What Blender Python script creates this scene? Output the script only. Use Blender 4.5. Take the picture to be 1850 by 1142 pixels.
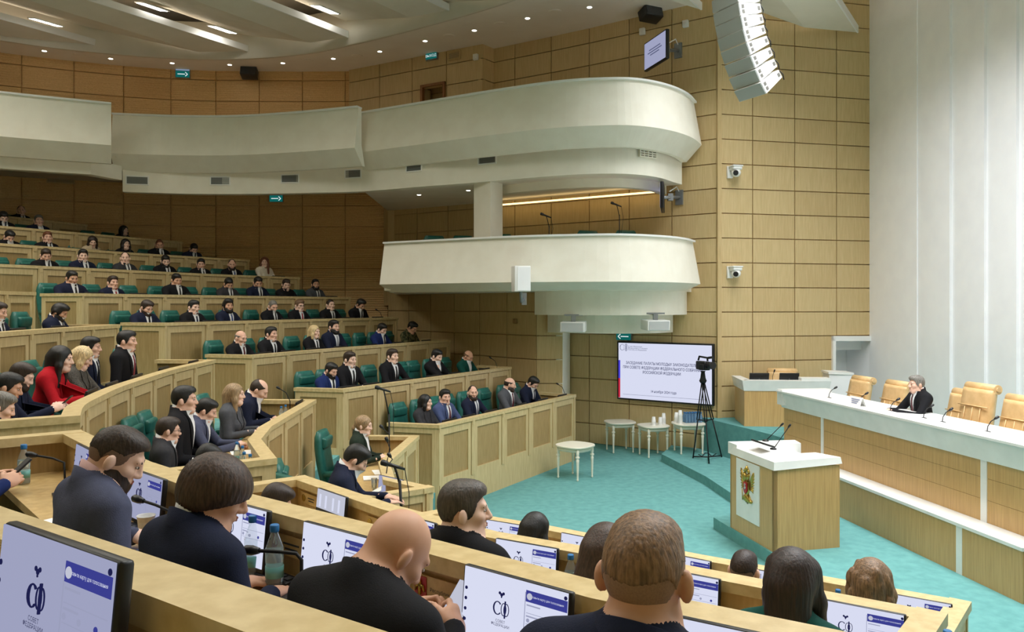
import bpy, bmesh, math, random
import numpy as np
from mathutils import Vector, Matrix, Quaternion

for _o in list(bpy.data.objects):
    bpy.data.objects.remove(_o)
SC = bpy.context.scene
COL = SC.collection

# ------------------------------------------------------------------ camera
FPX, CX, HY, CAMH = 1440.0, 925.0, 552.0, 3.0      # focal length, centre column, eye line (pixels of 1850x1142), eye height
cam_d = bpy.data.cameras.new('camera')
cam = bpy.data.objects.new('camera', cam_d); COL.objects.link(cam)
cam.location = (0, 0, CAMH); cam.rotation_euler = (math.pi/2, 0, 0)
cam_d.sensor_fit = 'HORIZONTAL'; cam_d.sensor_width = 36.0
cam_d.lens = 36.0*FPX/1850.0
cam_d.shift_y = -(571.0-HY)/1850.0
cam_d.clip_start = 0.05; cam_d.clip_end = 200
SC.camera = cam

# ------------------------------------------------------------------ world, exposure
w = bpy.data.worlds.new('World'); SC.world = w; w.use_nodes = True
w.node_tree.nodes['Background'].inputs[0].default_value = (1.0, 0.97, 0.92, 1)
w.node_tree.nodes['Background'].inputs[1].default_value = 0.0
SC.view_settings.view_transform = 'Standard'
SC.view_settings.look = 'None'
SC.view_settings.gamma = 1.0
SC.view_settings.use_curve_mapping = False
SC.view_settings.exposure = 0.0
SC.cycles.max_bounces = 12; SC.cycles.diffuse_bounces = 8

# ------------------------------------------------------------------ big ceiling lamps (recessed luminaires of the hall)
def area(name, loc, sx, sy, power, col, rot=(0, 0, 0)):
    d = bpy.data.lights.new(name, 'AREA'); d.shape = 'RECTANGLE'; d.size = sx; d.size_y = sy
    d.energy = power; d.color = col; d.spread = math.radians(140)
    o = bpy.data.objects.new(name, d); COL.objects.link(o); o.location = loc; o.rotation_euler = rot
    return o
# the ceiling's luminaires go on above the picture's upper edge: these stand for the rows of them out of view, at ceiling height
area('ceiling_lamps_stage_offscreen', (4.2, 9.0, 8.5), 2.0, 9.0, 520, (0.97, 0.98, 1.0))
area('ceiling_lamps_presidium_offscreen', (5.7, 6.0, 8.4), 1.2, 8.0, 300, (0.96, 0.98, 1.0))
area('ceiling_lamps_floor_offscreen', (0.3, 6.5, 8.85), 2.0, 9.0, 330, (1.0, 0.97, 0.92))
area('ceiling_lamps_seats_offscreen', (-4.2, 9.0, 8.9), 2.0, 8.0, 270, (1.0, 0.94, 0.85))
area('ceiling_lamps_rear_seats_offscreen', (-9.0, 9.0, 8.9), 2.0, 8.0, 340, (1.0, 0.93, 0.82))
area('ceiling_lamps_near_seats_offscreen', (-6.0, 2.5, 8.9), 6.0, 2.0, 300, (1.0, 0.94, 0.85))

# ------------------------------------------------------------------ pixels to points
def PH(x, y, z):
    """pixel seen on the horizontal plane at height z"""
    Y = (CAMH-z)*FPX/(y-HY)
    return Vector(((x-CX)/FPX*Y, Y, z))
def PD(x, y, Y):
    """pixel at known distance Y"""
    return Vector(((x-CX)/FPX*Y, Y, CAMH-(y-HY)/FPX*Y))
def on_wall(x, y, A, B):
    """pixel on the upright plane through plan points A, B"""
    k = (x-CX)/FPX
    dx, dy = B[0]-A[0], B[1]-A[1]
    t = (k*A[1]-A[0])/(dx-k*dy)
    Y = A[1]+dy*t
    return Vector((A[0]+dx*t, Y, CAMH-(y-HY)/FPX*Y))

# ------------------------------------------------------------------ materials
MATS = {}
def principled(name, col, rough=0.5, metal=0.0, spec=0.5):
    m = bpy.data.materials.new(name); m.use_nodes = True
    b = m.node_tree.nodes['Principled BSDF']
    b.inputs['Base Color'].default_value = (*col, 1); b.inputs['Roughness'].default_value = rough
    b.inputs['Metallic'].default_value = metal
    b.inputs['Specular IOR Level'].default_value = spec
    MATS[name] = m
    return m, m.node_tree, b
def srgb(r, g, b):
    f = lambda c: (c/255/12.92) if c <= 10 else ((c/255+0.055)/1.055)**2.4
    return (f(r), f(g), f(b))
def noise_mat(name, c1, c2, scale=(1, 1, 1), nscale=8, rough=0.5, detail=4, bump=0.0, bscale=None, metal=0.0, spec=0.5, lo=0.35, hi=0.65, coord='Object'):
    m, nt, b = principled(name, c1, rough, metal, spec)
    tc = nt.nodes.new('ShaderNodeTexCoord'); mp = nt.nodes.new('ShaderNodeMapping')
    mp.inputs['Scale'].default_value = scale
    nt.links.new(tc.outputs[coord], mp.inputs[0])
    n = nt.nodes.new('ShaderNodeTexNoise'); n.inputs['Scale'].default_value = nscale; n.inputs['Detail'].default_value = detail
    nt.links.new(mp.outputs[0], n.inputs['Vector'])
    cr = nt.nodes.new('ShaderNodeValToRGB')
    cr.color_ramp.elements[0].position = lo; cr.color_ramp.elements[1].position = hi
    cr.color_ramp.elements[0].color = (*c1, 1); cr.color_ramp.elements[1].color = (*c2, 1)
    nt.links.new(n.outputs[0], cr.inputs[0]); nt.links.new(cr.outputs[0], b.inputs['Base Color'])
    if bump:
        n2 = nt.nodes.new('ShaderNodeTexNoise'); n2.inputs['Scale'].default_value = bscale or nscale*6; n2.inputs['Detail'].default_value = 3
        nt.links.new(tc.outputs[coord], n2.inputs['Vector'])
        bp = nt.nodes.new('ShaderNodeBump'); bp.inputs['Strength'].default_value = bump; bp.inputs['Distance'].default_value = 0.01
        nt.links.new(n2.outputs[0], bp.inputs['Height']); nt.links.new(bp.outputs[0], b.inputs['Normal'])
    return m
def emis(name, col, strength):
    m = bpy.data.materials.new(name); m.use_nodes = True
    nt = m.node_tree; nt.nodes.clear()
    e = nt.nodes.new('ShaderNodeEmission'); e.inputs[0].default_value = (*col, 1); e.inputs[1].default_value = strength
    o = nt.nodes.new('ShaderNodeOutputMaterial'); nt.links.new(e.outputs[0], o.inputs[0])
    MATS[name] = m
    return m
# woods: upright grain
noise_mat('oak_desk', srgb(214, 191, 144), srgb(199, 174, 126), (9, 9, 0.8), 5, 0.42)
noise_mat('oak_cap', srgb(216, 194, 146), srgb(200, 176, 126), (3, 3, 3), 7, 0.33)
noise_mat('oak_inset', srgb(176, 148, 100), srgb(162, 134, 86), (10, 10, 1), 5, 0.5)
noise_mat('oak_work', srgb(208, 178, 122), srgb(190, 158, 104), (4, 4, 4), 5, 0.35)
noise_mat('oak_inner', srgb(206, 176, 124), srgb(190, 160, 108), (6, 6, 1), 5, 0.4)
noise_mat('oak_wall', srgb(211, 186, 138), srgb(199, 173, 124), (14, 14, 0.7), 4, 0.5)
noise_mat('oak_wall_b', srgb(206, 180, 132), srgb(194, 167, 118), (14, 14, 0.7), 4, 0.5)
noise_mat('oak_stage', srgb(206, 168, 112), srgb(190, 152, 98), (16, 16, 0.6), 4, 0.4)
noise_mat('door_wood', srgb(150, 98, 50), srgb(132, 84, 40), (12, 12, 1), 4, 0.45)
# the acoustic wall: finely ribbed brown oak
def ribbed(name, c1, c2):
    m = noise_mat(name, c1, c2, (3, 3, 6), 9, 0.55)
    nt = m.node_tree; b = nt.nodes['Principled BSDF']
    tc = nt.nodes.new('ShaderNodeTexCoord'); wv = nt.nodes.new('ShaderNodeTexWave')
    wv.wave_type = 'BANDS'; wv.bands_direction = 'Z'; wv.inputs['Scale'].default_value = 5.5; wv.inputs['Distortion'].default_value = 0.0
    nt.links.new(tc.outputs['Object'], wv.inputs['Vector'])
    bp = nt.nodes.new('ShaderNodeBump'); bp.inputs['Strength'].default_value = 0.6; bp.inputs['Distance'].default_value = 0.012
    nt.links.new(wv.outputs[1], bp.inputs['Height']); nt.links.new(bp.outputs[0], b.inputs['Normal'])
    return m
ribbed('oak_acoustic', srgb(226, 188, 130), srgb(214, 174, 116))
ribbed('oak_acoustic_b', srgb(221, 182, 125), srgb(209, 168, 111))
# plaster, paint
noise_mat('plaster', srgb(243, 239, 226), srgb(238, 233, 219), (1, 1, 1), 3, 0.85, bump=0.08, bscale=60)
noise_mat('plaster_white', srgb(245, 245, 247), srgb(241, 241, 244), (1, 1, 1), 3, 0.8, bump=0.05, bscale=60)
noise_mat('ceiling_white', srgb(226, 220, 206), srgb(220, 214, 199), (1, 1, 1), 2, 0.85)
noise_mat('soffit_grey', srgb(240, 232, 222), srgb(236, 227, 216), (1, 1, 1), 2, 0.85)
noise_mat('stone_white', srgb(240, 240, 238), srgb(232, 232, 230), (1, 1, 1), 4, 0.3)
principled('paint_white', srgb(238, 238, 236), 0.4)
principled('table_cream', srgb(236, 232, 216), 0.35)
principled('switch_brown', srgb(150, 118, 74), 0.5)
principled('rail_steel', srgb(205, 208, 212), 0.35, 0.3)
principled('metal_grey', srgb(150, 154, 158), 0.4, 0.6)
principled('vent_grey', srgb(120, 118, 112), 0.6)
principled('speaker_grille', srgb(190, 192, 192), 0.6)
principled('black_plastic', srgb(22, 22, 25), 0.4)
principled('black_matte', srgb(16, 16, 18), 0.7)
principled('charcoal', srgb(52, 54, 58), 0.5)
noise_mat('carpet', srgb(108, 163, 162), srgb(98, 152, 151), (1, 1, 1), 9, 0.95, bump=0.25, bscale=180, spec=0.1)
noise_mat('leather_green', srgb(40, 106, 97), srgb(31, 94, 85), (1, 1, 1), 14, 0.36, bump=0.12, bscale=120)
noise_mat('leather_beige', srgb(226, 190, 138), srgb(214, 177, 124), (1, 1, 1), 10, 0.42, bump=0.12, bscale=120)
principled('paper', srgb(240, 240, 238), 0.7)
principled('folder_green', srgb(14, 84, 72), 0.45)
principled('cap_blue', srgb(36, 110, 170), 0.35)
principled('label_teal', srgb(110, 175, 170), 0.4)
principled('gold', srgb(200, 172, 92), 0.28, 0.9)
principled('shield_red', srgb(178, 30, 36), 0.35)
principled('silver', srgb(210, 212, 214), 0.3, 0.9)
def glassy(name, col, alpha):
    m, nt, b = principled(name, col, 0.08)
    b.inputs['Transmission Weight'].default_value = alpha; b.inputs['IOR'].default_value = 1.2
    return m
glassy('bottle_clear', (0.86, 0.93, 0.95), 0.85)
glassy('bottle_blue', srgb(140, 180, 215), 0.5)
emis('lamp_white', (1.0, 0.96, 0.88), 14)
emis('lamp_spot', (1.0, 0.92, 0.78), 12)
emis('cove_warm', (1.0, 0.86, 0.70), 5.5)
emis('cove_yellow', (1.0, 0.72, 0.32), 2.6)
emis('screen_white', (0.78, 0.81, 1.0), 0.88)
emis('screen_dim', (0.62, 0.65, 0.95), 0.55)
emis('screen_grey', (0.70, 0.72, 0.86), 0.75)
emis('screen_blue', srgb(62, 66, 150), 0.9)
emis('screen_navy', srgb(34, 36, 84), 0.8)
emis('screen_line', srgb(170, 174, 205), 0.8)
emis('slide_text', srgb(92, 96, 128), 0.9)
emis('slide_blue', srgb(74, 66, 216), 0.9)
emis('slide_red', srgb(206, 40, 62), 0.9)
emis('exit_green', srgb(20, 110, 104), 0.7)
emis('exit_white', srgb(225, 240, 240), 0.9)
emis('sign_glow', srgb(150, 170, 200), 0.7)

# ------------------------------------------------------------------ building helpers
def tag(o, label=None, cat=None, group=None, kind=None):
    if label: o['label'] = label
    if cat: o['category'] = cat
    if group: o['group'] = group
    if kind: o['kind'] = kind
    return o
def empty(name, loc, rz=0.0, label=None, cat=None, group=None, kind=None, parent=None):
    o = bpy.data.objects.new(name, None); COL.objects.link(o)
    o.empty_display_size = 0.1
    o.location = loc; o.rotation_euler = (0, 0, rz)
    if parent: o.parent = parent
    return tag(o, label, cat, group, kind)
def world_matrix(o):
    m = Matrix.LocRotScale(o.location, o.rotation_euler, o.scale)
    return world_matrix(o.parent) @ m if o.parent else m
def link(name, mesh, parent=None, **kw):
    o = bpy.data.objects.new(name, mesh); COL.objects.link(o)
    if parent: o.parent = parent
    return tag(o, **kw)
def copy_tree(o, parent=None):
    c = o.copy(); COL.objects.link(c); c.parent = parent
    for ch in list(CHILDREN.get(o.name, [])):
        copy_tree(ch, c)
    return c
CHILDREN = {}
class MB:
    """collects shapes; build() links them as one mesh object. Coordinates are those of the parent
    (local=True) or of the world (local=False, moved into the parent's space)."""
    def __init__(s): s.v = []; s.f = []; s.m = []; s.sm = []
    def add(s, verts, faces, mi=0, smooth=False):
        b = len(s.v); s.v += [tuple(p) for p in verts]
        for f in faces: s.f.append([b+i for i in f]); s.m.append(mi); s.sm.append(smooth)
    def box(s, c, size, R=None, mi=0):
        hx, hy, hz = size[0]/2, size[1]/2, size[2]/2
        P = [Vector((x, y, z)) for z in (-hz, hz) for y in (-hy, hy) for x in (-hx, hx)]
        if R is not None: P = [R @ p for p in P]
        c = Vector(c); P = [p+c for p in P]
        s.add(P, [(0, 2, 3, 1), (4, 5, 7, 6), (0, 1, 5, 4), (2, 6, 7, 3), (0, 4, 6, 2), (1, 3, 7, 5)], mi)
    def rbox(s, c, size, r=0.02, R=None, mi=0, seg=2):
        """box with rounded edges"""
        bm = bmesh.new(); bmesh.ops.create_cube(bm, size=1.0)
        for v in bm.verts: v.co = Vector((v.co.x*size[0], v.co.y*size[1], v.co.z*size[2]))
        bmesh.ops.bevel(bm, geom=list(bm.edges), offset=r, segments=seg, affect='EDGES', profile=0.5)
        bm.verts.index_update()
        P = [(R @ v.co if R is not None else v.co)+Vector(c) for v in bm.verts]
        s.add(P, [[v.index for v in f.verts] for f in bm.faces], mi, True); bm.free()
    def hexa(s, bot, top, mi=0):
        """8 corners: four below, four above, same order"""
        n = len(bot)
        s.add(list(bot)+list(top), [tuple(range(n-1, -1, -1)), tuple(range(n, 2*n))] + [(i, (i+1) % n, n+(i+1) % n, n+i) for i in range(n)], mi)
    def prism(s, poly, z0, z1, mi=0):
        s.hexa([(p[0], p[1], z0) for p in poly], [(p[0], p[1], z1) for p in poly], mi)
    def loft(s, rings, mi=0, closed=True, caps=True, smooth=True):
        n = len(rings[0]); F = []
        V = [p for r in rings for p in r]
        for a in range(len(rings)-1):
            for i in range(n if closed else n-1):
                j = (i+1) % n
                F.append((a*n+i, a*n+j, (a+1)*n+j, (a+1)*n+i))
        s.add(V, F, mi, smooth)
        if caps and closed:
            b = len(s.v)-len(V)
            s.f.append([b+i for i in range(n-1, -1, -1)]); s.m.append(mi); s.sm.append(False)
            s.f.append([b+(len(rings)-1)*n+i for i in range(n)]); s.m.append(mi); s.sm.append(False)
    def lathe(s, prof, c=(0, 0, 0), n=16, R=None, mi=0, smooth=True):
        rings = []
        for r, z in prof:
            ring = [Vector((r*math.cos(2*math.pi*i/n), r*math.sin(2*math.pi*i/n), z)) for i in range(n)]
            rings.append([(R @ p if R is not None else p)+Vector(c) for p in ring])
        s.loft(rings, mi, True, True, smooth)
    def tube(s, path, r, n=8, mi=0, smooth=True):
        path = [Vector(p) for p in path]; rings = []
        rr = r if isinstance(r, (list, tuple)) else [r]*len(path)
        up = Vector((0, 0, 1))
        for i, p in enumerate(path):
            d = (path[min(i+1, len(path)-1)]-path[max(i-1, 0)]).normalized()
            a = d.cross(up)
            if a.length < 1e-3: a = d.cross(Vector((1, 0, 0)))
            a.normalize(); b = d.cross(a)
            rings.append([p+(a*math.cos(2*math.pi*k/n)+b*math.sin(2*math.pi*k/n))*rr[i] for k in range(n)])
        s.loft(rings, mi, True, True, smooth)
    def sweep(s, path, prof, mi=0, smooth=False, caps=True, up=False):
        """profile [(t, z)] carried along a plan path; t is measured to the left normal of the path, mitred"""
        N = normals(path); rings = []
        for p, n in zip(path, N):
            rings.append([(p[0]+n[0]*t, p[1]+n[1]*t, z) for t, z in prof])
        s.loft(rings, mi, True, caps, smooth)
    def sphere(s, c, r, mi=0, n=12, R=None):
        r = r if isinstance(r, (tuple, list)) else (r, r, r)
        prof = [(max(1e-4, math.sin(math.pi*i/(n//2))), -math.cos(math.pi*i/(n//2))) for i in range(n//2+1)]
        rings = []
        for q, z in prof:
            ring = [Vector((r[0]*q*math.cos(2*math.pi*i/n), r[1]*q*math.sin(2*math.pi*i/n), r[2]*z)) for i in range(n)]
            rings.append([(R @ p if R is not None else p)+Vector(c) for p in ring])
        s.loft(rings, mi, True, True, True)
    def build(s, name, mat, parent=None, local=False, **kw):
        me = bpy.data.meshes.new(name)
        V = s.v
        if parent is not None and not local:
            inv = world_matrix(parent).inverted(); V = [inv @ Vector(p) for p in V]
        me.from_pydata([tuple(p) for p in V], [], s.f)
        for m in (mat if isinstance(mat, (list, tuple)) else [mat]): me.materials.append(MATS[m])
        me.polygons.foreach_set('material_index', s.m); me.polygons.foreach_set('use_smooth', s.sm)
        me.update()
        bm = bmesh.new(); bm.from_mesh(me); bmesh.ops.recalc_face_normals(bm, faces=bm.faces); bm.to_mesh(me); bm.free()
        o = link(name, me, parent, **kw)
        if parent is not None: CHILDREN.setdefault(parent.name, []).append(o)
        return o
def normals(path):
    """left-hand mitred normals of a plan path"""
    out = []
    n = len(path)
    for i in range(n):
        d0 = d1 = None
        if i > 0: d0 = Vector((path[i][0]-path[i-1][0], path[i][1]-path[i-1][1])).normalized()
        if i < n-1: d1 = Vector((path[i+1][0]-path[i][0], path[i+1][1]-path[i][1])).normalized()
        d = d0 if d1 is None else d1 if d0 is None else (d0+d1).normalized()
        nn = Vector((-d.y, d.x))
        if d0 is not None and d1 is not None:
            nn = nn/max(0.5, nn.dot(Vector((-d0.y, d0.x))))
        out.append(nn)
    return out
def offset(path, t):
    return [(p[0]+n.x*t, p[1]+n.y*t) for p, n in zip(path, normals(path))]
def plen(path):
    return sum(math.dist(path[i][:2], path[i+1][:2]) for i in range(len(path)-1))
def along(path, d):
    """plan point and direction at length d"""
    for i in range(len(path)-1):
        L = math.dist(path[i][:2], path[i+1][:2])
        if d <= L or i == len(path)-2:
            u = Vector((path[i+1][0]-path[i][0], path[i+1][1]-path[i][1]))/L
            return Vector(path[i][:2])+u*d, u
        d -= L
def spline(pts, n=6):
    """Catmull-Rom through plan points"""
    P = [Vector(p) for p in pts]; out = []
    P = [P[0]*2-P[1]]+P+[P[-1]*2-P[-2]]
    for i in range(1, len(P)-2):
        for k in range(n):
            t = k/n
            out.append(0.5*((2*P[i])+(P[i+1]-P[i-1])*t+(2*P[i-1]-5*P[i]+4*P[i+1]-P[i+2])*t*t+(3*P[i]-P[i-1]-3*P[i+1]+P[i+2])*t**3))
    out.append(P[-2])
    return [tuple(p) for p in out]
def cut_path(path, a, b):
    """part of a path between two lengths"""
    L = plen(path); a = max(0, a); b = min(L, b)
    out = [tuple(along(path, a)[0])]
    d = 0
    for i in range(1, len(path)-1):
        d += math.dist(path[i-1][:2], path[i][:2])
        if a+1e-3 < d < b-1e-3: out.append(tuple(path[i][:2]))
    out.append(tuple(along(path, b)[0]))
    return out
def text_mesh(body, size, mat, parent, M, name='lettering', align='CENTER', extrude=0.0, sx=1.0, bold=0.0):
    cu = bpy.data.curves.new(name, 'FONT'); cu.body = body; cu.size = size; cu.align_x = align; cu.extrude = extrude
    cu.resolution_u = 2; cu.offset = bold
    t = bpy.data.objects.new('tmp', cu); COL.objects.link(t)
    dg = bpy.context.evaluated_depsgraph_get()
    me = bpy.data.meshes.new_from_object(t.evaluated_get(dg))
    bpy.data.objects.remove(t)
    me.transform(Matrix.Diagonal((sx, 1, 1, 1)))
    inv = world_matrix(parent).inverted() if parent is not None else Matrix()
    me.transform(inv @ M)
    me.materials.clear(); me.materials.append(MATS[mat])
    o = link(name, me, parent)
    if parent is not None: CHILDREN.setdefault(parent.name, []).append(o)
    return o
def frame(origin, xdir, zdir):
    """matrix with local x along xdir, local y along zdir (for flat things on walls)"""
    x = Vector(xdir).normalized(); y = Vector(zdir).normalized(); z = x.cross(y)
    M = Matrix((x, y, z)).transposed().to_4x4(); M.translation = Vector(origin)
    return M
def rotz(a): return Matrix.Rotation(a, 3, 'Z')
def rot(a, ax): return Matrix.Rotation(a, 3, ax)

# ================================================================== THE ROOM
# plan points (metres; the camera stands at 0, 0 and looks along +Y)
W_FLAT0, W_FLAT1 = (4.05, 15.7), (7.38, 16.5)            # bright panelled wall beside the stage
W_TV = (1.3, 17.67)                                       # dark recess with the display
W_END = (-3.2, 20.55)                                     # where the acoustic wall begins
REAR = spline([(-3.2, 20.55), (-4.6, 20.6), (-6.0, 20.6), (-8.9, 20.4), (-12.2, 19.1), (-15.5, 16.8), (-18.0, 13.5), (-19.5, 9.0)], 4)
CEIL = 9.05

fl = MB(); fl.prism([(-20.5, -3.0), (10.5, -3.0), (9.0, 17.5), (-4, 22), (-20.5, 21)], -0.2, 0.0)
fl.build('floor', 'carpet', kind='structure')

def minus(r, q):
    """rectangle r (s0, s1, z0, z1) without rectangle q"""
    s0, s1, z0, z1 = r; a, b, c, d = q
    if a >= s1 or b <= s0 or c >= z1 or d <= z0: return [r]
    out = []
    if a > s0: out.append((s0, a, z0, z1))
    if b < s1: out.append((b, s1, z0, z1))
    m0, m1 = max(a, s0), min(b, s1)
    if c > z0: out.append((m0, m1, z0, c))
    if d < z1: out.append((m0, m1, d, z1))
    return [x for x in out if x[1]-x[0] > 0.02 and x[3]-x[2] > 0.02]
def wall(name, path, z0, z1, pw, ph, zref, mats, opening=None, thick=0.14, widths=None):
    """panelled wall: a backing and one board per panel with open joints. path runs so that the room lies to its right."""
    o = empty(name, (path[0][0], path[0][1], z0), kind='structure')
    L = plen(path)
    for s0, s1, q0, q1 in ([(0, L, z0, z1)] if not opening else minus((0, L, z0, z1), opening)):
        b = MB(); b.sweep(cut_path(path, s0, s1), [(0.055, q0), (thick, q0), (thick, q1), (0.055, q1)]); b.build('backing', mats[0], o)
    xs = [0.0]
    if widths:
        for q in widths: xs.append(xs[-1]+q)
        xs[-1] = L
    else:
        n = max(1, round(L/pw)); xs = [L*i/n for i in range(n+1)]
    zs = [z0]; k = math.ceil((z0+0.04-zref)/ph)
    while zref+k*ph < z1-0.04: zs.append(zref+k*ph); k += 1
    zs.append(z1)
    g = 0.010
    for i in range(len(xs)-1):
        for j in range(len(zs)-1):
            cell = (xs[i]+g, xs[i+1]-g, zs[j]+g, zs[j+1]-g)
            for s0, s1, za, zb in (minus(cell, opening) if opening else [cell]):
                A, _ = along(path, s0); B, u = along(path, s1)
                n = Vector((-(B-A).y, (B-A).x)).normalized()
                m = MB(); pa = A+n*0.055; pb = B+n*0.055
                m.hexa([(A.x, A.y, za), (B.x, B.y, za), (pb.x, pb.y, za), (pa.x, pa.y, za)], [(A.x, A.y, zb), (B.x, B.y, zb), (pb.x, pb.y, zb), (pa.x, pa.y, zb)])
                m.build('panel', mats[(i*7+j*3+(i*j) % 3) % len(mats)], o)
    return o
def station(path2, x):
    """length along a straight plan path where pixel column x meets it"""
    p = on_wall(x, HY, path2[0], path2[1]); return (Vector((p.x, p.y))-Vector(path2[0])).length
OAK = ['oak_wall', 'oak_wall_b', 'oak_wall']
# bright wall beside the stage (path from right to left so that the room lies on the right hand... left normal points away)
flat = [W_FLAT0, (7.62, 16.555)]
NICHE = (station(flat, 1507), station(flat, 1571), 0.79, on_wall(1539, 616, *flat).z)
wall('wall_stage_side', flat, 0.0, 9.4, 0.9, 0.488, 2.87, OAK, opening=NICHE, widths=[0.764, 0.943, 0.963, 1.0])
tvwall = [W_END, W_TV, W_FLAT0]
wall('wall_recess', tvwall, 0.0, CEIL+0.3, 0.98, 0.488, 2.87, OAK)
wall('wall_under_balcony', [(-3.15, 20.3), (0.5, 16.3)], 0.0, 3.3, 0.92, 0.488, 2.87, OAK)
wall('wall_pier', [(0.5, 16.3), (1.04, 16.28)], 0.0, 3.3, 0.6, 0.488, 2.87, OAK)
pil = MB(); pil.prism([(1.04, 16.28), (1.28, 17.6), (1.2, 17.64), (0.9, 16.3)], 0.0, 3.2); pil.build('trim_1', 'plaster', kind='structure')
edge = MB(); edge.prism([(4.03, 15.62), (4.12, 15.66), (4.12, 15.72), (4.03, 15.72)], 0.0, 9.2); edge.build('trim_2', 'oak_wall_b', kind='structure')
wall('wall_rear', REAR[::-1], 0.0, CEIL+0.3, 1.12, 0.54, 2.87, ['oak_acoustic', 'oak_acoustic_b', 'oak_acoustic'])
# the upper wall stands proud behind the balcony, with a return towards the stage side
W_UA, W_UB = (-4.2, 20.5), (-0.68, 18.44)
UPW = [W_UA, W_UB]; _ud = station(UPW, 783)
DOOR2 = (_ud-0.31, _ud+0.31, 5.95, on_wall(783, 155, *UPW).z-0.01)
wall('wall_upper', UPW, 5.95, CEIL+0.05, 0.95, 0.488, 2.87, OAK, opening=DOOR2)
wall('wall_upper_return', [W_UB, (-0.36, 18.86)], 5.95, CEIL+0.05, 0.6, 0.488, 2.87, OAK)
# end of the acoustic wall beside the balcony
e = MB(); e.prism([(-3.3, 20.5), (-3.18, 20.42), (-2.75, 20.45), (-2.75, 20.62), (-3.3, 20.65)], 3.0, 5.6); e.build('trim_3', 'oak_wall_b', kind='structure')
# white pleated wall behind the presidium
u = Vector((0.104, -0.995)).normalized(); n = Vector((-u.y, u.x))      # n points into the wall? room lies on -x side
B0 = Vector(W_FLAT1)
cuts = [0.0, 1.64, 2.58, 3.45, 4.17, 5.0, 5.9, 6.9, 8.0, 9.2, 10.6, 12.2, 14.0, 16.0, 19.5]
ww = empty('wall_presidium', (B0.x, B0.y, 0), kind='structure')
for i in range(len(cuts)-1):
    a = B0+u*cuts[i]; b = B0+u*cuts[i+1]
    nn = Vector((0.995, 0.104))
    sa, sb = (0.02, 0.0) if i < 2 else (0.05, 0.0)
    p = MB(); p.prism([a+nn*sa, b+nn*sb, b+nn*0.4, a+nn*0.4], 0.0, 9.6); p.build('pleat', 'plaster_white', ww)
# closing walls out of view
cw = MB(); cw.prism([(-20.5, -3.0), (10.5, -3.0), (10.5, -3.2), (-20.5, -3.2)], 0, 10.5); cw.build('wall_near', 'oak_wall', kind='structure')
cw = MB(); cw.prism([(-20.3, -3.0), (-20.5, -3.0), (-20.5, 10.0), (-19.4, 10.0)], 0, 10.5); cw.build('wall_back', 'oak_wall', kind='structure')

# portal at the corner: white frame around a grey niche
po = empty('door_1', (6.6, 16.2, 0.79), kind='structure')
uf = (Vector(W_FLAT1)-Vector(W_FLAT0)).normalized(); nf = Vector((uf.y, -uf.x))
def flatp(x, y, off=0.0):
    p = on_wall(x, y, W_FLAT0, W_FLAT1); return Vector((p.x+nf.x*off, p.y+nf.y*off, p.z))
def flat_box(mb, x0, y0, x1, y1, o0, o1, mi=0):
    a, b, c, d = flatp(x0, y1), flatp(x1, y1), flatp(x1, y0), flatp(x0, y0)
    q = lambda p, o: Vector((p.x+nf.x*o, p.y+nf.y*o, p.z))
    mb.hexa([q(a, o0), q(b, o0), q(b, o1), q(a, o1)], [q(d, o0), q(c, o0), q(c, o1), q(d, o1)], mi)
m = MB(); flat_box(m, 1502, 607, 1507, 760, 0.0, 0.06); flat_box(m, 1571, 607, 1576, 760, 0.0, 0.06); flat_box(m, 1502, 607, 1576, 616, 0.0, 0.06); m.build('door_frame', 'paint_white', po)
m = MB()
_a, _ = along(flat, NICHE[0]); _b, _ = along(flat, NICHE[1]); _d = -nf*0.75
def slabq(mb, p, q, r, t, z0, z1): mb.prism([p, q, r, t], z0, z1)
slabq(m, _a+_d, _b+_d, _b+_d*1.05, _a+_d*1.05, NICHE[2], NICHE[3])
slabq(m, _a, _a+_d, _a+_d-uf*0.04, _a-nf*0.04-uf*0.04, NICHE[2], NICHE[3]); slabq(m, _b, _b+_d, _b+_d+uf*0.04, _b-nf*0.04+uf*0.04, NICHE[2], NICHE[3])
slabq(m, _a-uf*0.04-nf*0.04, _b+uf*0.04-nf*0.04, _b+uf*0.04+_d, _a-uf*0.04+_d, NICHE[3], NICHE[3]+0.04)
m.build('niche', 'plaster_white', po)
m = MB(); _z = NICHE[3]; slabq(m, _a+_d*0.35, _b+_d*0.35, _b+_d*0.42, _a+_d*0.42, _z-0.2, _z); m.build('lintel', 'plaster_white', po)

# ------------------------------------------------------------------ ring soffit and sawtooth ceiling
inner = spline([(-18.7, 8.3), (-17.2, 12.0), (-14.7, 15.6), (-11.7, 18.15), (-9.5, 19.2), (-7.3, 19.6), (-5.2, 19.25), (-3.65, 18.46), (-1.9, 17.3), (-0.28, 16.07), (1.0, 14.9), (2.3, 14.45), (3.2, 15.0), (3.6, 15.72)], 5)
outer = [(-20.0, 8.15)]+REAR[::-1]+[W_TV, (4.3, 15.9)]
rs = MB()
Lo, Li = plen(outer), plen(inner); N = 70
def prop(path, i):
    return along(path, plen(path)*i/N)[0]
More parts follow.
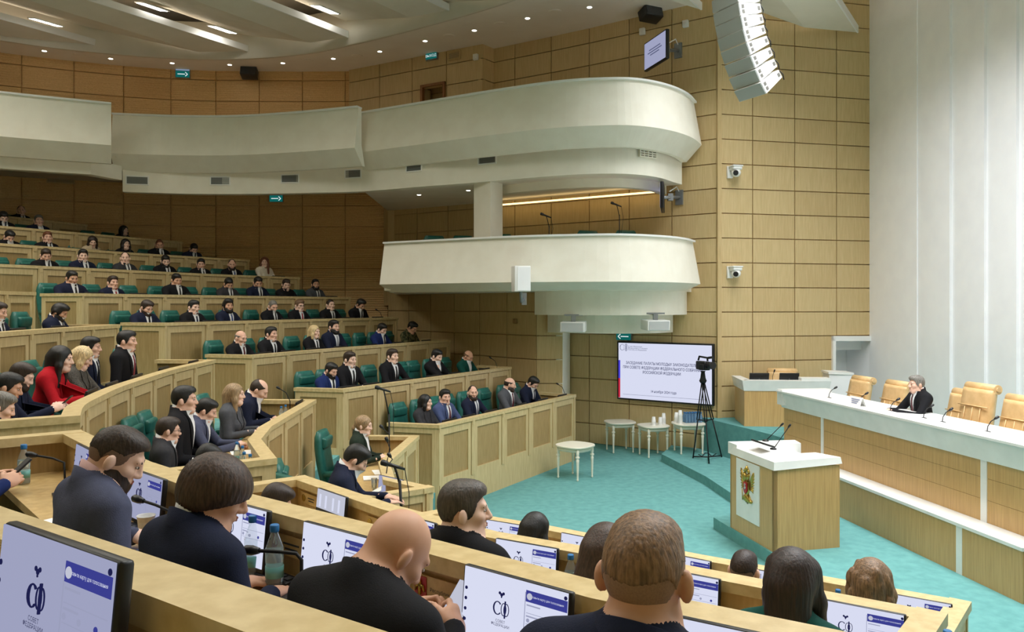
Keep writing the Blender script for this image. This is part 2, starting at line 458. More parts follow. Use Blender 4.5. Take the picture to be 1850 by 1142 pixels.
# the two curves are matched by angle seen from the hall's middle
cc = Vector((-3.0, 8.0))
def by_angle(path, ang):
    best = None
    for i in range(len(path)-1):
        a = Vector(path[i])-cc; b = Vector(path[i+1])-cc
        ta = math.atan2(a.y, a.x); tb = math.atan2(b.y, b.x)
        if min(ta, tb)-1e-6 <= ang <= max(ta, tb)+1e-6:
            t = 0 if abs(tb-ta) < 1e-9 else (ang-ta)/(tb-ta)
            return Vector(path[i]).lerp(Vector(path[i+1]), t)
    return None
angs = [math.radians(a) for a in np.linspace(175, 49.6, 90)]
I = [by_angle(inner, a) for a in angs]; O = [by_angle(outer, a) for a in angs]
pr = [(i, o) for i, o in zip(I, O) if i is not None and o is not None]
rings = [[(i.x, i.y, CEIL), (o.x, o.y, CEIL), (o.x, o.y, CEIL+0.1), (i.x, i.y, CEIL+0.1)] for i, o in pr]
rs.loft(rings, 0, True, True, False)
rs.build('ceiling_ring', 'soffit_grey', kind='structure')
fa = MB(); fa.sweep(inner, [(-0.10, CEIL-0.02), (0.0, CEIL-0.02), (0.05, CEIL+0.9), (-0.05, CEIL+0.9)], smooth=True); fa.build('ceiling_fascia', 'ceiling_white', kind='structure')
ct = MB(); ct.prism([(-20.5, -3.2), (10.5, -3.2), (9.0, 17.2), (-3, 21.5), (-20.5, 20.5)], 10.3, 10.5); ct.build('ceiling', 'ceiling_white', kind='structure')
# sawtooth bays run along D; N points to the stage side
D2 = Vector((0.55, 0.835)).normalized(); N2 = Vector((D2.y, -D2.x))
def ring_hit(p, sgn=1):
    """distance along D2 from p to the ring edge or the bright wall"""
    best = 40
    segs = [(inner[i], inner[i+1]) for i in range(len(inner)-1)]+[((3.6, 15.72), W_FLAT0), (W_FLAT0, W_FLAT1), (W_FLAT1, (9.4, -2.5))]
    for a, b in segs:
        a = Vector(a); b = Vector(b); e_ = b-a
        den = D2.x*e_.y-D2.y*e_.x
        if abs(den) < 1e-9: continue
        r = a-p
        t = (r.x*e_.y-r.y*e_.x)/den; s_ = (r.x*D2.y-r.y*D2.x)/den
        if t > 0 and -0.01 <= s_ <= 1.01: best = min(best, t)
    return best
strips = [(-15.3, 9.2), (-11.8, 9.2), (-8.62, 9.2), (-5.3, 9.2), (-1.74, 9.2), (1.2, 9.0), (4.05, 8.8), (6.95, 8.6)]
for bi, (x16, zs) in enumerate(strips):
    p0 = Vector((x16, 16.17))-D2*21.0
    wprev = (x16-strips[bi-1][0])*0.835 if bi else 3.0
    prof = [(0.0, 0.0), (-0.75, -0.10), (-wprev-0.12, 0.42), (-wprev-0.12, 0.50), (-0.8, 0.0), (-0.14, 0.13), (0.0, 0.13)]
    b = MB(); r0 = []; r1 = []
    for uu, dz in prof:
        q = p0+N2*uu; L = ring_hit(q)
        if L >= 39: L = 24
        L -= 0.06 if uu < -0.9 else (0.12 if uu > -0.3 else 0.5)
        r0.append((q.x, q.y, zs+dz)); e_ = q+D2*L; r1.append((e_.x, e_.y, zs+dz))
    b.loft([r0, r1], 0, True, True, False)
    bay = b.build('ceiling_bay', 'ceiling_white', kind='structure')
    s = MB()
    q = p0+N2*0.005; L = ring_hit(q); L = (24 if L >= 39 else L)-0.1
    e_ = q+D2*L; q2 = q+N2*0.03; e2 = e_+N2*0.03
    s.hexa([(q.x, q.y, zs-0.01), (e_.x, e_.y, zs-0.01), (e2.x, e2.y, zs-0.01), (q2.x, q2.y, zs-0.01)], [(q.x, q.y, zs+0.14), (e_.x, e_.y, zs+0.14), (e2.x, e2.y, zs+0.14), (q2.x, q2.y, zs+0.14)])
    s.build('edge_strip', 'paint_white', bay)
    # cove light lying behind the upstand
    c = MB(); q = p0-N2*0.16+D2*1.0; e_ = p0-N2*0.16+D2*(L-0.9); q2 = q-N2*0.06; e2 = e_-N2*0.06
    c.hexa([(q.x, q.y, zs+0.16), (e_.x, e_.y, zs+0.16), (e2.x, e2.y, zs+0.16), (q2.x, q2.y, zs+0.16)], [(q.x, q.y, zs+0.19), (e_.x, e_.y, zs+0.19), (e2.x, e2.y, zs+0.19), (q2.x, q2.y, zs+0.19)])
    c.build('cove_light', 'cove_warm', bay)

# ================================================================== BALCONIES
def ray_path(x, path, last=False):
    """plan point where the sight line of pixel column x meets a plan path, with the path's direction"""
    k = (x-CX)/FPX; hit = None
    for i in range(len(path)-1):
        a, b = path[i], path[i+1]
        fa, fb = a[0]-k*a[1], b[0]-k*b[1]
        if fa*fb <= 0 and abs(fa-fb) > 1e-9:
            t = fa/(fa-fb)
            p = Vector((a[0]+(b[0]-a[0])*t, a[1]+(b[1]-a[1])*t)); u_ = Vector((b[0]-a[0], b[1]-a[1])).normalized()
            if hit is None or last: hit = (p, u_)
    return hit
def z_at(y, Y): return CAMH-(y-HY)/FPX*Y

def balcony(name, path, zt, zm, zb, deck_back, lip_in=0.15, out=0.15, deck=True, h_deck=None):
    o = empty(name, (path[0][0], path[0][1], zb), kind='structure')
    b = MB(); b.sweep(path, [(0.0, zt), (-out, zm), (lip_in, zb), (lip_in+0.1, zb), (0.12, zm+0.1), (0.12, zt)], smooth=False); b.build('parapet', 'plaster', o)
    r = MB(); r.sweep(path, [(-0.055, zt), (0.14, zt), (0.14, zt+0.035), (-0.055, zt+0.035)]); r.build('handrail', 'paint_white', o)
    return o
UP_R = spline([(-3.22, 16.75), (-1.94, 15.98), (-0.795, 15.27), (0.75, 14.43), (1.73, 14.2), (2.3, 14.28), (2.85, 14.65), (3.3, 15.2), (3.62, 15.85)], 5)
UP_M = spline([(-8.42, 16.80), (-7.2, 17.0), (-5.83, 17.0), (-4.4, 16.65), (-3.12, 16.2)], 5)
UP_L = spline([(-15.5, 9.5), (-13.3, 12.2), (-11.5, 13.9), (-9.7, 15.1), (-8.02, 15.95)], 5)
ZT, ZM, ZB, ZF = 7.02, 6.18, 5.86, 5.42
for p in (UP_R, UP_M, UP_L): balcony('balcony', p, ZT, ZM, ZB, None)
# recessed fascia under the three fronts, with the deck slab behind it
fas = [(-8.28, 16.6)]+offset(UP_M, 0.42)[2:-3]+[(-3.3, 16.75)]+offset(UP_R, 0.42)[3:-2]+[(3.55, 15.95)]
fas = spline([(-8.28, 16.95), (-7.1, 17.25), (-5.8, 17.3), (-4.5, 17.15), (-3.2, 16.9), (-1.8, 16.2), (-0.6, 15.62), (0.85, 14.85), (1.75, 14.62), (2.35, 14.75), (2.8, 15.1), (3.15, 15.6), (3.4, 15.95)], 5)
f = MB(); f.sweep(fas, [(0.0, ZF), (0.0, ZB+0.1), (0.2, ZB+0.1), (0.2, ZF)], smooth=False); f.build('balcony_fascia', 'plaster', kind='structure')
fasL = offset(UP_L, 0.42)
fasL = fasL[:-1]+[(-8.27, 16.9)]
f = MB(); f.sweep(fasL, [(0.0, 5.66), (0.0, ZB+0.1), (0.2, ZB+0.1), (0.2, 5.66)]); f.build('balcony_fascia', 'plaster', kind='structure')
dk = MB()
_of = [tuple(p) for p in offset(fas, 0.1)]
deckp = [p for p in _of if p[0] > -3.2]+[(3.36, 16.12), W_TV, W_END]
deckl = [p for p in _of if p[0] <= -3.2]+[W_END]+REAR[1:14]+[(-8.3, 17.0)]
def fill(mb, poly, z0, z1):
    """flat slab over any outline"""
    bm = bmesh.new(); vs = [bm.verts.new((p[0], p[1], 0)) for p in poly]
    es = [bm.edges.new((vs[i], vs[(i+1) % len(vs)])) for i in range(len(vs))]
    r = bmesh.ops.triangle_fill(bm, edges=es, use_beauty=True)
    bm.verts.index_update(); bm.faces.ensure_lookup_table()
    n = len(poly); F = [[v.index for v in fc.verts] for fc in bm.faces]; bm.free()
    V = [(p[0], p[1], z0) for p in poly]+[(p[0], p[1], z1) for p in poly]
    mb.add(V, [f_[::-1] for f_ in F]+[[i+n for i in f_] for f_ in F]+[(i, (i+1) % n, n+(i+1) % n, n+i) for i in range(n)])
fill(dk, deckp, ZF+0.02, ZF+0.2); dk.build('balcony_soffit', 'soffit_grey', kind='structure')
dk = MB(); fill(dk, deckl, 5.95, 6.05); dk.build('balcony_soffit', 'soffit_grey', kind='structure')
dk = MB(); fill(dk, [tuple(p) for p in offset(fasL, 0.1)]+[(-8.3, 16.7)]+REAR[12:], 6.1, 6.2); dk.build('balcony_soffit', 'soffit_grey', kind='structure')
# inner ring below the right-hand fascia
ir = spline([(-0.6, 16.6), (0.2, 15.9), (1.2, 15.35), (2.1, 15.3), (2.8, 15.7), (3.15, 16.25)], 5)
f = MB(); f.sweep(ir, [(0.0, 5.27), (0.0, ZF+0.05), (0.15, ZF+0.05), (0.15, 5.27)]); f.build('balcony_fascia', 'plaster', kind='structure')

# lower balcony
LOW = spline([(-2.57, 16.05), (-1.2, 15.25), (0.0, 14.6), (0.9, 14.3), (1.9, 14.15), (2.7, 14.5), (3.2, 15.0), (3.55, 15.65)], 5)
lb = balcony('balcony', LOW, 4.24, 3.42, 3.28, None)
m = MB(); fill(m, [tuple(p) for p in offset(LOW, 0.16)]+[(3.6, 16.0), W_TV, (-2.9, 20.3)], 3.27, 3.37); m.build('balcony_slab', 'plaster', kind='structure')
m = MB(); m.prism([(-2.57, 16.05), (-2.45, 16.05), (-2.8, 20.3), (-2.95, 20.3)], 3.3, 4.24); m.build('balcony_cheek', 'plaster', kind='structure')
bx_ = spline([(0.44, 15.5), (0.75, 15.15), (1.3, 14.85), (2.0, 14.75), (2.8, 15.0), (3.3, 15.5), (3.5, 15.95)], 4)
m = MB(); fill(m, bx_+[(3.5, 16.1), (1.3, 17.6), (0.5, 16.3)], 2.82, 3.28); m.build('balcony_box', 'plaster', kind='structure')
ar = spline([(0.72, 16.1), (1.0, 15.7), (1.6, 15.35), (2.2, 15.3), (2.8, 15.55), (3.25, 16.1)], 4)
m = MB(); fill(m, ar+[(3.2, 16.25), (1.3, 17.6), (0.75, 16.9)], 2.46, 2.82); m.build('balcony_apron', 'plaster', kind='structure')
# column between the two balconies
cl = MB(); cl.prism([PD(856, 0, 15.9).xy, PD(886, 0, 15.55).xy, PD(908, 0, 16.0).xy, PD(878, 0, 16.4).xy], 3.35, 5.45); cl.build('column', 'plaster', kind='structure')
# warm cove along the wall behind the lower balcony
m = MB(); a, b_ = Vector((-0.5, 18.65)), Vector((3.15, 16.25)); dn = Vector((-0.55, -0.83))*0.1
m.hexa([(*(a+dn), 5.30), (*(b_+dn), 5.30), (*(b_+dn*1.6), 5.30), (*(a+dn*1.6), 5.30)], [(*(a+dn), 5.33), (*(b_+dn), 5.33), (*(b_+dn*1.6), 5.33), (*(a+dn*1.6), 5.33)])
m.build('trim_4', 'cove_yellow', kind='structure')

# ------------------------------------------------------------------ lamps in ceiling and soffits
def downlight(p, r=0.05, lab='small round downlight in the grey ring ceiling', grp='downlights in the ring ceiling'):
    o = empty('downlight', p, 0, lab, 'light', grp)
    m = MB(); m.lathe([(r*1.5, -0.004), (r*1.5, 0.006), (r*1.05, 0.006), (r*1.05, -0.004)], p, 14); m.build('bezel', 'paint_white', o)
    m = MB(); m.lathe([(r, -0.006), (r, 0.004)], p, 14); m.build('bulb', 'lamp_spot', o)
for x, y in [(80, 92), (200, 106), (311, 114), (415, 117), (511, 114), (602, 106), (686, 93), (768, 74), (857, 55), (953, 33), (1065, 13)]:
    downlight(PH(x, y, CEIL))
for x, y in [(757, 352), (846, 344), (943, 336), (1050, 327)]:
    downlight(PH(x, y, ZF+0.02), 0.045, 'small round downlight in the soffit over the lower balcony', 'downlights over the lower balcony')
for x, y in [(143, 99), (557, 110), (645, 101), (811, 65), (904, 43), (1003, 21)]:
    p = PH(x, y, CEIL); m = MB(); m.lathe([(0.14, -0.008), (0.14, 0.004)], p, 18); m.lathe([(0.115, -0.013), (0.115, 0.0)], p, 18)
    tag(m.build('ceiling_loudspeaker', 'soffit_grey'), 'flat round loudspeaker set in the grey ring ceiling', 'speaker', 'ceiling loudspeakers')
# rectangular ceiling luminaires on the slanting bays
def bay_z(p):
    """underside of the sawtooth ceiling above a plan point"""
    for bi, (x16, zs) in enumerate(strips):
        q = Vector((x16, 16.17)); wprev = (x16-strips[bi-1][0])*0.835 if bi else 3.0
        uu = (Vector((p[0], p[1]))-q).dot(N2)
        if -wprev <= uu <= 0:
            return zs-0.10+(-0.75-uu)/(wprev+0.12-0.75)*0.52 if uu < -0.75 else zs+uu/0.75*0.10
    return 9.3
for x, y in [(83, 40), (275, 12), (402, 53), (587, 17)]:
    z = 9.3
    for _ in range(8):
        p = PH(x, y, z); z = bay_z(p)
    p = PH(x, y, z-0.02)
    o = empty('ceiling_luminaire', p, 0, 'flat rectangular ceiling light on a slanting ceiling bay', 'light', 'rectangular ceiling lights')
    d3 = Vector((D2.x, D2.y, 0)); n3 = Vector((N2.x, N2.y, -0.24)).normalized(); up = d3.cross(n3)
    R = Matrix((d3, n3, up)).transposed()
    m = MB(); m.box(p, (0.62, 0.34, 0.02), R); m.build('frame', 'paint_white', o)
    m = MB(); m.box(p-up.normalized()*(0.006 if up.z > 0 else -0.006), (0.56, 0.28, 0.02), R); m.build('diffuser', 'lamp_white', o)

# ------------------------------------------------------------------ vents, signs, wall fixtures
def wall_frame(x, y, A, B, off=0.0):
    """point on an upright plane, its along-direction and its normal towards the camera"""
    p = on_wall(x, y, A, B); u_ = Vector((B[0]-A[0], B[1]-A[1], 0)).normalized()
    if u_.x < 0: u_ = -u_
    n_ = Vector((u_.y, -u_.x, 0))
    if n_.dot(Vector((p.x, p.y, 0))) > 0: n_ = -n_
    return p+n_*off, u_, n_
def path_frame(x, y, path, off=0.0, last=False):
    q, u_ = ray_path(x, path, last)
    u_ = Vector((u_.x, u_.y, 0)); u_ = -u_ if u_.x < 0 else u_
    n_ = Vector((u_.y, -u_.x, 0))
    if n_.y > 0: n_ = -n_
    return Vector((q.x, q.y, z_at(y, q.y)))+n_*off, u_, n_
def RR(u_, n_): return Matrix((u_, -n_, Vector((0, 0, 1)))).transposed()      # local x along wall, y into wall, z up
def vent(pf, w, h, lab, slat='vent_grey', fr='paint_white', n=7, vert=False):
    p, u_, n_ = pf; R = RR(u_, n_)
    o = empty('air_vent', p, 0, lab, 'vent', 'ventilation grilles')
    m = MB(); t = 0.025
    for sx in (-1, 1): m.box(p+u_*sx*(w/2-t/2), (t, 0.03, h), R)
    for sz in (-1, 1): m.box(p+Vector((0, 0, sz*(h/2-t/2))), (w-2*t, 0.03, t), R)
    m.build('vent_frame', fr, o)
    m = MB(); m.box(p-n_*0.005, (w-2*t, 0.012, h-2*t), R); m.build('backing', 'vent_grey', o)
    m = MB()
    for k in range(n):
        zz = -h/2+t+(h-2*t)*(k+0.5)/n
        m.box(p+n_*0.008+Vector((0, 0, zz)), (w-2*t, 0.012, (h-2*t)/n*0.5), R)
    m.build('slats', 'metal_grey' if fr == 'paint_white' else 'oak_wall_b', o)
vl = ['white framed air vent at the end of the fascia by the stepped balcony joint', 'white framed air vent under the middle of the long balcony front', 'white framed air vent above the green exit sign', 'white framed air vent under the joint of the two balcony fronts', 'white framed air vent above the dark recess left of the column', 'white framed air vent directly above the white column']
for (x, y, wd), l in zip([(248, 326, 0.46), (398, 327, 0.44), (524, 323, 0.42), (638, 314, 0.4), (748, 302, 0.4), (880, 288, 0.42)], vl):
    vent(path_frame(x, y, fas, 0.0), wd, 0.20, l)
p, u_, n_ = path_frame(1168, 275, fas, 0.0); R = RR(u_, n_)
o = empty('slot_grille', p, 0, 'grille of small dark slots in the curved fascia end', 'vent')
m = MB()
for a in range(5): m.box(p+u_*(-0.2+0.1*a)+n_*0.03, (0.025 if 0 < a < 4 else 0.02, 0.05, 0.22), R)
for a in range(4):
    for b in range(6): m.box(p+u_*(-0.15+0.1*a)+Vector((0, 0, -0.1+0.04*b))+n_*0.03, (0.076, 0.05, 0.018), R)
m.build('plate', 'plaster', o)
m = MB(); m.box(p+n_*0.004, (0.40, 0.006, 0.2), R); m.build('slots', 'vent_grey', o)
vent(path_frame(110, 323, REAR, 0.03), 0.62, 0.24, 'wood coloured double air grille on the acoustic wall', 'vent_grey', 'oak_wall_b', 8)
vent(wall_frame(822, 101, W_UA, W_UB, 0.03), 0.34, 0.2, 'oak slotted grille on the wall beside the upper door', 'vent_grey', 'oak_wall_b', 5)

def exit_sign(pf, lab, w=0.42, h=0.24, left=False):
    p, u_, n_ = pf; R = RR(u_, n_)
    o = empty('exit_sign', p, 0, lab, 'sign')
    m = MB(); m.box(p+n_*0.02, (w, 0.05, h), R); m.build('housing', 'metal_grey', o)
    m = MB(); m.box(p+n_*0.05-Vector((0, 0, 0.02)), (w*0.92, 0.012, h*0.76), R); m.build('green_face', 'exit_green', o)
    m = MB(); m.box(p+n_*0.05+Vector((0, 0, h*0.42)), (w*0.92, 0.012, h*0.12), R); m.build('top_glow', 'sign_glow', o)
    m = MB(); s_ = -1 if left else 1; q = p+n_*0.06-Vector((0, 0, 0.02))
    m.box(q-u_*s_*0.03, (w*0.5, 0.006, h*0.1), R)
    tip = q+u_*s_*w*0.34
    for sz in (-1, 1):
        a = tip; b = tip-u_*s_*w*0.15+Vector((0, 0, sz*h*0.24))
        d = (b-a).normalized(); m.tube([a, b], h*0.05, 6)
    m.build('arrow', 'exit_white', o)
exit_sign(path_frame(331, 134, REAR, 0.02), 'green exit sign with right arrow under the ring ceiling', 0.36, 0.21)
exit_sign(path_frame(500, 358, REAR, 0.02), 'green exit sign with right arrow under the balcony', 0.36, 0.21)
exit_sign(wall_frame(1130, 606, W_TV, W_FLAT0, 0.04), 'green exit sign with left arrow above the big display', 0.36, 0.2, True)
p, u_, n_ = wall_frame(782, 102, W_UA, W_UB, 0.02); R = RR(u_, n_)
o = empty('exit_sign', p, 0, 'blue green exit sign with lettering above the upper door', 'sign')
m = MB(); m.box(p+n_*0.02, (0.34, 0.05, 0.2), R); m.build('housing', 'metal_grey', o)
m = MB(); m.box(p+n_*0.05, (0.31, 0.012, 0.15), R); m.build('green_face', 'exit_green', o)
text_mesh('ВЫХОД', 0.085, 'exit_white', o, frame(p+n_*0.062-Vector((0, 0, 0.03)), u_, (0, 0, 1)))
# upper door
p, u_, n_ = wall_frame(783, 178, W_UA, W_UB, 0.0); R = RR(u_, n_)
o = empty('door_2', p, kind='structure')
m = MB()
for sx in (-1, 1): m.box(p+u_*sx*0.33-n_*0.17+Vector((0, 0, DOOR2[3]-p.z-0.7)), (0.04, 0.30, 1.4), R)
m.build('door_reveal', 'oak_wall_b', o)
m = MB(); zt_ = z_at(155, p.y)
for sx in (-1, 1): m.box(p+u_*sx*0.33+Vector((0, 0, zt_-p.z-0.7)), (0.06, 0.1, 1.5), R)
m.box(p+Vector((0, 0, zt_-p.z+0.02)), (0.72, 0.1, 0.06), R); m.build('door_frame', 'door_wood', o)
# small wall boxes
def wall_box(pf, w, h, d, lab, cat='wall box', mat='paint_white'):
    p, u_, n_ = pf; R = RR(u_, n_); m = MB()
    m.rbox(p+n_*d/2, (w, d, h), 0.012, R); m.lathe([(w*0.18, 0), (w*0.18, 0.01)], p+n_*d, 10, R @ rot(math.pi/2, 'X'))
    tag(m.build('wall_sensor', mat), lab, cat, 'white wall sensors')
wall_box(wall_frame(861, 104, W_UA, W_UB, 0), 0.12, 0.14, 0.08, 'small white sensor box beside the oak slotted grille')
wall_box(wall_frame(1162, 58, W_TV, W_FLAT0, 0), 0.12, 0.14, 0.08, 'small white sensor box left of the upper monitor')
wall_box(wall_frame(1240, 44, W_TV, W_FLAT0, 0), 0.12, 0.14, 0.08, 'small white sensor box right of the black loudspeaker')
wall_box(wall_frame(932, 580, (-3.15, 20.3), (0.5, 16.3), 0), 0.1, 0.1, 0.05, 'small brown switch box under the white wall loudspeaker', 'wall box', 'switch_brown')
def black_speaker(p, rz, lab, w=0.5, h=0.34, tilt=0.3):
    o = empty('wall_loudspeaker', p, 0, lab, 'speaker')
    R = rotz(rz) @ rot(-tilt, 'X')
    m = MB(); m.rbox(p, (w, 0.28, h), 0.015, R); m.build('cabinet', 'black_plastic', o)
    m = MB(); m.box(Vector(p)+R @ Vector((0, -0.145, 0)), (w*0.92, 0.01, h*0.9), R); m.build('speaker_grille', 'charcoal', o)
    m = MB(); m.tube([Vector(p)+R @ Vector((0, 0.1, 0.1)), Vector(p)+Vector((0, 0.25, h*0.5+0.12))], 0.025); m.box(Vector(p)+Vector((0, 0.2, h*0.5+0.12)), (0.2, 0.2, 0.03)); m.build('bracket', 'black_matte', o)
q, u_, n_ = path_frame(457, 138, REAR, 0.3); black_speaker(q, 0.1, 'small black loudspeaker on the acoustic wall under the ring ceiling', 0.40, 0.24)
q, u_, n_ = wall_frame(1187, 34, W_TV, W_FLAT0, 0.3); black_speaker(q, 0.45, 'black loudspeaker hung above the upper wall monitor', 0.42, 0.22)

# monitors on swing arms
def arm_monitor(px, py, A, B, lab, yaw, w, h, dist, back=False, tilt=0.0):
    p, u_, n_ = wall_frame(px[0], py, A, B, 0.0); R = RR(u_, n_)
    q = PD(px[1], py if not isinstance(py, tuple) else py[1], p.y-dist)
    o = empty('arm_monitor', p, 0, lab, 'monitor')
    m = MB(); m.box(p+n_*0.02, (0.16, 0.04, 0.3), R); m.build('wall_plate', 'metal_grey', o)
    m = MB(); mid = p.lerp(q, 0.5)+n_*0.05; m.tube([p+n_*0.03, mid, q], 0.035, 8); m.box(mid, (0.1, 0.1, 0.14)); m.build('swing_arm', 'metal_grey', o)
    Rm = rotz(yaw) @ rot(tilt, 'X')
    m = MB(); m.rbox(q, (w, 0.07, h), 0.012, Rm); c = m.build('casing', 'black_plastic', o)
    m = MB(); m.box(q+Rm @ Vector((0, -0.036, 0)), (w*0.94, 0.006, h*0.9), Rm); m.build('screen', 'screen_dim', o)
    m = MB()
    for k, (xx, ww) in enumerate([(0.12, 0.5), (0.0, 0.62), (-0.1, 0.4)]):
        m.box(q+Rm @ Vector((0, -0.041, h*(0.12-0.09*k))), (w*ww, 0.003, h*0.035), Rm)
    m.build('screen_text', 'slide_text', o)
    m = MB(); m.tube([p+n_*0.03+Vector((0, 0, 0.12)), p+n_*0.15+Vector((0, 0, 0.2)), q.lerp(p, 0.4)+Vector((0, 0, 0.12))], 0.012, 6); m.build('cable', 'paint_white', o)
arm_monitor((1226, 1186), 92, W_TV, W_FLAT0, 'black flat monitor on a grey swing arm under the black loudspeaker', -1.27, 0.92, 0.56, 0.75)
arm_monitor((1228, 1197), 357, W_TV, W_FLAT0, 'black monitor on a grey swing arm above the lower balcony end', -1.78, 0.92, 0.5, 0.6)
# pan-tilt cameras on the bright wall
for y, l in ((312, 'white dome camera on the bright wall, the upper one'), (492, 'white dome camera on the bright wall, the lower one')):
    p, u_, n_ = wall_frame(1322, y, W_FLAT0, W_FLAT1, 0); R = RR(u_, n_)
    o = empty('wall_camera', p, 0, l, 'camera')
    m = MB(); m.rbox(p+n_*0.03-u_*0.06, (0.12, 0.06, 0.24), 0.01, R); m.rbox(p+n_*0.14+Vector((0, 0, 0.1)), (0.22, 0.24, 0.03), 0.01, R); m.build('bracket', 'paint_white', o)
    m = MB(); m.rbox(p+n_*0.16+Vector((0, 0, 0.055)), (0.2, 0.18, 0.07), 0.025, R); m.build('base', 'paint_white', o)
    m = MB(); m.sphere(p+n_*0.17-Vector((0, 0, 0.03)), (0.095, 0.095, 0.085)); m.build('head', 'paint_white', o)
    m = MB(); ld = (n_*0.8-u_*0.5).normalized(); q = p+n_*0.17-Vector((0, 0, 0.045)); m.tube([q+ld*0.05, q+ld*0.12], 0.05, 14); m.build('lens', 'black_plastic', o)
# line array hanging over the stage
arr = [(1309, -8), (1312, 14), (1316, 35), (1320, 56), (1326, 77), (1333, 99), (1341, 121), (1350, 142)]
la = empty('line_array', PD(1330, 60, 12.0), 0, 'white curved line array of eight loudspeaker boxes hanging over the stage', 'speaker')
for k, (x, y) in enumerate(arr):
    tilt = -0.05-0.075*k
    Yk = 12.0
    # cabinet: front faces the hall's far left, side faces the camera
    R = rotz(0.62) @ rot(0, 'Z') @ rot(-tilt*0+0, 'X')
    fwd = Vector((-0.80, -0.42, -0.10-0.085*k)).normalized()          # grille direction
    side = fwd.cross(Vector((0, 0, 1))).normalized(); upv = side.cross(fwd)
    if side.y > 0: side = -side
    upv = fwd.cross(side); upv = upv if upv.z > 0 else -upv
    c = PD(x+20, y+12, Yk)
    hh = 0.188; wF = 0.55; dp = 0.42
    def cor(a, b, c_): return c+side*a+fwd*b+upv*c_
    m = MB()
    m.hexa([cor(-wF/2, dp/2, -hh/2), cor(wF/2, dp/2, -hh/2), cor(wF/2, -dp/2, -hh*0.33), cor(-wF/2, -dp/2, -hh*0.33)],
           [cor(-wF/2, dp/2, hh/2), cor(wF/2, dp/2, hh/2), cor(wF/2, -dp/2, hh*0.33), cor(-wF/2, -dp/2, hh*0.33)])
    cab = m.build('cabinet', 'paint_white', la)
    Rk = Matrix((side, fwd, upv)).transposed()
    m = MB(); m.box(cor(0, dp/2+0.006, 0), (wF*0.97, 0.012, hh*0.94), Rk); m.build('speaker_grille', 'speaker_grille', cab)
    m = MB()
    for b, dd, sz in ((-0.2, dp/2-0.06, 0.27), (0.2, dp/2-0.06, 0.27), (0, -dp/2+0.04, 0.3)):
        m = MB(); m.box(cor(wF/2, dd, hh*b), (0.012, 0.045, hh*sz), Rk); m.build('handle_plate', 'vent_grey', cab)
    m = MB(); m.tube([cor(wF/2, -dp/2-0.01, hh*0.2), cor(wF/2, -dp/2-0.04, -hh*0.2), cor(wF/2, -dp/2-0.01, -hh*0.6)], 0.008, 6); m.build('cable', 'black_matte', cab)
m = MB(); c = PD(1322, -20, 12.0)
for d in (-0.15, 0.15): m.tube([c+Vector((d, 0, -0.05)), c+Vector((d, 0, 1.45))], 0.012, 6)
m.build('hanging_cable', 'metal_grey', la)
# loudspeaker on a bracket at the lower balcony, two under it
p = PD(941, 504, 14.0)
o = empty('wall_loudspeaker', p, 0, 'tall white loudspeaker on a bracket in front of the lower balcony', 'speaker')
R = rotz(0.25)
m = MB(); m.rbox(p, (0.29, 0.26, 0.45), 0.012, R); m.build('cabinet', 'paint_white', o)
m = MB(); m.box(p+R @ Vector((0.02, -0.135, 0)), (0.23, 0.01, 0.41), R); m.build('speaker_grille', 'plaster_white', o)
m = MB(); q = PD(947, 540, 14.3); m.box(q, (0.09, 0.05, 0.22)); m.tube([PD(941, 524, 14.05), PD(942, 545, 14.1), q], 0.03); m.tube([q, q+Vector((0, 1.6, 0))], 0.02); m.build('bracket', 'metal_grey', o)
for x, y, yaw, l in ((1036, 590, -0.22, 'white loudspeaker under the balcony box above the dark recess edge'), (1184, 587, 0.3, 'white loudspeaker under the balcony box above the big display')):
    p = PD(x, y, 14.9)
    o = empty('hanging_loudspeaker', p, 0, l, 'speaker')
    R = rotz(yaw) @ rot(0.08, 'X')
    m = MB(); m.rbox(p, (0.46, 0.3, 0.19), 0.012, R); m.build('cabinet', 'paint_white', o)
    m = MB(); m.box(p+R @ Vector((0, -0.155, 0)), (0.40, 0.012, 0.16), R); m.build('speaker_grille', 'speaker_grille', o)
    m = MB(); m.box(p+Vector((0, 0, 0.14)), (0.08, 0.1, 0.12)); m.box(p+Vector((0, 0, 0.215)), (0.34, 0.06, 0.03)); m.build('bracket', 'metal_grey', o)

# ================================================================== THE TIERS AND THEIR DESKS
RISE = 0.48
DROP = [None, 1.725, 1.24, 0.755, 0.27, -0.195, -0.675, -1.12, -1.56, -1.96]      # eye height minus parapet top, rows 1..9
ZTOP = [None]+[CAMH-d for d in DROP[1:]]
ZFLO = [None]+[z-0.98 for z in ZTOP[1:]]
F_ROWS = {1: [(-1.06, 11.5), (-0.28, 12.85), (1.22, 15.45)], 2: [(-2.51, 11.8), (-1.3, 13.85), (-0.03, 16.1)],
          3: [(-3.96, 12.1), (-3.3, 13.7), (-2.35, 15.6), (-1.38, 17.7)], 4: [(-5.41, 12.4), (-4.75, 14.0), (-3.8, 16.2), (-2.62, 18.2)],
          5: [(-6.86, 12.7), (-6.2, 14.3), (-5.15, 16.4), (-3.8, 18.7)], 6: [(-8.9, 12.0), (-8.31, 13.0), (-7.4, 14.9), (-6.5, 16.95), (-5.1, 19.1)],
          7: [(-10.6, 11.8), (-9.76, 13.3), (-8.8, 15.15), (-7.9, 17.2), (-6.45, 19.55)], 8: [(-12.1, 12.2), (-11.2, 13.6), (-10.0, 15.6), (-8.08, 19.5)],
          9: [(-13.6, 12.4), (-12.66, 13.9), (-11.6, 16.2), (-10.3, 19.3)]}
F_ROWS = {k: spline(v, 5) if len(v) > 2 else v for k, v in F_ROWS.items()}
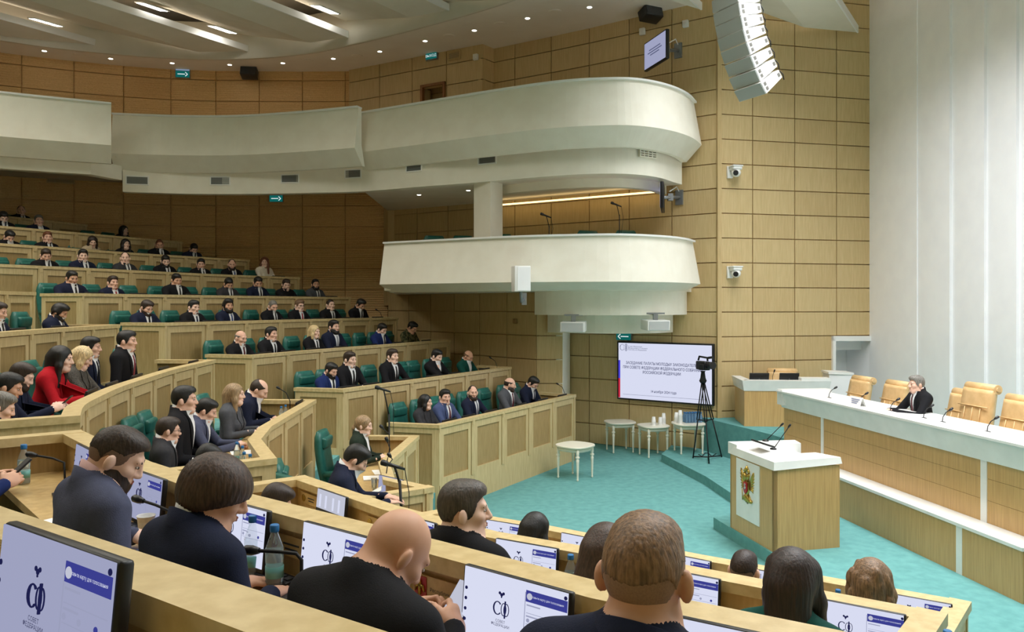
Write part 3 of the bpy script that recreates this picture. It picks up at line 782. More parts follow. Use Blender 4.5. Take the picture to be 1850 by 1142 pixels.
G3 = [(-2.98, 5.46), (-3.26, 6.04), (-3.455, 6.67), (-3.66, 7.45), (-3.83, 8.36), (-4.03, 9.6), (-4.15, 11.1)]
G_ROWS = {1: [(-0.76, 7.57), (-1.185, 7.94), (-1.37, 8.78), (-1.25, 10.57)], 2: [(-1.93, 6.47), (-2.35, 7.4), (-2.49, 8.19), (-2.6, 10.5)],
          3: spline(G3, 3), 4: [(-4.2, 4.8), (-4.55, 5.5), (-4.8, 6.25), (-5.03, 7.1), (-5.2, 8.1), (-5.42, 9.45), (-5.58, 11.3)],
          5: [(-6.4, 7.6), (-6.65, 9.0), (-6.95, 11.6)]}
H_ROWS = {1: [(-0.586, 6.75), (0.285, 6.23), (1.31, 5.5), (2.65, 4.63)], 2: [(-1.52, 5.8), (-0.73, 4.93), (-0.09, 4.355), (0.414, 4.06), (1.73, 3.2)],
          3: [(-2.62, 4.81), (-1.76, 3.84), (-1.07, 3.19), (-0.265, 2.56), (0.26, 2.14), (0.745, 1.84), (1.5, 1.3)],
          4: [(-3.3, 3.3), (-2.2, 2.45), (-1.0, 1.55), (-0.3, 1.055), (0.5, 0.50)]}
# all paths must run so that the seats lie on the left-hand side
H_ROWS = {k: v[::-1] for k, v in H_ROWS.items()}
BLOCKS = {'F': F_ROWS, 'G': G_ROWS, 'H': H_ROWS}
AISLE = {('F', 0): Vector((-0.95, 0.25)).normalized(), ('G', 1): Vector((-0.98, 0.05)).normalized(), ('G', 0): Vector((-0.80, -0.60)).normalized(),
         ('H', 1): Vector((-0.80, -0.62)).normalized(), ('H', 0): Vector((-0.62, -0.78)).normalized(), ('F', 1): Vector((-0.80, 0.6)).normalized()}
BLOCKNAME = {'F': 'in the block along the far wall', 'G': 'in the middle block', 'H': 'in the block of the long-haired woman'}
ORD = ['', 'first', 'second', 'third', 'fourth', 'fifth', 'sixth', 'seventh', 'eighth', 'top']

# stepped floor: one carpeted tier per row, through all blocks
for k in range(1, 10):
    pts = []
    if k in H_ROWS: pts += H_ROWS[k]
    if k in G_ROWS: pts += G_ROWS[k]
    pts += F_ROWS[k]
    if k == 5: pts = [(-5.7, 4.0)]+pts
    if k >= 6: pts = [(pts[0][0]-1.2, 7.0)]+pts
    if k in H_ROWS and k < 4: pts = [(pts[0][0]+0.9, pts[0][1]-0.55)]+pts
    pts = [tuple(p) for p in pts]
    back = [(-0.0, 0)]
    t = MB(); tt = 1.75 if k < 9 else 3.0
    N = normals(pts)
    rings = [[(p[0]+n_.x*0.05, p[1]+n_.y*0.05, ZFLO[k]), (p[0]+n_.x*tt, p[1]+n_.y*tt, ZFLO[k]), (p[0]+n_.x*tt, p[1]+n_.y*tt, ZFLO[k]-0.16), (p[0]+n_.x*0.05, p[1]+n_.y*0.05, ZFLO[k]-0.29)] for p, n_ in zip(pts, N)]
    t.loft(rings, 0, True, True, False)
    t.build('floor_tier', 'carpet', kind='structure')

def desk_row(blk, k):
    path = [tuple(p) for p in BLOCKS[blk][k]]; zt = ZTOP[k]; zf = ZFLO[k]
    if (blk, k) == ('H', 4): zt, zf = 2.60, 1.62
    capw = 0.08 if (blk, k) == ('H', 4) else 0.10
    zb = 0.0 if k == 1 else ZFLO[k-1]
    what = {'F': 'oak panelled desk front of the %s row from the floor along the far wall', 'G': 'curved oak desk of the %s row from the floor in the middle block', 'H': 'oak desk of the %s row from the floor with lit white screens'}[blk] % ORD[k]
    if k == 9: what = 'oak desk front of the topmost row below the acoustic wall'
    o = empty('desk_row', (path[0][0], path[0][1], zb), 0, what, 'desk', 'tiered oak desk rows')
    L = plen(path)
    m = MB(); m.sweep(path, [(0.028, zb), (0.07, zb), (0.07, zt-0.045), (0.028, zt-0.045)]); m.build('carcass', 'oak_inner', o)
    m = MB(); m.sweep(path, [(-0.02, zt-0.05), (capw, zt-0.05), (capw, zt), (-0.02, zt)]); m.build('cap', 'oak_cap', o)
    dw = 0.55 if blk == 'F' else 0.43
    m = MB(); m.sweep(path, [(0.07, zf+0.72), (dw, zf+0.72), (dw, zf+0.76), (0.07, zf+0.76)]); m.build('work_surface', 'oak_work', o)
    # the base below the panels
    zp = zt-0.88
    m = MB(); m.sweep(path, [(0.0, zb), (0.03, zb), (0.03, zp), (0.0, zp)]); m.build('base_board', 'oak_desk', o)
    n = max(2, round(L/0.88))
    for i in range(n):
        a, b = L*i/n, L*(i+1)/n
        # post
        seg = cut_path(path, max(0, a-0.045), a+0.045)
        m = MB(); m.sweep(seg, [(-0.012, zp), (0.03, zp), (0.03, zt-0.05), (-0.012, zt-0.05)]); m.sweep(cut_path(path, max(0, a-0.03), a+0.03), [(-0.02, zt-0.11), (-0.012, zt-0.11), (-0.012, zt-0.05), (-0.02, zt-0.05)])
        m.build('post', 'oak_desk', o)
        lo, hi = a+0.055, b-0.055
        if i == n-1: hi = b-0.06
        m = MB()
        m.sweep(cut_path(path, lo, lo+0.075), [(0.0, zp), (0.03, zp), (0.03, zt-0.06), (0.0, zt-0.06)])
        m.sweep(cut_path(path, hi-0.075, hi), [(0.0, zp), (0.03, zp), (0.03, zt-0.06), (0.0, zt-0.06)])
        m.sweep(cut_path(path, lo+0.075, hi-0.075), [(0.0, zt-0.16), (0.03, zt-0.16), (0.03, zt-0.06), (0.0, zt-0.06)])
        m.sweep(cut_path(path, lo+0.075, hi-0.075), [(0.0, zp), (0.03, zp), (0.03, zp+0.10), (0.0, zp+0.10)])
        m.build('panel_frame', 'oak_desk', o)
        m = MB(); m.sweep(cut_path(path, lo+0.075, hi-0.075), [(0.018, zp+0.10), (0.028, zp+0.10), (0.028, zt-0.16), (0.018, zt-0.16)]); m.build('inset_panel', 'oak_inset', o)
    seg = cut_path(path, L-0.06, L)
    m = MB(); m.sweep(seg, [(-0.012, zp), (0.03, zp), (0.03, zt-0.05), (-0.012, zt-0.05)]); m.build('post', 'oak_desk', o)
    # cheeks at the ends, running back along the aisle
    for e_ in (0, 1):
        P = Vector(path[0] if e_ == 0 else path[-1]); av = AISLE[(blk, e_)]
        ln = 0.78
        Q = P+av*ln; inn = Vector((-av.y, av.x)) if e_ == 1 else Vector((av.y, -av.x))
        inn = inn if inn.dot(Vector(along(path, L/2)[0])-P) > 0 else -inn
        def slab(mb, d0, d1, o0, o1, za, zb_):
            c = [P+av*d0+inn*o0, P+av*d1+inn*o0, P+av*d1+inn*o1, P+av*d0+inn*o1]
            mb.prism(c, za, zb_)
        m = MB(); slab(m, -0.01, ln, 0.012, 0.06, zb, zt-0.045); m.build('cheek', 'oak_inset', o)
        m = MB(); slab(m, -0.02, ln+0.02, -0.015, 0.10, zt-0.048, zt+0.002); m.build('cap', 'oak_cap', o)
        m = MB(); slab(m, 0.0, 0.10, 0.0, 0.03, zb, zt-0.05); m.build('post', 'oak_desk', o)
        m = MB(); slab(m, ln-0.08, ln, 0.0, 0.03, zb, zt-0.05); m.build('post', 'oak_desk', o)
        m = MB(); slab(m, 0.10, ln-0.08, 0.0, 0.03, zt-0.13, zt-0.05); m.build('rail', 'oak_desk', o)
        m = MB(); slab(m, 0.10, ln-0.08, 0.0, 0.03, zb, zp); m.build('base_board', 'oak_desk', o)
    return o
DESK = {}
for blk in 'FGH':
    for k in BLOCKS[blk]:
        DESK[(blk, k)] = desk_row(blk, k)

# ================================================================== THE STAGE
ST = 0.15; PLAT = 0.79
m = MB(); m.prism([(3.25, 16.25), (2.87, 15.3), (3.23, 13.3), (3.33, 12.07), (3.36, 11.1), (2.71, 10.72), (3.0, 9.12), (3.35, 8.1), (4.1, 6.4), (4.6, 3.5), (8.7, 3.5), (7.7, 16.4), (4.05, 15.65)], 0.0, ST); m.build('floor_step', 'carpet', kind='structure')
m = MB(); m.prism([(3.74, 15.75), (4.20, 14.4), (4.45, 13.6), (4.62, 12.6), (4.95, 10.3), (5.35, 7.4), (5.8, 3.5), (8.6, 3.5), (7.6, 16.4), (4.05, 15.68)], ST, PLAT); m.build('floor_platform', 'carpet', kind='structure')

# presidium desk: plinth, ledge, upper front, band
ud = Vector((0.142, -0.99)).normalized(); nd = Vector((ud.y, -ud.x)); nd = -nd if nd.x > 0 else nd      # nd points to the hall
P0 = Vector((4.42, 10.74))
def pl(s, off, z=None):
    p = P0+ud*s-nd*off
    return p if z is None else Vector((p.x, p.y, z))
pre = empty('presidium_desk', pl(0, 0, ST), 0, 'long presidium desk with white top band and two tiers of oak', 'desk')
s_far, s_near = -2.3, 3.17
def pbox(mb, s0, s1, o0, o1, z0, z1): mb.prism([pl(s0, o0), pl(s1, o0), pl(s1, o1), pl(s0, o1)], z0, z1)
m = MB(); pbox(m, s_far, s_near, 0.02, 0.32, ST, 0.66); m.build('plinth_core', 'oak_stage', pre)
def s_of(x, off):      # station along the desk of a pixel column
    k = (x-CX)/FPX; a = pl(0, off)
    return (k*a.y-a.x)/(ud.x-k*ud.y)
sw = s_of(1733, 0.0); edges = [s_far, s_of(1483, 0)-0.9, sw-0.05]
for a, b in ((s_far, sw-0.045), (sw+0.045, s_near)):
    m = MB(); pbox(m, a, b, 0.0, 0.022, ST, 0.655); m.build('plinth_panel', 'oak_stage', pre)
m = MB(); pbox(m, sw-0.045, sw+0.045, -0.004, 0.022, ST, 0.655); m.build('plinth_post', 'stone_white', pre)
m = MB(); pbox(m, s_far, s_near+0.01, -0.015, 0.40, 0.655, 0.69); m.build('ledge', 'stone_white', pre)
u1, u2 = s_of(1486, 0.3), s_of(1778, 0.3)
posts = [u1, u2]
for a, b in ((s_far+0.2, u1-0.035), (u1+0.035, u2-0.045), (u2+0.045, 7.0)):
    zs = [0.69, 0.93, 1.16, 1.36]
    for z0, z1 in zip(zs[:-1], zs[1:]):
        m = MB(); pbox(m, a, b, 0.30, 0.33, z0+0.001, z1-0.002); m.build('front_panel', 'oak_stage', pre)
m = MB(); pbox(m, s_far+0.2, 7.0, 0.325, 0.42, 0.69, 1.6); m.build('upper_core', 'oak_stage', pre)
for uu, w_ in ((u1, 0.035), (u2, 0.045)):
    m = MB(); pbox(m, uu-w_, uu+w_, 0.292, 0.33, 0.69, 1.36); m.build('front_post', 'stone_white', pre)
# the band leans outwards; its top is a broad white board
m = MB()
for a, b in ((s_far+0.12, 7.0),):
    m.hexa([pl(a, 0.27, 1.35), pl(b, 0.27, 1.35), pl(b, 0.42, 1.35), pl(a, 0.42, 1.35)], [pl(a, 0.20, 1.60), pl(b, 0.20, 1.60), pl(b, 0.42, 1.60), pl(a, 0.42, 1.60)])
m.build('band', 'stone_white', pre)
m = MB(); pbox(m, s_far+0.10, 7.0, 0.18, 0.46, 1.60, 1.625); m.build('top_rim', 'stone_white', pre)
m = MB(); pbox(m, s_far+0.12, 7.0, 0.46, 1.0, 1.55, 1.60); m.build('desktop', 'stone_white', pre)
m = MB(); pbox(m, s_far+0.10, s_far+0.28, 0.2, 1.05, 1.40, 1.645); m.build('end_rim', 'stone_white', pre)
m = MB(); pbox(m, s_far+0.14, s_far+0.2, 0.3, 1.0, PLAT, 1.41); m.build('end_panel', 'oak_stage', pre)

# secretary desk by the wall
sd = empty('secretary_desk', (4.9, 14.9, PLAT), 0, 'short oak secretary desk with white top beside the big display', 'desk')
A, B_, C_, D_ = (4.25, 14.58), (5.72, 14.45), (5.85, 15.3), (4.35, 15.55)
m = MB(); m.prism([A, B_, (5.74, 14.55), (4.33, 14.68)], PLAT, 1.46); m.build('front_panel', 'oak_stage', sd)
m = MB(); m.prism([A, (4.33, 14.68), (4.42, 15.5), D_], PLAT, 1.46); m.build('side_panel', 'oak_stage', sd)
m = MB(); m.hexa([(4.24, 14.57, 1.44), (5.74, 14.44, 1.44), (5.74, 14.62, 1.44), (4.34, 14.76, 1.44)], [(4.20, 14.53, 1.63), (5.77, 14.40, 1.63), (5.77, 14.62, 1.63), (4.34, 14.76, 1.63)]); m.build('front_band', 'stone_white', sd)
m = MB(); m.hexa([(4.24, 14.57, 1.44), (4.40, 14.76, 1.44), (4.46, 15.56, 1.44), (4.34, 15.6, 1.44)], [(4.20, 14.53, 1.63), (4.40, 14.76, 1.63), (4.46, 15.56, 1.63), (4.30, 15.62, 1.63)]); m.build('side_band', 'stone_white', sd)
m = MB(); m.prism([(4.4, 14.7), (5.75, 14.6), (5.78, 15.2), (4.45, 15.3)], 1.50, 1.54); m.build('desktop', 'stone_white', sd)
m = MB(); m.prism([(5.25, 14.45), (5.75, 14.4), (5.8, 14.7), (5.3, 14.75)], 1.63, 1.68); m.build('raised_end', 'stone_white', sd)
# white cabinet by the portal
wc = empty('white_cabinet', PD(1520, 700, 15.2), 0, 'plain white cabinet standing before the framed niche', 'cabinet')
a = PD(1498, 672, 15.2); b = PD(1540, 672, 15.0)
m = MB(); m.prism([(a.x, a.y), (b.x, b.y), (b.x+0.05, b.y+0.45), (a.x+0.05, a.y+0.45)], PLAT, a.z-0.04); m.build('body', 'plaster_white', wc)
m = MB(); m.prism([(a.x-0.02, a.y-0.02), (b.x+0.02, b.y-0.02), (b.x+0.07, b.y+0.47), (a.x+0.03, a.y+0.47)], a.z-0.04, a.z); m.build('top', 'stone_white', wc)

# podium
pd = empty('podium', (3.3, 9.8, ST), 0, 'oak podium with white rim and gilded double-headed eagle emblem', 'podium')
F0, F1, F2, F3 = Vector((2.81, 10.26)), Vector((3.02, 9.18)), Vector((3.86, 9.39)), Vector((3.72, 10.5))
def inset(c, k): return [p.lerp(c, k) for p in (F0, F1, F2, F3)]
pc = (F0+F1+F2+F3)/4
m = MB(); m.prism([F0, F1, F1.lerp(F2, .05), F0.lerp(F3, .05)], ST, 1.12); m.build('front_board', 'oak_stage', pd)
m = MB(); m.prism([F1, F2, F2.lerp(F3, .04), F1.lerp(F0, .04)], ST, 1.12); m.build('side_board', 'oak_stage', pd)
m = MB(); m.prism([F0, F3, F3.lerp(F2, .04), F0.lerp(F1, .04)], ST, 1.12); m.build('side_board', 'oak_stage', pd)
def rim(mb, a, b, ai, bi, z):
    o = [Vector((*a, 1.10)), Vector((*b, 1.10)), Vector((*bi, 1.10)), Vector((*ai, 1.10))]
    oo = [a+(a-pc).normalized()*0.0, b, bi, ai]
    mb.hexa(o, [Vector((*a, z)), Vector((*b, z)), Vector((*bi, z-0.0)), Vector((*ai, z-0.0))])
m = MB()
G0, G1, G2, G3_ = [p+(p-pc).normalized()*0.03 for p in (F0, F1, F2, F3)]
I0, I1, I2, I3 = inset(pc, 0.42)
zt = 1.215
m.hexa([(*G0, 1.10), (*G1, 1.10), (*I1, 1.10), (*I0, 1.10)], [(*G0.lerp(I0, .06), zt-0.02), (*G1.lerp(I1, .06), zt-0.02), (*I1, zt+0.02), (*I0, zt+0.02)])
m.build('rim_front', 'stone_white', pd)
m = MB(); m.hexa([(*G1, 1.10), (*G2, 1.14), (*I2, 1.10), (*I1, 1.10)], [(*G1.lerp(I1, .06), zt-0.02), (*G2.lerp(I2, .06), zt-0.0), (*I2, zt+0.02), (*I1, zt+0.02)]); m.build('rim_side', 'stone_white', pd)
m = MB(); m.hexa([(*G0, 1.10), (*G3_, 1.12), (*F3.lerp(F2, .16), 1.08), (*F0.lerp(F1, .16), 1.10)], [(*G0, zt+0.03), (*G3_, zt+0.01), (*F3.lerp(F2, .16), zt+0.0), (*F0.lerp(F1, .16), zt+0.02)]); m.build('rim_side', 'stone_white', pd)
m = MB(); m.prism(inset(pc, 0.15), 1.06, 1.11); m.build('reading_board', 'stone_white', pd)
uf2 = (F1-F0).normalized(); nf2 = Vector((uf2.y, -uf2.x)); nf2 = -nf2 if nf2.dot(pc-F0) > 0 else nf2
def fp(s, z, o=0.0):
    p = F0+uf2*s+nf2*o; return Vector((p.x, p.y, z))
Lf = (F1-F0).length
m = MB(); m.hexa([fp(Lf*.17, .36), fp(Lf*.70, .36), fp(Lf*.70, .36, .012), fp(Lf*.17, .36, .012)], [fp(Lf*.17, 1.08), fp(Lf*.70, 1.08), fp(Lf*.70, 1.08, .012), fp(Lf*.17, 1.08, .012)]); m.build('white_panel', 'stone_white', pd)
# emblem: gilded double-headed eagle in relief with a red shield
em = empty('emblem', fp(Lf*.44, 0.78, .02), parent=pd); CHILDREN.setdefault(pd.name, []).append(em)
em.location = world_matrix(pd).inverted() @ fp(Lf*.44, 0.78, .02)
EU = Vector((uf2.x, uf2.y, 0)); EN = Vector((nf2.x, nf2.y, 0)); EO = fp(Lf*.44, 0.78, .012)
def ep(a, b, c=0.0): return EO+EU*a+Vector((0, 0, b))+EN*c
m = MB(); S = 0.9
ER = Matrix((EU, EN, Vector((0, 0, 1)))).transposed()
m.sphere(ep(0, -0.01), (0.062*S, 0.025, 0.12*S), 0, 12, ER)
for sg in (-1, 1):
    m.tube([ep(sg*0.02, 0.07), ep(sg*0.035, 0.12, .01), ep(sg*0.045, 0.155, .012)], [0.026, 0.02, 0.022], 8)
    m.tube([ep(sg*0.045, 0.155, .012), ep(sg*0.085, 0.148, .012)], [0.018, 0.004], 8)
    for q, (a0, ln) in enumerate([(1.35, 0.20), (1.12, 0.215), (0.9, 0.21), (0.66, 0.20), (0.42, 0.19), (0.18, 0.18), (-0.06, 0.17), (-0.3, 0.16), (-0.55, 0.15)]):
        r0 = ep(sg*0.05, 0.04-0.008*q); tip = ep(sg*(0.06+ln*0.62*max(0.45, math.cos(a0*0.55))), 0.02+ln*math.sin(a0)*0.9, .004)
        mid = r0.lerp(tip, 0.55)+Vector((0, 0, 0.012))+EU*sg*0.012
        m.tube([r0, mid, tip], [0.014, 0.013, 0.005], 6)
    m.tube([ep(sg*0.03, -0.10), ep(sg*0.085, -0.15, .008), ep(sg*0.105, -0.17, .01)], [0.018, 0.012, 0.014], 6)
    m.lathe([(0.016, -.012), (0.022, 0.004), (0.012, 0.022), (0.003, 0.03)], ep(sg*0.045, 0.185, .01), 8)
m.lathe([(0.022, -.016), (0.03, 0.006), (0.016, 0.03), (0.004, 0.045)], ep(0, 0.21, .01), 10)
for q in range(-3, 4): m.tube([ep(0.008*q, -0.10), ep(0.026*q, -0.175, .006), ep(0.03*q, -0.215+abs(q)*0.012, .004)], [0.012, 0.013, 0.005], 6)
m.tube([ep(-0.105, -0.19, .012), ep(-0.12, -0.05, .012)], 0.006, 6)
m.sphere(ep(0.11, -0.165, .014), 0.024)
m.build('eagle', 'gold', em)
m = MB(); sh = [(-0.042, 0.055), (0.042, 0.055), (0.042, -0.05), (0.02, -0.075), (0, -0.085), (-0.02, -0.075), (-0.042, -0.05)]
m.hexa([ep(a, b, .022) for a, b in sh], [ep(a, b, .036) for a, b in sh]); m.build('shield', 'shield_red', em)
m = MB(); m.sphere(ep(0.0, -0.015, .038), (0.024, 0.006, 0.016), 0, 8, ER); m.sphere(ep(-0.006, 0.018, .038), (0.010, 0.006, 0.022), 0, 8, ER); m.tube([ep(0.02, 0.035, .038), ep(-0.022, -0.055, .038)], 0.003, 5); m.build('rider', 'silver', em)
# tablet and two goosenecks of the podium
def gooseneck(name, pts, lab, parent=None, r=0.006, head=0.014, cat='microphone', base=True, grp=None):
    o = empty(name, pts[0], 0, lab, cat, grp)
    m = MB(); m.tube(pts, r, 7); m.build('gooseneck', 'black_matte', o)
    a, b = Vector(pts[-2]), Vector(pts[-1]); d = (b-a).normalized()
    m = MB(); m.tube([b-d*0.005, b+d*0.02, b+d*0.045, b+d*0.055], [head*.6, head, head, head*.5], 10); m.build('mic_head', 'black_plastic', o)
    if base:
        m = MB(); m.lathe([(0.04, 0), (0.04, 0.012), (0.02, 0.02)], pts[0], 12); m.build('foot', 'black_plastic', o)
    return o
gooseneck('podium_microphone', [PD(1383, 797, 9.8), PD(1395, 785, 9.8), PD(1410, 770, 9.75)], 'thin podium microphone rising behind the black tablet', None, 0.005, 0.013)
gooseneck('podium_microphone', [PD(1397, 812, 9.7), PD(1410, 793, 9.7), PD(1424, 773, 9.65)], 'thin podium microphone next to the white sheet', None, 0.005, 0.013)
tb = empty('tablet', PD(1378, 802, 9.75), 0, 'black tablet leaning on the podium board', 'tablet')
R = rotz(-1.35) @ rot(1.25, 'X')
m = MB(); m.rbox(PD(1378, 801, 9.75), (0.3, 0.02, 0.16), 0.006, R); m.build('casing', 'black_plastic', tb)
m = MB(); m.box(PD(1378, 801, 9.75)+R @ Vector((0, -0.012, 0)), (0.27, 0.003, 0.13), R); m.build('screen', 'charcoal', tb)

# ------------------------------------------------------------------ beige presidium chairs
def beige_chair(px, lab, off=1.42, z=PLAT, face=None, top=1.08, Y=None, st=None):
    if st is not None: p = pl(st, off)
    elif Y is None:
        s = s_of(px, off); p = pl(s, off)
    else: p = PD(px, 0, Y).xy
    rz = math.atan2(nd.y, nd.x)-math.pi/2+(face or 0)       # local +Y towards the hall
    o = empty('presidium_chair', (p.x, p.y, z), rz, lab, 'chair', 'beige leather presidium chairs')
    b = MB(); n = 14; rings = []
    for i in range(n):
        t = i/(n-1); zz = 0.46+t*(top-0.52)
        yb = -0.20-0.10*t
        wv = 0.29-0.02*t
        rings.append([Vector((x_*wv, yb+yy-0.02*abs(x_)**2*0, zz)) for x_, yy in ((-1, 0.0), (-0.93, 0.05), (-0.5, 0.065), (0, 0.07), (0.5, 0.065), (0.93, 0.05), (1, 0.0), (0.9, -0.06), (0, -0.075), (-0.9, -0.06))])
    b.loft(rings); b.build('backrest', 'leather_beige', o, True)
    r = MB(); r.tube([(-0.27, -0.34, top-0.05), (0.27, -0.34, top-0.05)], 0.062, 14); r.tube([(-0.285, -0.34, top-0.05), (0.285, -0.34, top-0.05)], 0.03, 12); r.build('rolled_headrest', 'leather_beige', o, True)
    for q in (-0.5, 0, 0.5):
        sm_ = MB(); sm_.tube([(q*0.29, -0.132, 0.55), (q*0.28, -0.19, top-0.3)], 0.006, 6); sm_.build('seam', 'leather_beige', o, True)
    sm_ = MB(); sm_.tube([(-0.27, -0.19, top-0.28), (0.27, -0.19, top-0.28)], 0.008, 6); sm_.build('seam', 'leather_beige', o, True)
    s_ = MB(); s_.rbox((0, 0.06, 0.44), (0.56, 0.52, 0.13), 0.05, None, 0, 3); s_.build('seat', 'leather_beige', o, True)
    for sx in (-1, 1):
        a = MB(); a.tube([(sx*0.31, -0.18, 0.62), (sx*0.31, 0.2, 0.62), (sx*0.31, 0.24, 0.45)], [0.035, 0.035, 0.03], 8); a.build('armrest', 'leather_beige', o, True)
    p_ = MB(); p_.lathe([(0.035, 0.06), (0.035, 0.40)], (0, 0, 0), 10)
    for k in range(5): p_.tube([(0, 0, 0.07), (0.3*math.cos(k*1.2566), 0.3*math.sin(k*1.2566), 0.035)], 0.022, 6)
    p_.build('pedestal', 'metal_grey', o, True)
    return o
beige_chair(1526, 'beige leather chair with rolled top behind the white name plate', 1.40, top=1.03)
beige_chair(1588, 'beige leather chair with rolled top half hidden by the seated speaker\'s shoulder', 1.35, top=1.05)
SPK = s_of(1655, 1.02)+0.14
beige_chair(0, 'beige leather chair with rolled top behind the seated speaker\'s back', 1.36, top=1.07, st=SPK)
beige_chair(1733, 'tall beige leather chair with rolled top and vertical seams, standing empty', 1.35, top=1.18)
beige_chair(1808, 'beige leather chair at the presidium desk beyond the tall empty one', 1.35, top=1.1)
beige_chair(1416, 'tan leather chair with rolled top at the secretary desk', Y=15.3, face=1.2, top=0.97)
# monitors on the secretary desk
def desk_monitor(p, rz, w, h, screen, lab, tilt=0.2, deep=True, grp=None, back=False):
    o = empty('desk_monitor', p, rz, lab, 'monitor', grp)
    R = rot(-tilt, 'X')
    m = MB(); m.rbox(R @ Vector((0, 0, h/2+0.01)), (w, 0.022, h), 0.006, R); m.build('casing', 'black_plastic', o, True)
    if screen:
        m = MB(); m.box(R @ Vector((0, -0.0125, h/2+0.018)), (w*0.955, 0.003, h*0.90), R); m.build('screen', screen, o, True)
    m = MB(); m.box((0, 0.02, 0.006), (w*0.4, 0.075, 0.012)); m.tube([(0, 0.03, 0.006), (0, 0.03, h*0.5)], 0.014, 8); m.build('stand', 'black_plastic', o, True)
    return o, R
for x, l in ((1371, 'black monitor back on the secretary desk by its left corner'), (1425, 'black monitor back on the secretary desk before the tan chair')):
    p = PD(x, 690, 14.98); desk_monitor((p.x, p.y, 1.541), math.pi-0.08, 0.36, 0.19, None, l, 0.25)
gooseneck('desk_microphone', [(4.90, 14.98, 1.541), (4.89, 14.96, 1.67), (4.91, 14.94, 1.75)], 'small microphone between the two secretary monitors', None, 0.005, 0.014)
for x0, y0, x1, y1, l in ((1497, 722, 1505, 710, 'microphone at the far end of the presidium desk'), (1552, 738, 1556, 719, 'microphone behind the white name plate'), (1608, 744, 1612, 731, 'microphone between the speaker\'s hands'), (1668, 757, 1675, 743, 'thin microphone before the speaker\'s sleeve'), (1702, 765, 1716, 754, 'microphone beside the tall empty chair'), (1783, 784, 1799, 771, 'microphone between the tall chair and the next one')):
    s = s_of(x0, 0.75); b = pl(s, 0.75); q = Vector((b.x, b.y, 1.60)); Yb = b.y
    s = s_of(x0, 0.52); b = pl(s, 0.52); q = Vector((b.x, b.y, 1.60))
    gooseneck('desk_microphone', [q, q+Vector((0.01, 0, 0.07)), q+Vector((0.045, 0, 0.125)), q+Vector((0.085, 0, 0.15))], l, None, 0.005, 0.015)
# name plate
s = s_of(1548, 0.36); a = pl(s, 0.36)
npz = empty('name_plate', (a.x, a.y, 1.625), math.atan2(ud.y, ud.x)+math.pi, 'white folded name plate on the presidium desk', 'name plate')
m = MB(); m.hexa([(-0.15, -0.05, 0), (0.15, -0.05, 0), (0.15, -0.045, 0), (-0.15, -0.045, 0)], [(-0.15, 0.0, 0.12), (0.15, 0.0, 0.12), (0.15, 0.004, 0.12), (-0.15, 0.004, 0.12)])
m.hexa([(-0.15, 0.05, 0), (0.15, 0.05, 0), (0.15, 0.045, 0), (-0.15, 0.045, 0)], [(-0.15, 0.0, 0.12), (0.15, 0.0, 0.12), (0.15, 0.004, 0.12), (-0.15, 0.004, 0.12)]); m.build('card', 'paper', npz, True)
m = MB()
for zz, ww in ((0.085, 0.2), (0.06, 0.16), (0.035, 0.13)):
    for sg in (-1, 1): m.box((0, sg*(0.056-zz*0.42), zz), (ww, 0.003, 0.012), rot(-sg*0.39, 'X'))
m.build('printed_lines', 'screen_line', npz, True)

# interlocked C and Ph of the council's logo, drawn as strokes; at(a, b) gives a point for unit coordinates
def logo_cf(parent, at, mat, r):
    m = MB(); m.tube([at(-0.30+0.33*math.cos(t)*0.95, 0.42*math.sin(t)) for t in np.linspace(0.75, 5.53, 15)], [r*(0.7+0.8*abs(math.cos(t))) for t in np.linspace(0.75, 5.53, 15)], 6); m.build('letter_c', mat, parent)
    m = MB()
    for c in (0.20, 0.42): m.tube([at(c+0.20*math.cos(t)*(1.0), 0.40*math.sin(t)) for t in np.linspace(0, 6.283, 19)], r*0.75, 6)
    m.tube([at(0.31, 0.55), at(0.31, -0.55)], r*1.5, 6); m.build('letter_f', mat, parent)
# ------------------------------------------------------------------ big display
p0 = on_wall(1119, 616, W_TV, W_FLAT0); p1 = on_wall(1293, 621, W_TV, W_FLAT0)
utv = Vector((W_FLAT0[0]-W_TV[0], W_FLAT0[1]-W_TV[1], 0)).normalized(); ntv = Vector((utv.y, -utv.x, 0)); ntv = -ntv if ntv.y > 0 else ntv
tvw = (p1.xy-p0.xy).length; tvh = tvw*0.575; tvc = Vector(((p0.x+p1.x)/2, (p0.y+p1.y)/2, z_at(616, p0.y)-tvh/2))+ntv*0.07
tv = empty('wall_display', tvc, 0, 'large wall display showing a white title slide with dark lettering', 'screen')
Rtv = RR(utv, ntv)
m = MB(); m.rbox(tvc, (tvw, 0.07, tvh), 0.01, Rtv); m.build('bezel', 'black_plastic', tv)
sw_, sh_ = tvw*0.965, tvh*0.945
def tp(a, b, o=0.04): return tvc+utv*a*sw_+Vector((0, 0, b*sh_))+ntv*o
m = MB(); m.box(tvc+ntv*0.036, (sw_, 0.004, sh_), Rtv); m.build('screen', 'screen_white', tv)
def tbox(a, b, w_, h_, mat, name, o=0.040):
    m = MB(); m.box(tp(a, b, o), (w_*sw_, 0.003, h_*sh_), Rtv); return m.build(name, mat, tv)
tbox(-0.49, 0.02, 0.02, 0.33, 'slide_blue', 'blue_bar'); tbox(-0.49, -0.32, 0.02, 0.35, 'slide_red', 'red_bar')
tbox(0.0, -0.43, 0.9, 0.004, 'slide_text', 'rule')
M = lambda a, b: frame(tp(a, b, 0.043), utv, (0, 0, 1))
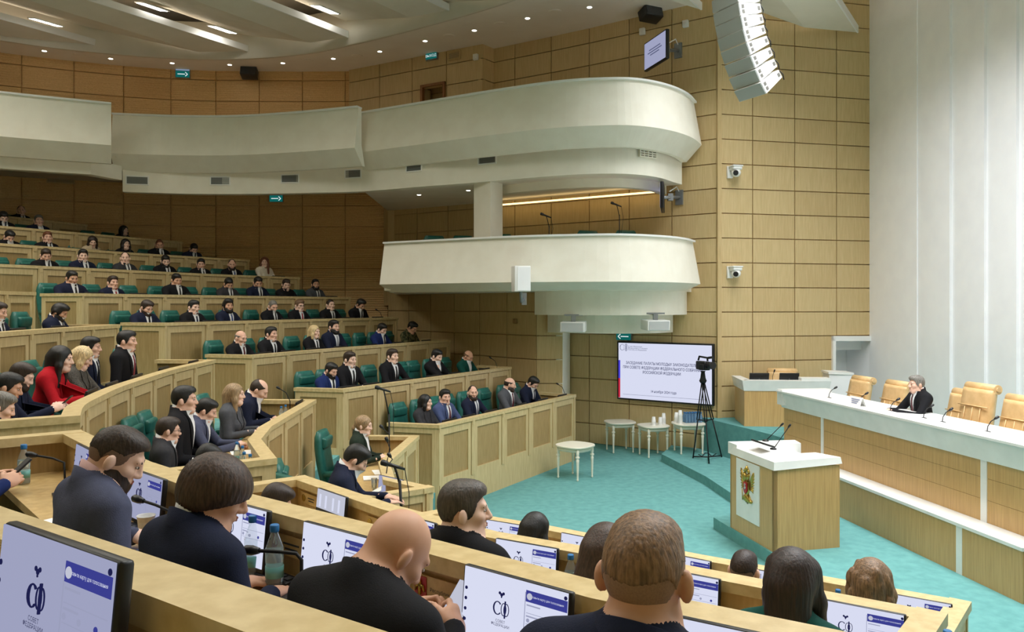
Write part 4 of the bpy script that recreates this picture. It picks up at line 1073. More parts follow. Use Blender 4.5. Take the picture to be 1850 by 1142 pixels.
for i, (t_, b) in enumerate((('ЗАСЕДАНИЕ ПАЛАТЫ МОЛОДЫХ ЗАКОНОДАТЕЛЕЙ', 0.122), ('ПРИ СОВЕТЕ ФЕДЕРАЦИИ ФЕДЕРАЛЬНОГО СОБРАНИЯ', 0.042), ('РОССИЙСКОЙ ФЕДЕРАЦИИ', -0.038))):
    text_mesh(t_, 0.078, 'slide_text', tv, M(-0.02, b), 'slide_title', sx=0.80 if i == 0 else 0.82 if i == 1 else 0.78, bold=0.0016)
text_mesh('14 ноября 2024 года', 0.075, 'slide_text', tv, M(0.0, -0.37), 'slide_date', sx=0.8, bold=0.0012)
logo_cf(tv, lambda a, b: tp(-0.435, 0.42, 0.044)+utv*a*0.15+Vector((0, 0, b*0.15)), 'slide_text', 0.004)
for k, t_ in enumerate(('Совет Федерации', 'Федерального Собрания', 'Российской Федерации')):
    text_mesh(t_, 0.036, 'slide_text', tv, M(-0.385, 0.43-0.03*k), 'slide_small_print', 'LEFT', sx=1.0)

# ------------------------------------------------------------------ cream side tables
def side_table(x, y, z, rz, lab, s=0.52, h=0.6):
    o = empty('side_table', (x, y, z), rz, lab, 'table', 'cream side tables')
    n = 28; prof = []
    ring = []
    for i in range(n):
        a = 2*math.pi*i/n; c_, s_ = math.cos(a), math.sin(a)
        r = (s/2)*1.22/((abs(c_)**3.2+abs(s_)**3.2)**(1/3.2))
        ring.append((r*c_, r*s_))
    m = MB(); m.loft([[(a*k, b*k, zz) for a, b in ring] for k, zz in ((0.97, h-0.035), (1.0, h-0.03), (1.0, h-0.008), (0.98, h))]); m.build('table_top', 'table_cream', o, True)
    m = MB(); m.loft([[(a*0.86, b*0.86, zz) for a, b in ring] for zz in (h-0.10, h-0.035)]); m.build('apron', 'table_cream', o, True)
    q = s*0.42
    for sx in (-1, 1):
        for sy in (-1, 1):
            m = MB(); m.lathe([(0.010, 0.0), (0.017, 0.012), (0.019, 0.03), (0.013, 0.04), (0.016, 0.06), (0.024, h*0.55), (0.028, h*0.62), (0.016, h*0.64), (0.036, h*0.68), (0.036, h*0.71), (0.018, h*0.74), (0.026, h*0.76), (0.026, h-0.04)], (sx*q, sy*q, 0), 12)
            m.build('leg', 'table_cream', o, True)
    return o
side_table(1.10, 13.88, 0, 0.85, 'cream side table with turned legs by the oak desk end', 0.50, 0.585)
side_table(2.22, 16.4, 0, 0.2, 'bare cream side table under the big display', 0.50, 0.62)
side_table(2.82, 15.9, 0, 0.3, 'cream side table holding three stacks of white cups', 0.48, 0.62)
side_table(3.42, 15.45, ST, 0.1, 'cream side table with cups and a pack of bottles', 0.50, 0.58)
def cups(x, y, Y, n, zt, lab):
    p = PD(x, y, Y); o = empty('cup_stack', (p.x, p.y, zt), 0, lab, 'cups', 'stacks of white plastic cups')
    for k in range(n):
        m = MB(); m.lathe([(0.045, 0.022*k), (0.043, 0.022*k+0.004), (0.032, 0.022*k+0.10), (0.03, 0.022*k+0.10)], (0, 0, 0), 14); m.build('cup', 'paint_white', o, True)
cups(1181, 750, 15.85, 4, 0.62, 'stack of white cups alone on the middle side table')
cups(1193, 752, 15.95, 3, 0.62, 'low stack of white cups beside the tallest stack')
cups(1199, 752, 16.05, 6, 0.62, 'tall stack of white cups on the middle side table')
cups(1222, 748, 15.5, 5, ST+0.58, 'shorter stack of white cups beside the bottle pack')
cups(1229, 748, 15.33, 8, ST+0.58, 'tallest stack of white cups beside the bottle pack')
pk = empty('bottle_pack', (3.51, 15.5, ST+0.58), 0.2, 'pack of small blue water bottles in clear film', 'bottles')
for i in range(6):
    for j in range(3):
        m = MB(); m.lathe([(0.028, 0), (0.029, 0.01), (0.029, 0.12), (0.012, 0.165), (0.012, 0.185)], (-0.15+0.06*i, -0.06+0.06*j, 0), 8); b = m.build('bottle', 'bottle_blue', pk, True)
        m = MB(); m.lathe([(0.014, 0.178), (0.014, 0.2)], (-0.15+0.06*i, -0.06+0.06*j, 0), 8); m.build('bottle_cap', 'cap_blue', b, True)

# ------------------------------------------------------------------ video camera on a tripod
tb = PH(1278, 832, ST)
tp_ = empty('camera_tripod', tb, 0, 'black tripod carrying a video camera before the display', 'tripod')
hub = PD(1270, 688, tb.y); feet = [PH(1252, 828, ST), PH(1304, 826, ST), PH(1281, 838, ST)]
for f_ in feet:
    for d in (-0.02, 0.02):
        m = MB(); kn = hub.lerp(f_, 0.5); m.tube([hub+Vector((d, 0, 0)), kn+Vector((d, 0, 0))], 0.011, 6)
        if d > 0: m.tube([kn+Vector((0, 0, 0)), f_], 0.013, 6)
        m.build('leg', 'black_matte', tp_)
m = MB()
for i in range(3): m.tube([feet[i]+Vector((0, 0, .03)), (feet[0]+feet[1]+feet[2])/3+Vector((0, 0, .05))], 0.012, 6)
m.build('floor_spreader', 'black_matte', tp_)
m = MB()
for i in range(3): m.tube([hub.lerp(feet[i], 0.5), hub.lerp((feet[0]+feet[1]+feet[2])/3, 0.5)], 0.012, 6)
m.build('mid_spreader', 'black_matte', tp_)
m = MB(); m.lathe([(0.05, -0.04), (0.07, 0.0), (0.05, 0.05), (0.035, 0.16), (0.05, 0.18)], hub, 12); m.build('fluid_head', 'black_matte', tp_)
vc = empty('video_camera', hub+Vector((0, 0, 0.2)), 0, 'black video camera with top handle on the tripod', 'camera')
b = hub+Vector((0, 0, 0.28)); Rv = rotz(0.35)
m = MB(); m.rbox(b, (0.13, 0.30, 0.16), 0.02, Rv); m.build('camera_body', 'black_plastic', vc)
m = MB(); m.tube([b+Rv @ Vector((0, -0.17, 0.02)), b+Rv @ Vector((0, -0.32, 0.02))], [0.06, 0.07], 14); m.build('lens', 'black_plastic', vc)
m = MB(); m.tube([b+Rv @ Vector((0, -0.15, 0.09)), b+Rv @ Vector((0, -0.14, 0.15)), b+Rv @ Vector((0, 0.12, 0.16)), b+Rv @ Vector((0, 0.15, 0.09))], 0.018, 8); m.build('top_handle', 'black_matte', vc)
m = MB(); m.tube([b+Rv @ Vector((0, -0.16, 0.15)), b+Rv @ Vector((0, -0.30, 0.17))], 0.022, 8); m.build('boom_mic', 'black_matte', vc)
m = MB(); m.rbox(b+Rv @ Vector((-0.10, -0.1, -0.02)), (0.02, 0.14, 0.11), 0.006, Rv); m.build('viewfinder', 'black_matte', vc)
m = MB(); cpts = [PH(1262+6*i, 822+4*math.sin(i*1.9), ST)+Vector((0, 0, .012)) for i in range(7)]; m.tube(cpts, 0.008, 6)
tag(m.build('floor_cable', 'black_matte'), 'black cable lying between the tripod feet', 'cable')

# ================================================================== SEATS
# person: (block, row, head pixel x, head top y, look); empty chairs: (block, row, x)
def P_(b, k, x, y, label, **kw): return dict(b=b, k=k, x=x, y=y, label=label, **kw)
PEOPLE = [
 P_('F', 9, 38, 371, 'balding man in black suit and tie at the topmost desk row', hair='recede', hc='db', jc='black', tie='black', hy=-0.55),
 P_('F', 8, 6, 382, 'dark-haired man looking down in the eighth row below the balding man', hc='bk', jc='black', tie='navy', hy=-0.3, hp=0.5),
 P_('F', 8, 70, 388, 'grey-haired man in open white collar in the eighth row', hc='gr', jc='navy', hy=-0.4),
 P_('F', 8, 224, 407, 'woman with long black hair in black, sitting at the eighth row end', hair='long', hc='bk', jc='black', shirt=None, hy=0.1, female=True),
 P_('F', 7, 17, 416, 'dark-haired man bending down in the seventh row', hc='bk', jc='black', hy=-0.2, hp=0.6),
 P_('F', 7, 86, 418, 'red-haired man leaning sideways in black jacket, seventh row', hc='rd', jc='black', tie='black', hy=-0.5),
 P_('F', 7, 167, 426, 'woman with long brown hair and pale top looking down, seventh row', hair='long', hc='db', jc='cream', shirt=None, hy=-0.5, hp=0.4, female=True),
 P_('F', 7, 227, 431, 'woman with straight black hair in black, seventh row', hair='long', hc='bk', jc='black', shirt=None, hy=-0.2, female=True),
 P_('F', 7, 288, 433, 'ginger man in dark suit, seventh row between the black-haired woman and the row end', hc='rd', jc='black', tie='black', hy=-0.5, hp=0.25, hair='buzz', beard='stub'),
 P_('F', 7, 350, 440, 'dark-haired man bowing his head at the seventh row end', hc='bk', jc='navy', tie='black', hy=-0.3, hp=0.6, lean=0.2),
 P_('F', 6, 83, 449, 'brown-haired man looking down in the sixth row beside an empty chair', hc='db', jc='black', tie='black', hy=-0.4, hp=0.35),
 P_('F', 6, 150, 450, 'broad-faced dark-haired man with dark tie in the sixth row', hc='bk', jc='navy', tie='black', hy=-0.55, hp=0.1),
 P_('F', 6, 226, 455, 'man with high forehead facing ahead in the sixth row', hair='recede', hc='db', jc='char', tie='black', hy=-0.75),
 P_('F', 6, 299, 461, 'bearded man looking down in the sixth row', hc='bk', jc='black', tie='black', hy=-0.5, hp=0.3, beard='full'),
 P_('F', 6, 363, 467, 'short-haired man with bowed shoulders in the sixth row beside the bearded men', hc='bk', jc='black', tie='black', hy=-0.6, hp=0.15),
 P_('F', 6, 419, 468, 'goateed man with high forehead and blue tie in the sixth row', hair='recede', hc='db', jc='black', tie='blue', hy=-0.6, hp=0.15, beard='full'),
 P_('F', 6, 478, 464, 'woman with long auburn hair in white blouse at the sixth row end', hair='long', hc='rd', jc='white', shirt=None, hy=-0.75, female=True, slim=True),
 P_('F', 5, 130, 489, 'heavy dark-haired man at the fifth row\'s aisle end', hc='bk', jc='navy', tie='black', hy=-0.25, hp=0.2, wide=1.12, beard='stub'),
 P_('F', 5, 204, 498, 'young brown-haired man with red tie in the fifth row', hc='db', jc='navy', tie='red', hy=-0.25),
 P_('F', 5, 319, 494, 'stout dark-haired man with round face in the fifth row', hc='bk', jc='black', tie='black', hy=-0.3, hp=0.2, wide=1.08, beard='stub'),
 P_('F', 5, 413, 502, 'dark-haired man in grey jacket bending over the fifth row desk', hc='bk', jc='char', tie='black', hy=-0.4, hp=0.5),
 P_('F', 5, 466, 500, 'dark-haired man in navy suit looking down, fifth row', hc='bk', jc='navy', tie='black', hy=-0.5, hp=0.35),
 P_('F', 5, 517, 504, 'man in black propping his chin on his hand, fifth row', hc='db', jc='black', shirt=None, hy=-0.55, hp=0.25, pose='chin'),
 P_('F', 5, 570, 504, 'bearded man in grey jacket at the fifth row end', hc='bk', jc='grey', tie='black', hy=-0.55, beard='full', slim=True),
 P_('F', 4, 265, 542, 'bearded brown-haired man looking down at the fourth row\'s aisle end', hc='db', jc='navy', tie='black', hy=-0.1, hp=0.4, beard='full'),
 P_('F', 4, 350, 542, 'dark-haired man in black suit in the fourth row beside an empty chair', hc='bk', jc='black', tie='navy', hy=-0.15, hp=0.1),
 P_('F', 4, 412, 540, 'man with thick dark hair, full beard and blue tie, fourth row', hair='full', hc='bk', jc='navy', tie='blue', hy=-0.45, beard='full'),
 P_('F', 4, 493, 543, 'greying man with stubble looking down in the fourth row', hair='buzz', hc='gr', jc='black', tie='black', hy=-0.35, hp=0.4, beard='stub'),
 P_('F', 4, 541, 541, 'man with glasses and red tie in the fourth row', hc='lb', jc='black', tie='red', hy=-0.2, hp=0.1, glasses=True),
 P_('F', 4, 597, 541, 'fair short-haired man with black tie in the fourth row', hair='buzz', hc='db', jc='black', tie='black', hy=-0.25),
 P_('F', 4, 651, 540, 'dark-haired man bending over the desk at the fourth row end', hc='bk', jc='black', tie='black', hy=-0.1, hp=0.5, lean=0.2, slim=True),
 P_('F', 3, 435, 598, 'bald man in black suit with dark red tie at the third row\'s aisle end', hair='bald', hc='gr', jc='black', tie='darkred', hy=-0.1, hp=0.2),
 P_('F', 3, 490, 590, 'black-haired man in white shirt and black tie, third row', hc='bk', jc='black', tie='black', hy=0.0),
 P_('F', 3, 568, 587, 'woman with short blonde hair in black jacket and tie, third row', hair='bob', hc='bl', jc='black', tie='black', hy=0.05, female=True, slim=True),
 P_('F', 3, 603, 578, 'bearded man in navy suit with silver grey tie, third row', hc='bk', jc='navy', tie='silver', hy=-0.1, beard='full', slim=True),
 P_('F', 3, 690, 584, 'black-haired man in bright blue suit looking down, third row', hc='bk', jc='blue', tie='black', hy=-0.15, hp=0.4),
 P_('F', 3, 744, 581, 'person in camouflage uniform bending over the desk at the third row end', hc='bk', jc='camo', shirt=None, hy=0.0, hp=0.55, lean=0.15, slim=True),
 P_('F', 2, 598, 655, 'bearded man in blue suit looking down at the second row\'s aisle end', hc='bk', jc='blue', tie='black', hy=0.05, hp=0.35, beard='full', slim=True),
 P_('F', 2, 632, 635, 'slim brown-haired man with black tie in the second row', hc='db', jc='black', tie='black', hy=0.0, hp=0.05, slim=True),
 P_('F', 2, 709, 630, 'pale man with short brown hair sitting upright, second row', hc='db', jc='black', tie='black', hy=-0.1),
 P_('F', 2, 789, 631, 'dark-haired man resting his face on his fist, second row', hc='bk', jc='black', tie=None, hy=-0.05, hp=0.3, pose='chin'),
 P_('F', 2, 846, 634, 'balding man in green jacket looking down at the second row end', hair='bald', hc='lb', jc='green', tie=None, hy=0.0, hp=0.45, slim=True),
 P_('F', 1, 769, 712, 'woman with black bob hair in dark grey jacket, first row', hair='bob', hc='bk', jc='char', shirt=None, hy=0.2, female=True, slim=True),
 P_('F', 1, 804, 703, 'black-haired man in blue grey suit with patterned tie, first row', hc='bk', jc='steel', tie='darkred', hy=-0.55, slim=True),
 P_('F', 1, 854, 696, 'bearded man in navy suit with grey tie facing ahead, first row', hair='recede', hc='db', jc='navy', tie='grey', hy=-0.7, beard='full'),
 P_('F', 1, 921, 683, 'shaven bearded man in grey suit turning to his neighbour, first row', hair='bald', hc='db', jc='grey', tie='darkred', hy=0.5, hp=0.2, beard='full', slim=True),
 P_('F', 1, 962, 680, 'dark-haired man with glasses writing at the first row end', hc='bk', jc='navy', tie='navy', hy=-0.1, hp=0.6, lean=0.2, glasses=True, slim=True),
 P_('G', 4, 108, 548, 'bearded man with thick black hair looking down at the fourth row of the middle block', hair='full', hc='bk', jc='navy', tie='navy', hy=0.05, hp=0.45, beard='full', slim=True),
 P_('G', 4, -4, 545, 'man in dark suit cut by the picture edge beside an empty green chair', hc='db', jc='navy', tie='black', hy=0.0, hp=0.2, slim=True),
 P_('G', 3, 229, 597, 'black-haired man in black suit with wine red tie, third row end', hc='bk', jc='black', tie='wine', hy=0.0, pose='lap'),
 P_('G', 3, 164, 608, 'dark-haired man in navy suit between the blonde woman and the wine red tie', hc='bk', jc='navy', tie='black', hy=0.1, hp=0.05, pose='lap', Y=9.4, slim=True),
 P_('G', 3, 149, 625, 'blonde woman in tweed jacket looking down beside the woman in red', hair='long', hc='bl', jc='tweed', shirt=None, hy=0.1, hp=0.4, female=True, Y=8.35, slim=True),
 P_('G', 3, 108, 624, 'woman with long black hair in red jacket leaning forward', hair='long', hc='bk', jc='red', shirt=None, hy=-0.05, hp=0.1, lean=0.3, female=True, hands='fist', Y=7.6),
 P_('G', 3, 40, 655, 'bearded brown-haired man in navy suit holding a phone', hc='db', jc='navy', shirt=None, hy=0.0, hp=0.4, beard='full', pose='phone', lean=0.12, Y=6.9),
 P_('G', 3, 17, 673, 'dark-haired man half hidden beside the man with the phone', hc='bk', jc='navy', shirt=None, hy=0.0, hp=0.3, Y=6.25),
 P_('G', 3, 3, 708, 'grey-haired man in navy suit at the picture edge', hc='gr', jc='navy', shirt=None, hy=0.0, hp=0.35, Y=5.6),
 P_('G', 2, 466, 685, 'balding man in navy suit leaning over the desk, second row of the middle block', hair='ring', hc='db', jc='navy', tie=None, hy=0.0, hp=0.55, lean=0.3, Y=9.5, slim=True),
 P_('G', 2, 424, 692, 'woman with long blonde hair in grey jacket, second row of the middle block', hair='long', hc='dbl', jc='grey', shirt=None, hy=0.1, female=True, Y=8.75, slim=True),
 P_('G', 2, 373, 720, 'black-haired man in slate blue suit reading with folded hands', hc='bk', jc='steeldark', tie=None, hy=0.0, hp=0.35, lean=0.2, hands='fist', Y=8.05),
 P_('G', 2, 333, 697, 'young black-haired man in black suit sitting back behind the slate blue suit', hc='bk', jc='black', tie=None, hy=0.0, pose='lap', Y=7.6, slim=True),
 P_('G', 2, 305, 753, 'man with glasses in dark grey suit and dark red tie', hc='db', jc='char', tie='darkred', hy=0.05, hp=0.1, glasses=True, pose='lap', Y=6.95, slim=True),
 P_('G', 2, 378, 802, 'dark-haired person seen from above at the near end of the second middle row', hc='bk', jc='navy', tie=None, hy=0.3, hp=0.6, lean=0.3, Y=6.3, slim=True),
 P_('G', 1, 657, 750, 'fair-haired woman in dark green jacket with clasped hands over papers', hair='pony', hc='dbl', jc='olive', tie=None, hy=-0.05, hp=0.1, lean=0.1, female=True, hands='fist', Y=9.8),
 P_('G', 1, 641, 792, 'dark-haired man in navy suit bending over papers at the front middle desk', hc='bk', jc='navy', tie=None, hy=0.0, hp=0.6, lean=0.25, Y=8.4),
 P_('H', 3, 212, 768, 'bearded man in slate jacket seen from behind, nearest to the bottle with blue cap', hc='db', jc='steeldark', shirt=None, collar='pink', hy=-0.55, hp=0.5, beard='full', lean=0.18, near=True, hair='fade', Y=3.2),
 P_('H', 3, 390, 822, 'person with brown bowl-cut hair in navy jacket seen from behind', hc='brn', hair='bowl', jc='navy', shirt=None, collar='white', hy=-0.6, hp=0.35, lean=0.15, near=True, Y=2.95),
 P_('H', 3, 722, 923, 'bald man in black jacket bending over a phone', hair='bald', hc='db', jc='black', shirt=None, collar=None, hy=-0.35, hp=0.75, lean=0.32, near=True, wide=1.15, pose='phone', beard='stub', Y=2.15),
 P_('H', 3, 1165, 922, 'man with fair crew cut in navy jacket seen from behind', hair='fade', hc='lbr', jc='navy', shirt=None, collar=None, hy=0.15, hp=0.1, near=True, wide=1.05, Y=1.72),
 P_('H', 3, -110, 738, 'man in blue suit at the picture edge, only forearms and phone in view', hc='db', jc='blue', shirt=None, collar='white', hy=0.0, hp=0.4, near=True, pose='phone', lean=0.1, Y=3.95),
 P_('H', 2, 503, 873, 'brown-haired person mostly hidden behind the parapet beside the hall-view screen', hc='db', jc='navy', shirt=None, hy=-0.2, hp=0.5, lean=0.3),
 P_('H', 2, 838, 868, 'grey-brown-haired man in black jacket turning his head to the side', hc='gbr', jc='black', shirt=None, collar=None, hy=-0.95, near=True),
 P_('H', 2, 1096, 945, 'woman with straight brown hair mostly hidden by the crew cut man', hair='bob', hc='brn', jc='black', shirt=None, hy=-0.1, hp=0.3, female=True),
 P_('H', 2, 1432, 988, 'woman with very long straight dark brown hair in green jacket', hair='verylong', hc='dbr', jc='green', shirt=None, hy=0.0, near=True, female=True),
 P_('H', 1, 968, 925, 'person with sleek black hair at the front desk row', hair='bob', hc='bk', jc='black', shirt=None, hy=-0.2, hp=0.3, female=True),
 P_('H', 1, 1345, 993, 'man with short dark hair at the front desk row facing the podium', hair='fade', hc='dbr', jc='black', shirt=None, hy=0.0, hp=0.1, near=True),
 P_('H', 1, 1575, 1010, 'woman with wavy light brown hair at the end of the front desk row', hair='curly', hc='lbr', jc='green', shirt=None, hy=0.0, near=True, female=True),
]
EMPTY = [('F', 8, 40), ('F', 8, 190), ('F', 7, 138), ('F', 7, 205), ('F', 6, 38), ('F', 6, 115), ('F', 6, 195), ('F', 6, 268), ('F', 6, 455),
         ('F', 5, 168), ('F', 5, 252), ('F', 5, 380), ('F', 5, 440), ('F', 5, 493), ('F', 5, 545), ('F', 4, 214), ('F', 4, 312), ('F', 4, 384), ('F', 4, 458), ('F', 4, 518), ('F', 4, 570), ('F', 4, 624),
         ('F', 3, 385), ('F', 3, 463), ('F', 3, 532), ('F', 3, 656), ('F', 3, 718), ('F', 2, 553), ('F', 2, 686), ('F', 2, 753), ('F', 1, 733), ('F', 1, 877),
         ('G', 4, 38), ('G', 3, 65), ('G', 3, 190), ('G', 3, 262), ('G', 2, 262), ('G', 2, 395), ('G', 1, 602), ('G', 1, 580)]
def extend(path, d=1.0):
    a, b = Vector(path[0]), Vector(path[1]); c, e_ = Vector(path[-2]), Vector(path[-1])
    return [tuple(a+(a-b).normalized()*d)]+list(path)+[tuple(e_+(e_-c).normalized()*d)]
def seat_at(blk, k, x, t, Y=None):
    path = extend(offset(BLOCKS[blk][k], t), 1.2)
    if Y is not None:
        p = PD(x, 0, Y).xy
        u_ = min(zip(path, path[1:]), key=lambda ab: ((Vector(ab[0])+Vector(ab[1]))/2-p).length)
        u_ = (Vector(u_[1])-Vector(u_[0])).normalized()
    else:
        hit = ray_path(x, path)
        if hit is None: return seat_at(blk, k, x, t+0.08)
        p, u_ = hit
    n_ = Vector((u_.y, -u_.x))                      # towards the stage (right-hand side of the path)
    return p, n_
def green_chair_proto():
    o = empty('armchair', (0, 0, 0))
    rings = []
    n = 12
    for i in range(n):
        t = i/(n-1); zz = 0.42+t*0.70; yb = -0.20-0.12*t-0.03*math.sin(t*math.pi)
        wv = 0.245+0.02*math.sin(t*math.pi)-(0.05 if i == n-1 else 0.015 if i == n-2 else 0)
        th = 0.06 if i < n-1 else 0.035
        rings.append([Vector((a*wv, yb+b*th, zz)) for a, b in ((-1, 0.2), (-0.9, 0.75), (-0.4, 1.0), (0, 0.85), (0.4, 1.0), (0.9, 0.75), (1, 0.2), (0.92, -0.55), (0.4, -0.9), (-0.4, -0.9), (-0.92, -0.55))])
    m = MB(); m.loft(rings); m.build('backrest', 'leather_green', o, True)
    m = MB(); m.rbox((0, -0.255, 0.985), (0.38, 0.07, 0.13), 0.03, rot(-0.12, 'X'), 0, 3); m.build('head_cushion', 'leather_green', o, True)
    m = MB(); m.rbox((0, 0.04, 0.44), (0.52, 0.50, 0.12), 0.045, None, 0, 3); m.build('seat', 'leather_green', o, True)
    for sx in (-1, 1):
        m = MB(); m.tube([(sx*0.27, -0.22, 0.64), (sx*0.28, 0.05, 0.66), (sx*0.27, 0.22, 0.63), (sx*0.26, 0.22, 0.44)], [0.035, 0.04, 0.036, 0.03], 8); m.build('armrest', 'leather_green', o, True)
    m = MB(); m.lathe([(0.03, 0.05), (0.03, 0.40)], (0, 0, 0), 8)
    for k in range(5): m.tube([(0, 0, 0.06), (0.28*math.cos(k*1.2566), 0.28*math.sin(k*1.2566), 0.03)], 0.02, 6)
    m.build('pedestal', 'black_plastic', o, True)
    return o
chair0 = green_chair_proto(); chair_used = False
def put_chair(blk, k, x, lab, t=1.0, grp='green leather armchairs', p=None, n_=None, z=None):
    global chair_used
    if p is None: p, n_ = seat_at(blk, k, x, t); z = ZFLO[k]
    o = chair0 if not chair_used else copy_tree(chair0)
    chair_used = True
    o.location = (p.x, p.y, z); o.rotation_euler = (0, 0, math.atan2(n_.y, n_.x)-math.pi/2)
    return tag(o, lab, 'chair', grp)
BN = {'F': 'along the far wall', 'G': 'in the middle block', 'H': 'before the lit screens'}
def short(q):
    t = q['label']
    for c in (' at the', ' in the', ' beside', ' between', ', ', ' with bowed', ' sitting', ' looking', ' leaning', ' seen', ' mostly', ' holding', ' bending', ' bowing', ' facing', ' propping', ' resting', ' turning', ' half', ' cut', ' reading', ' writing'):
        i = t.find(c)
        if i > 12: t = t[:i]
    t = t.split()[:6]
    while t[-1] in ('and', 'with', 'in', 'of', 'the', 'white', 'black', 'dark', 'a', 'wine', 'red', 'short'): t = t[:-1]
    return ' '.join(t)
def nearest(b, k, x):
    c = [q for q in PEOPLE if q['b'] == b and q['k'] == k]
    return min(c, key=lambda q: abs(q['x']-x)) if c else None
TAKEN = {}
def chair_for(q, root):
    lab = 'green armchair in the %s row carrying the %s' % (ORD[q['k']], short(q))
    dd = {'F': 0.20, 'G': 0.14, 'H': 0.0 if q['k'] == 3 else 0.08}[q['b']]
    c, sn = math.cos(root.rotation_euler.z+math.pi/2), math.sin(root.rotation_euler.z+math.pi/2)
    p = Vector((root.location.x-dd*c, root.location.y-dd*sn))
    TAKEN.setdefault((q['b'], q['k']), []).append(p)
    put_chair(None, None, 0, lab, p=p, n_=Vector((c, sn)), z=ZFLO[q['k']]).scale = (0.84, 1, 0.74 if q['b'] == 'H' else 1.04)
def set_empty_chairs():
    """each empty chair goes to the free place of its row nearest to where it shows, else to the next row with room"""
    for b, k, x in EMPTY:
        t = 0.92 if b == 'F' else 0.80
        want = seat_at(b, k, x, t)[0]; best = None
        for far in (False, True):           # first its own row close by; else the rows' stretch beyond the picture's edge
            for kk in ([k] if not far else [7, 8, 6] if b == 'F' else [4, 5, 3]):
                path = offset(BLOCKS[b][kk], t); L = plen(path)
                for i in range(int((L-0.75)/0.02)+1):
                    p, u_ = along(path, 0.38+0.02*i)
                    if any((p-o_).length < 0.52 for o_ in TAKEN.get((b, kk), [])): continue
                    d = (p-want).length; col = CX+FPX*p.x/p.y
                    if (d > 0.7 if not far else col > -25): continue
                    if best is None or d < best[0]: best = (d, p, Vector((u_.y, -u_.x)), kk)
            if best: break
        if best is None:                    # no free place: nearest gap of any row in the block
            for kk in sorted(BLOCKS[b], key=lambda r: abs(r-k)):
                path = offset(BLOCKS[b][kk], t); L = plen(path)
                for i in range(int((L-0.5)/0.02)+1):
                    p, u_ = along(path, 0.25+0.02*i)
                    gap = min([(p-o_).length for o_ in TAKEN.get((b, kk), [])]+[9.0])
                    d = (p-want).length+max(0, 0.52-gap)*20
                    if best is None or d < best[0]: best = (d, p, Vector((u_.y, -u_.x)), kk)
        d, p, n_, kk = best; TAKEN.setdefault((b, kk), []).append(p)
        put_chair(None, None, x, 'empty green armchair in the %s row next to the %s' % (ORD[kk], short(nearest(b, kk, x) or nearest(b, k, x))), p=p, n_=n_, z=ZFLO[kk]).scale = (0.84, 1.0, 1.04)
# chairs on the lower balcony
for x, l in ((790, 'green chair on the lower balcony beyond the acoustic wall end'), (843, 'green chair on the lower balcony close to the column'), (915, 'green chair on the lower balcony turned beside the column'), (1073, 'green chair on the lower balcony between the two microphone stands'), (1143, 'green chair on the lower balcony below the arm monitor')):
    p = PD(x, 0, {790: 17.3, 843: 17.3, 915: 16.9, 1073: 16.1, 1143: 16.05}[x]); put_chair(None, None, x, l, p=p.xy, n_=Vector((0.3, -0.95)).normalized(), z=3.42)
m = MB(); fill(m, [(-1.9, 16.7), (-0.6, 16.5), (1.2, 15.2), (2.8, 15.2), (2.85, 16.2), (1.25, 17.4), (-1.9, 19.2)], 3.37, 3.42); m.build('floor_balcony', 'carpet', kind='structure')

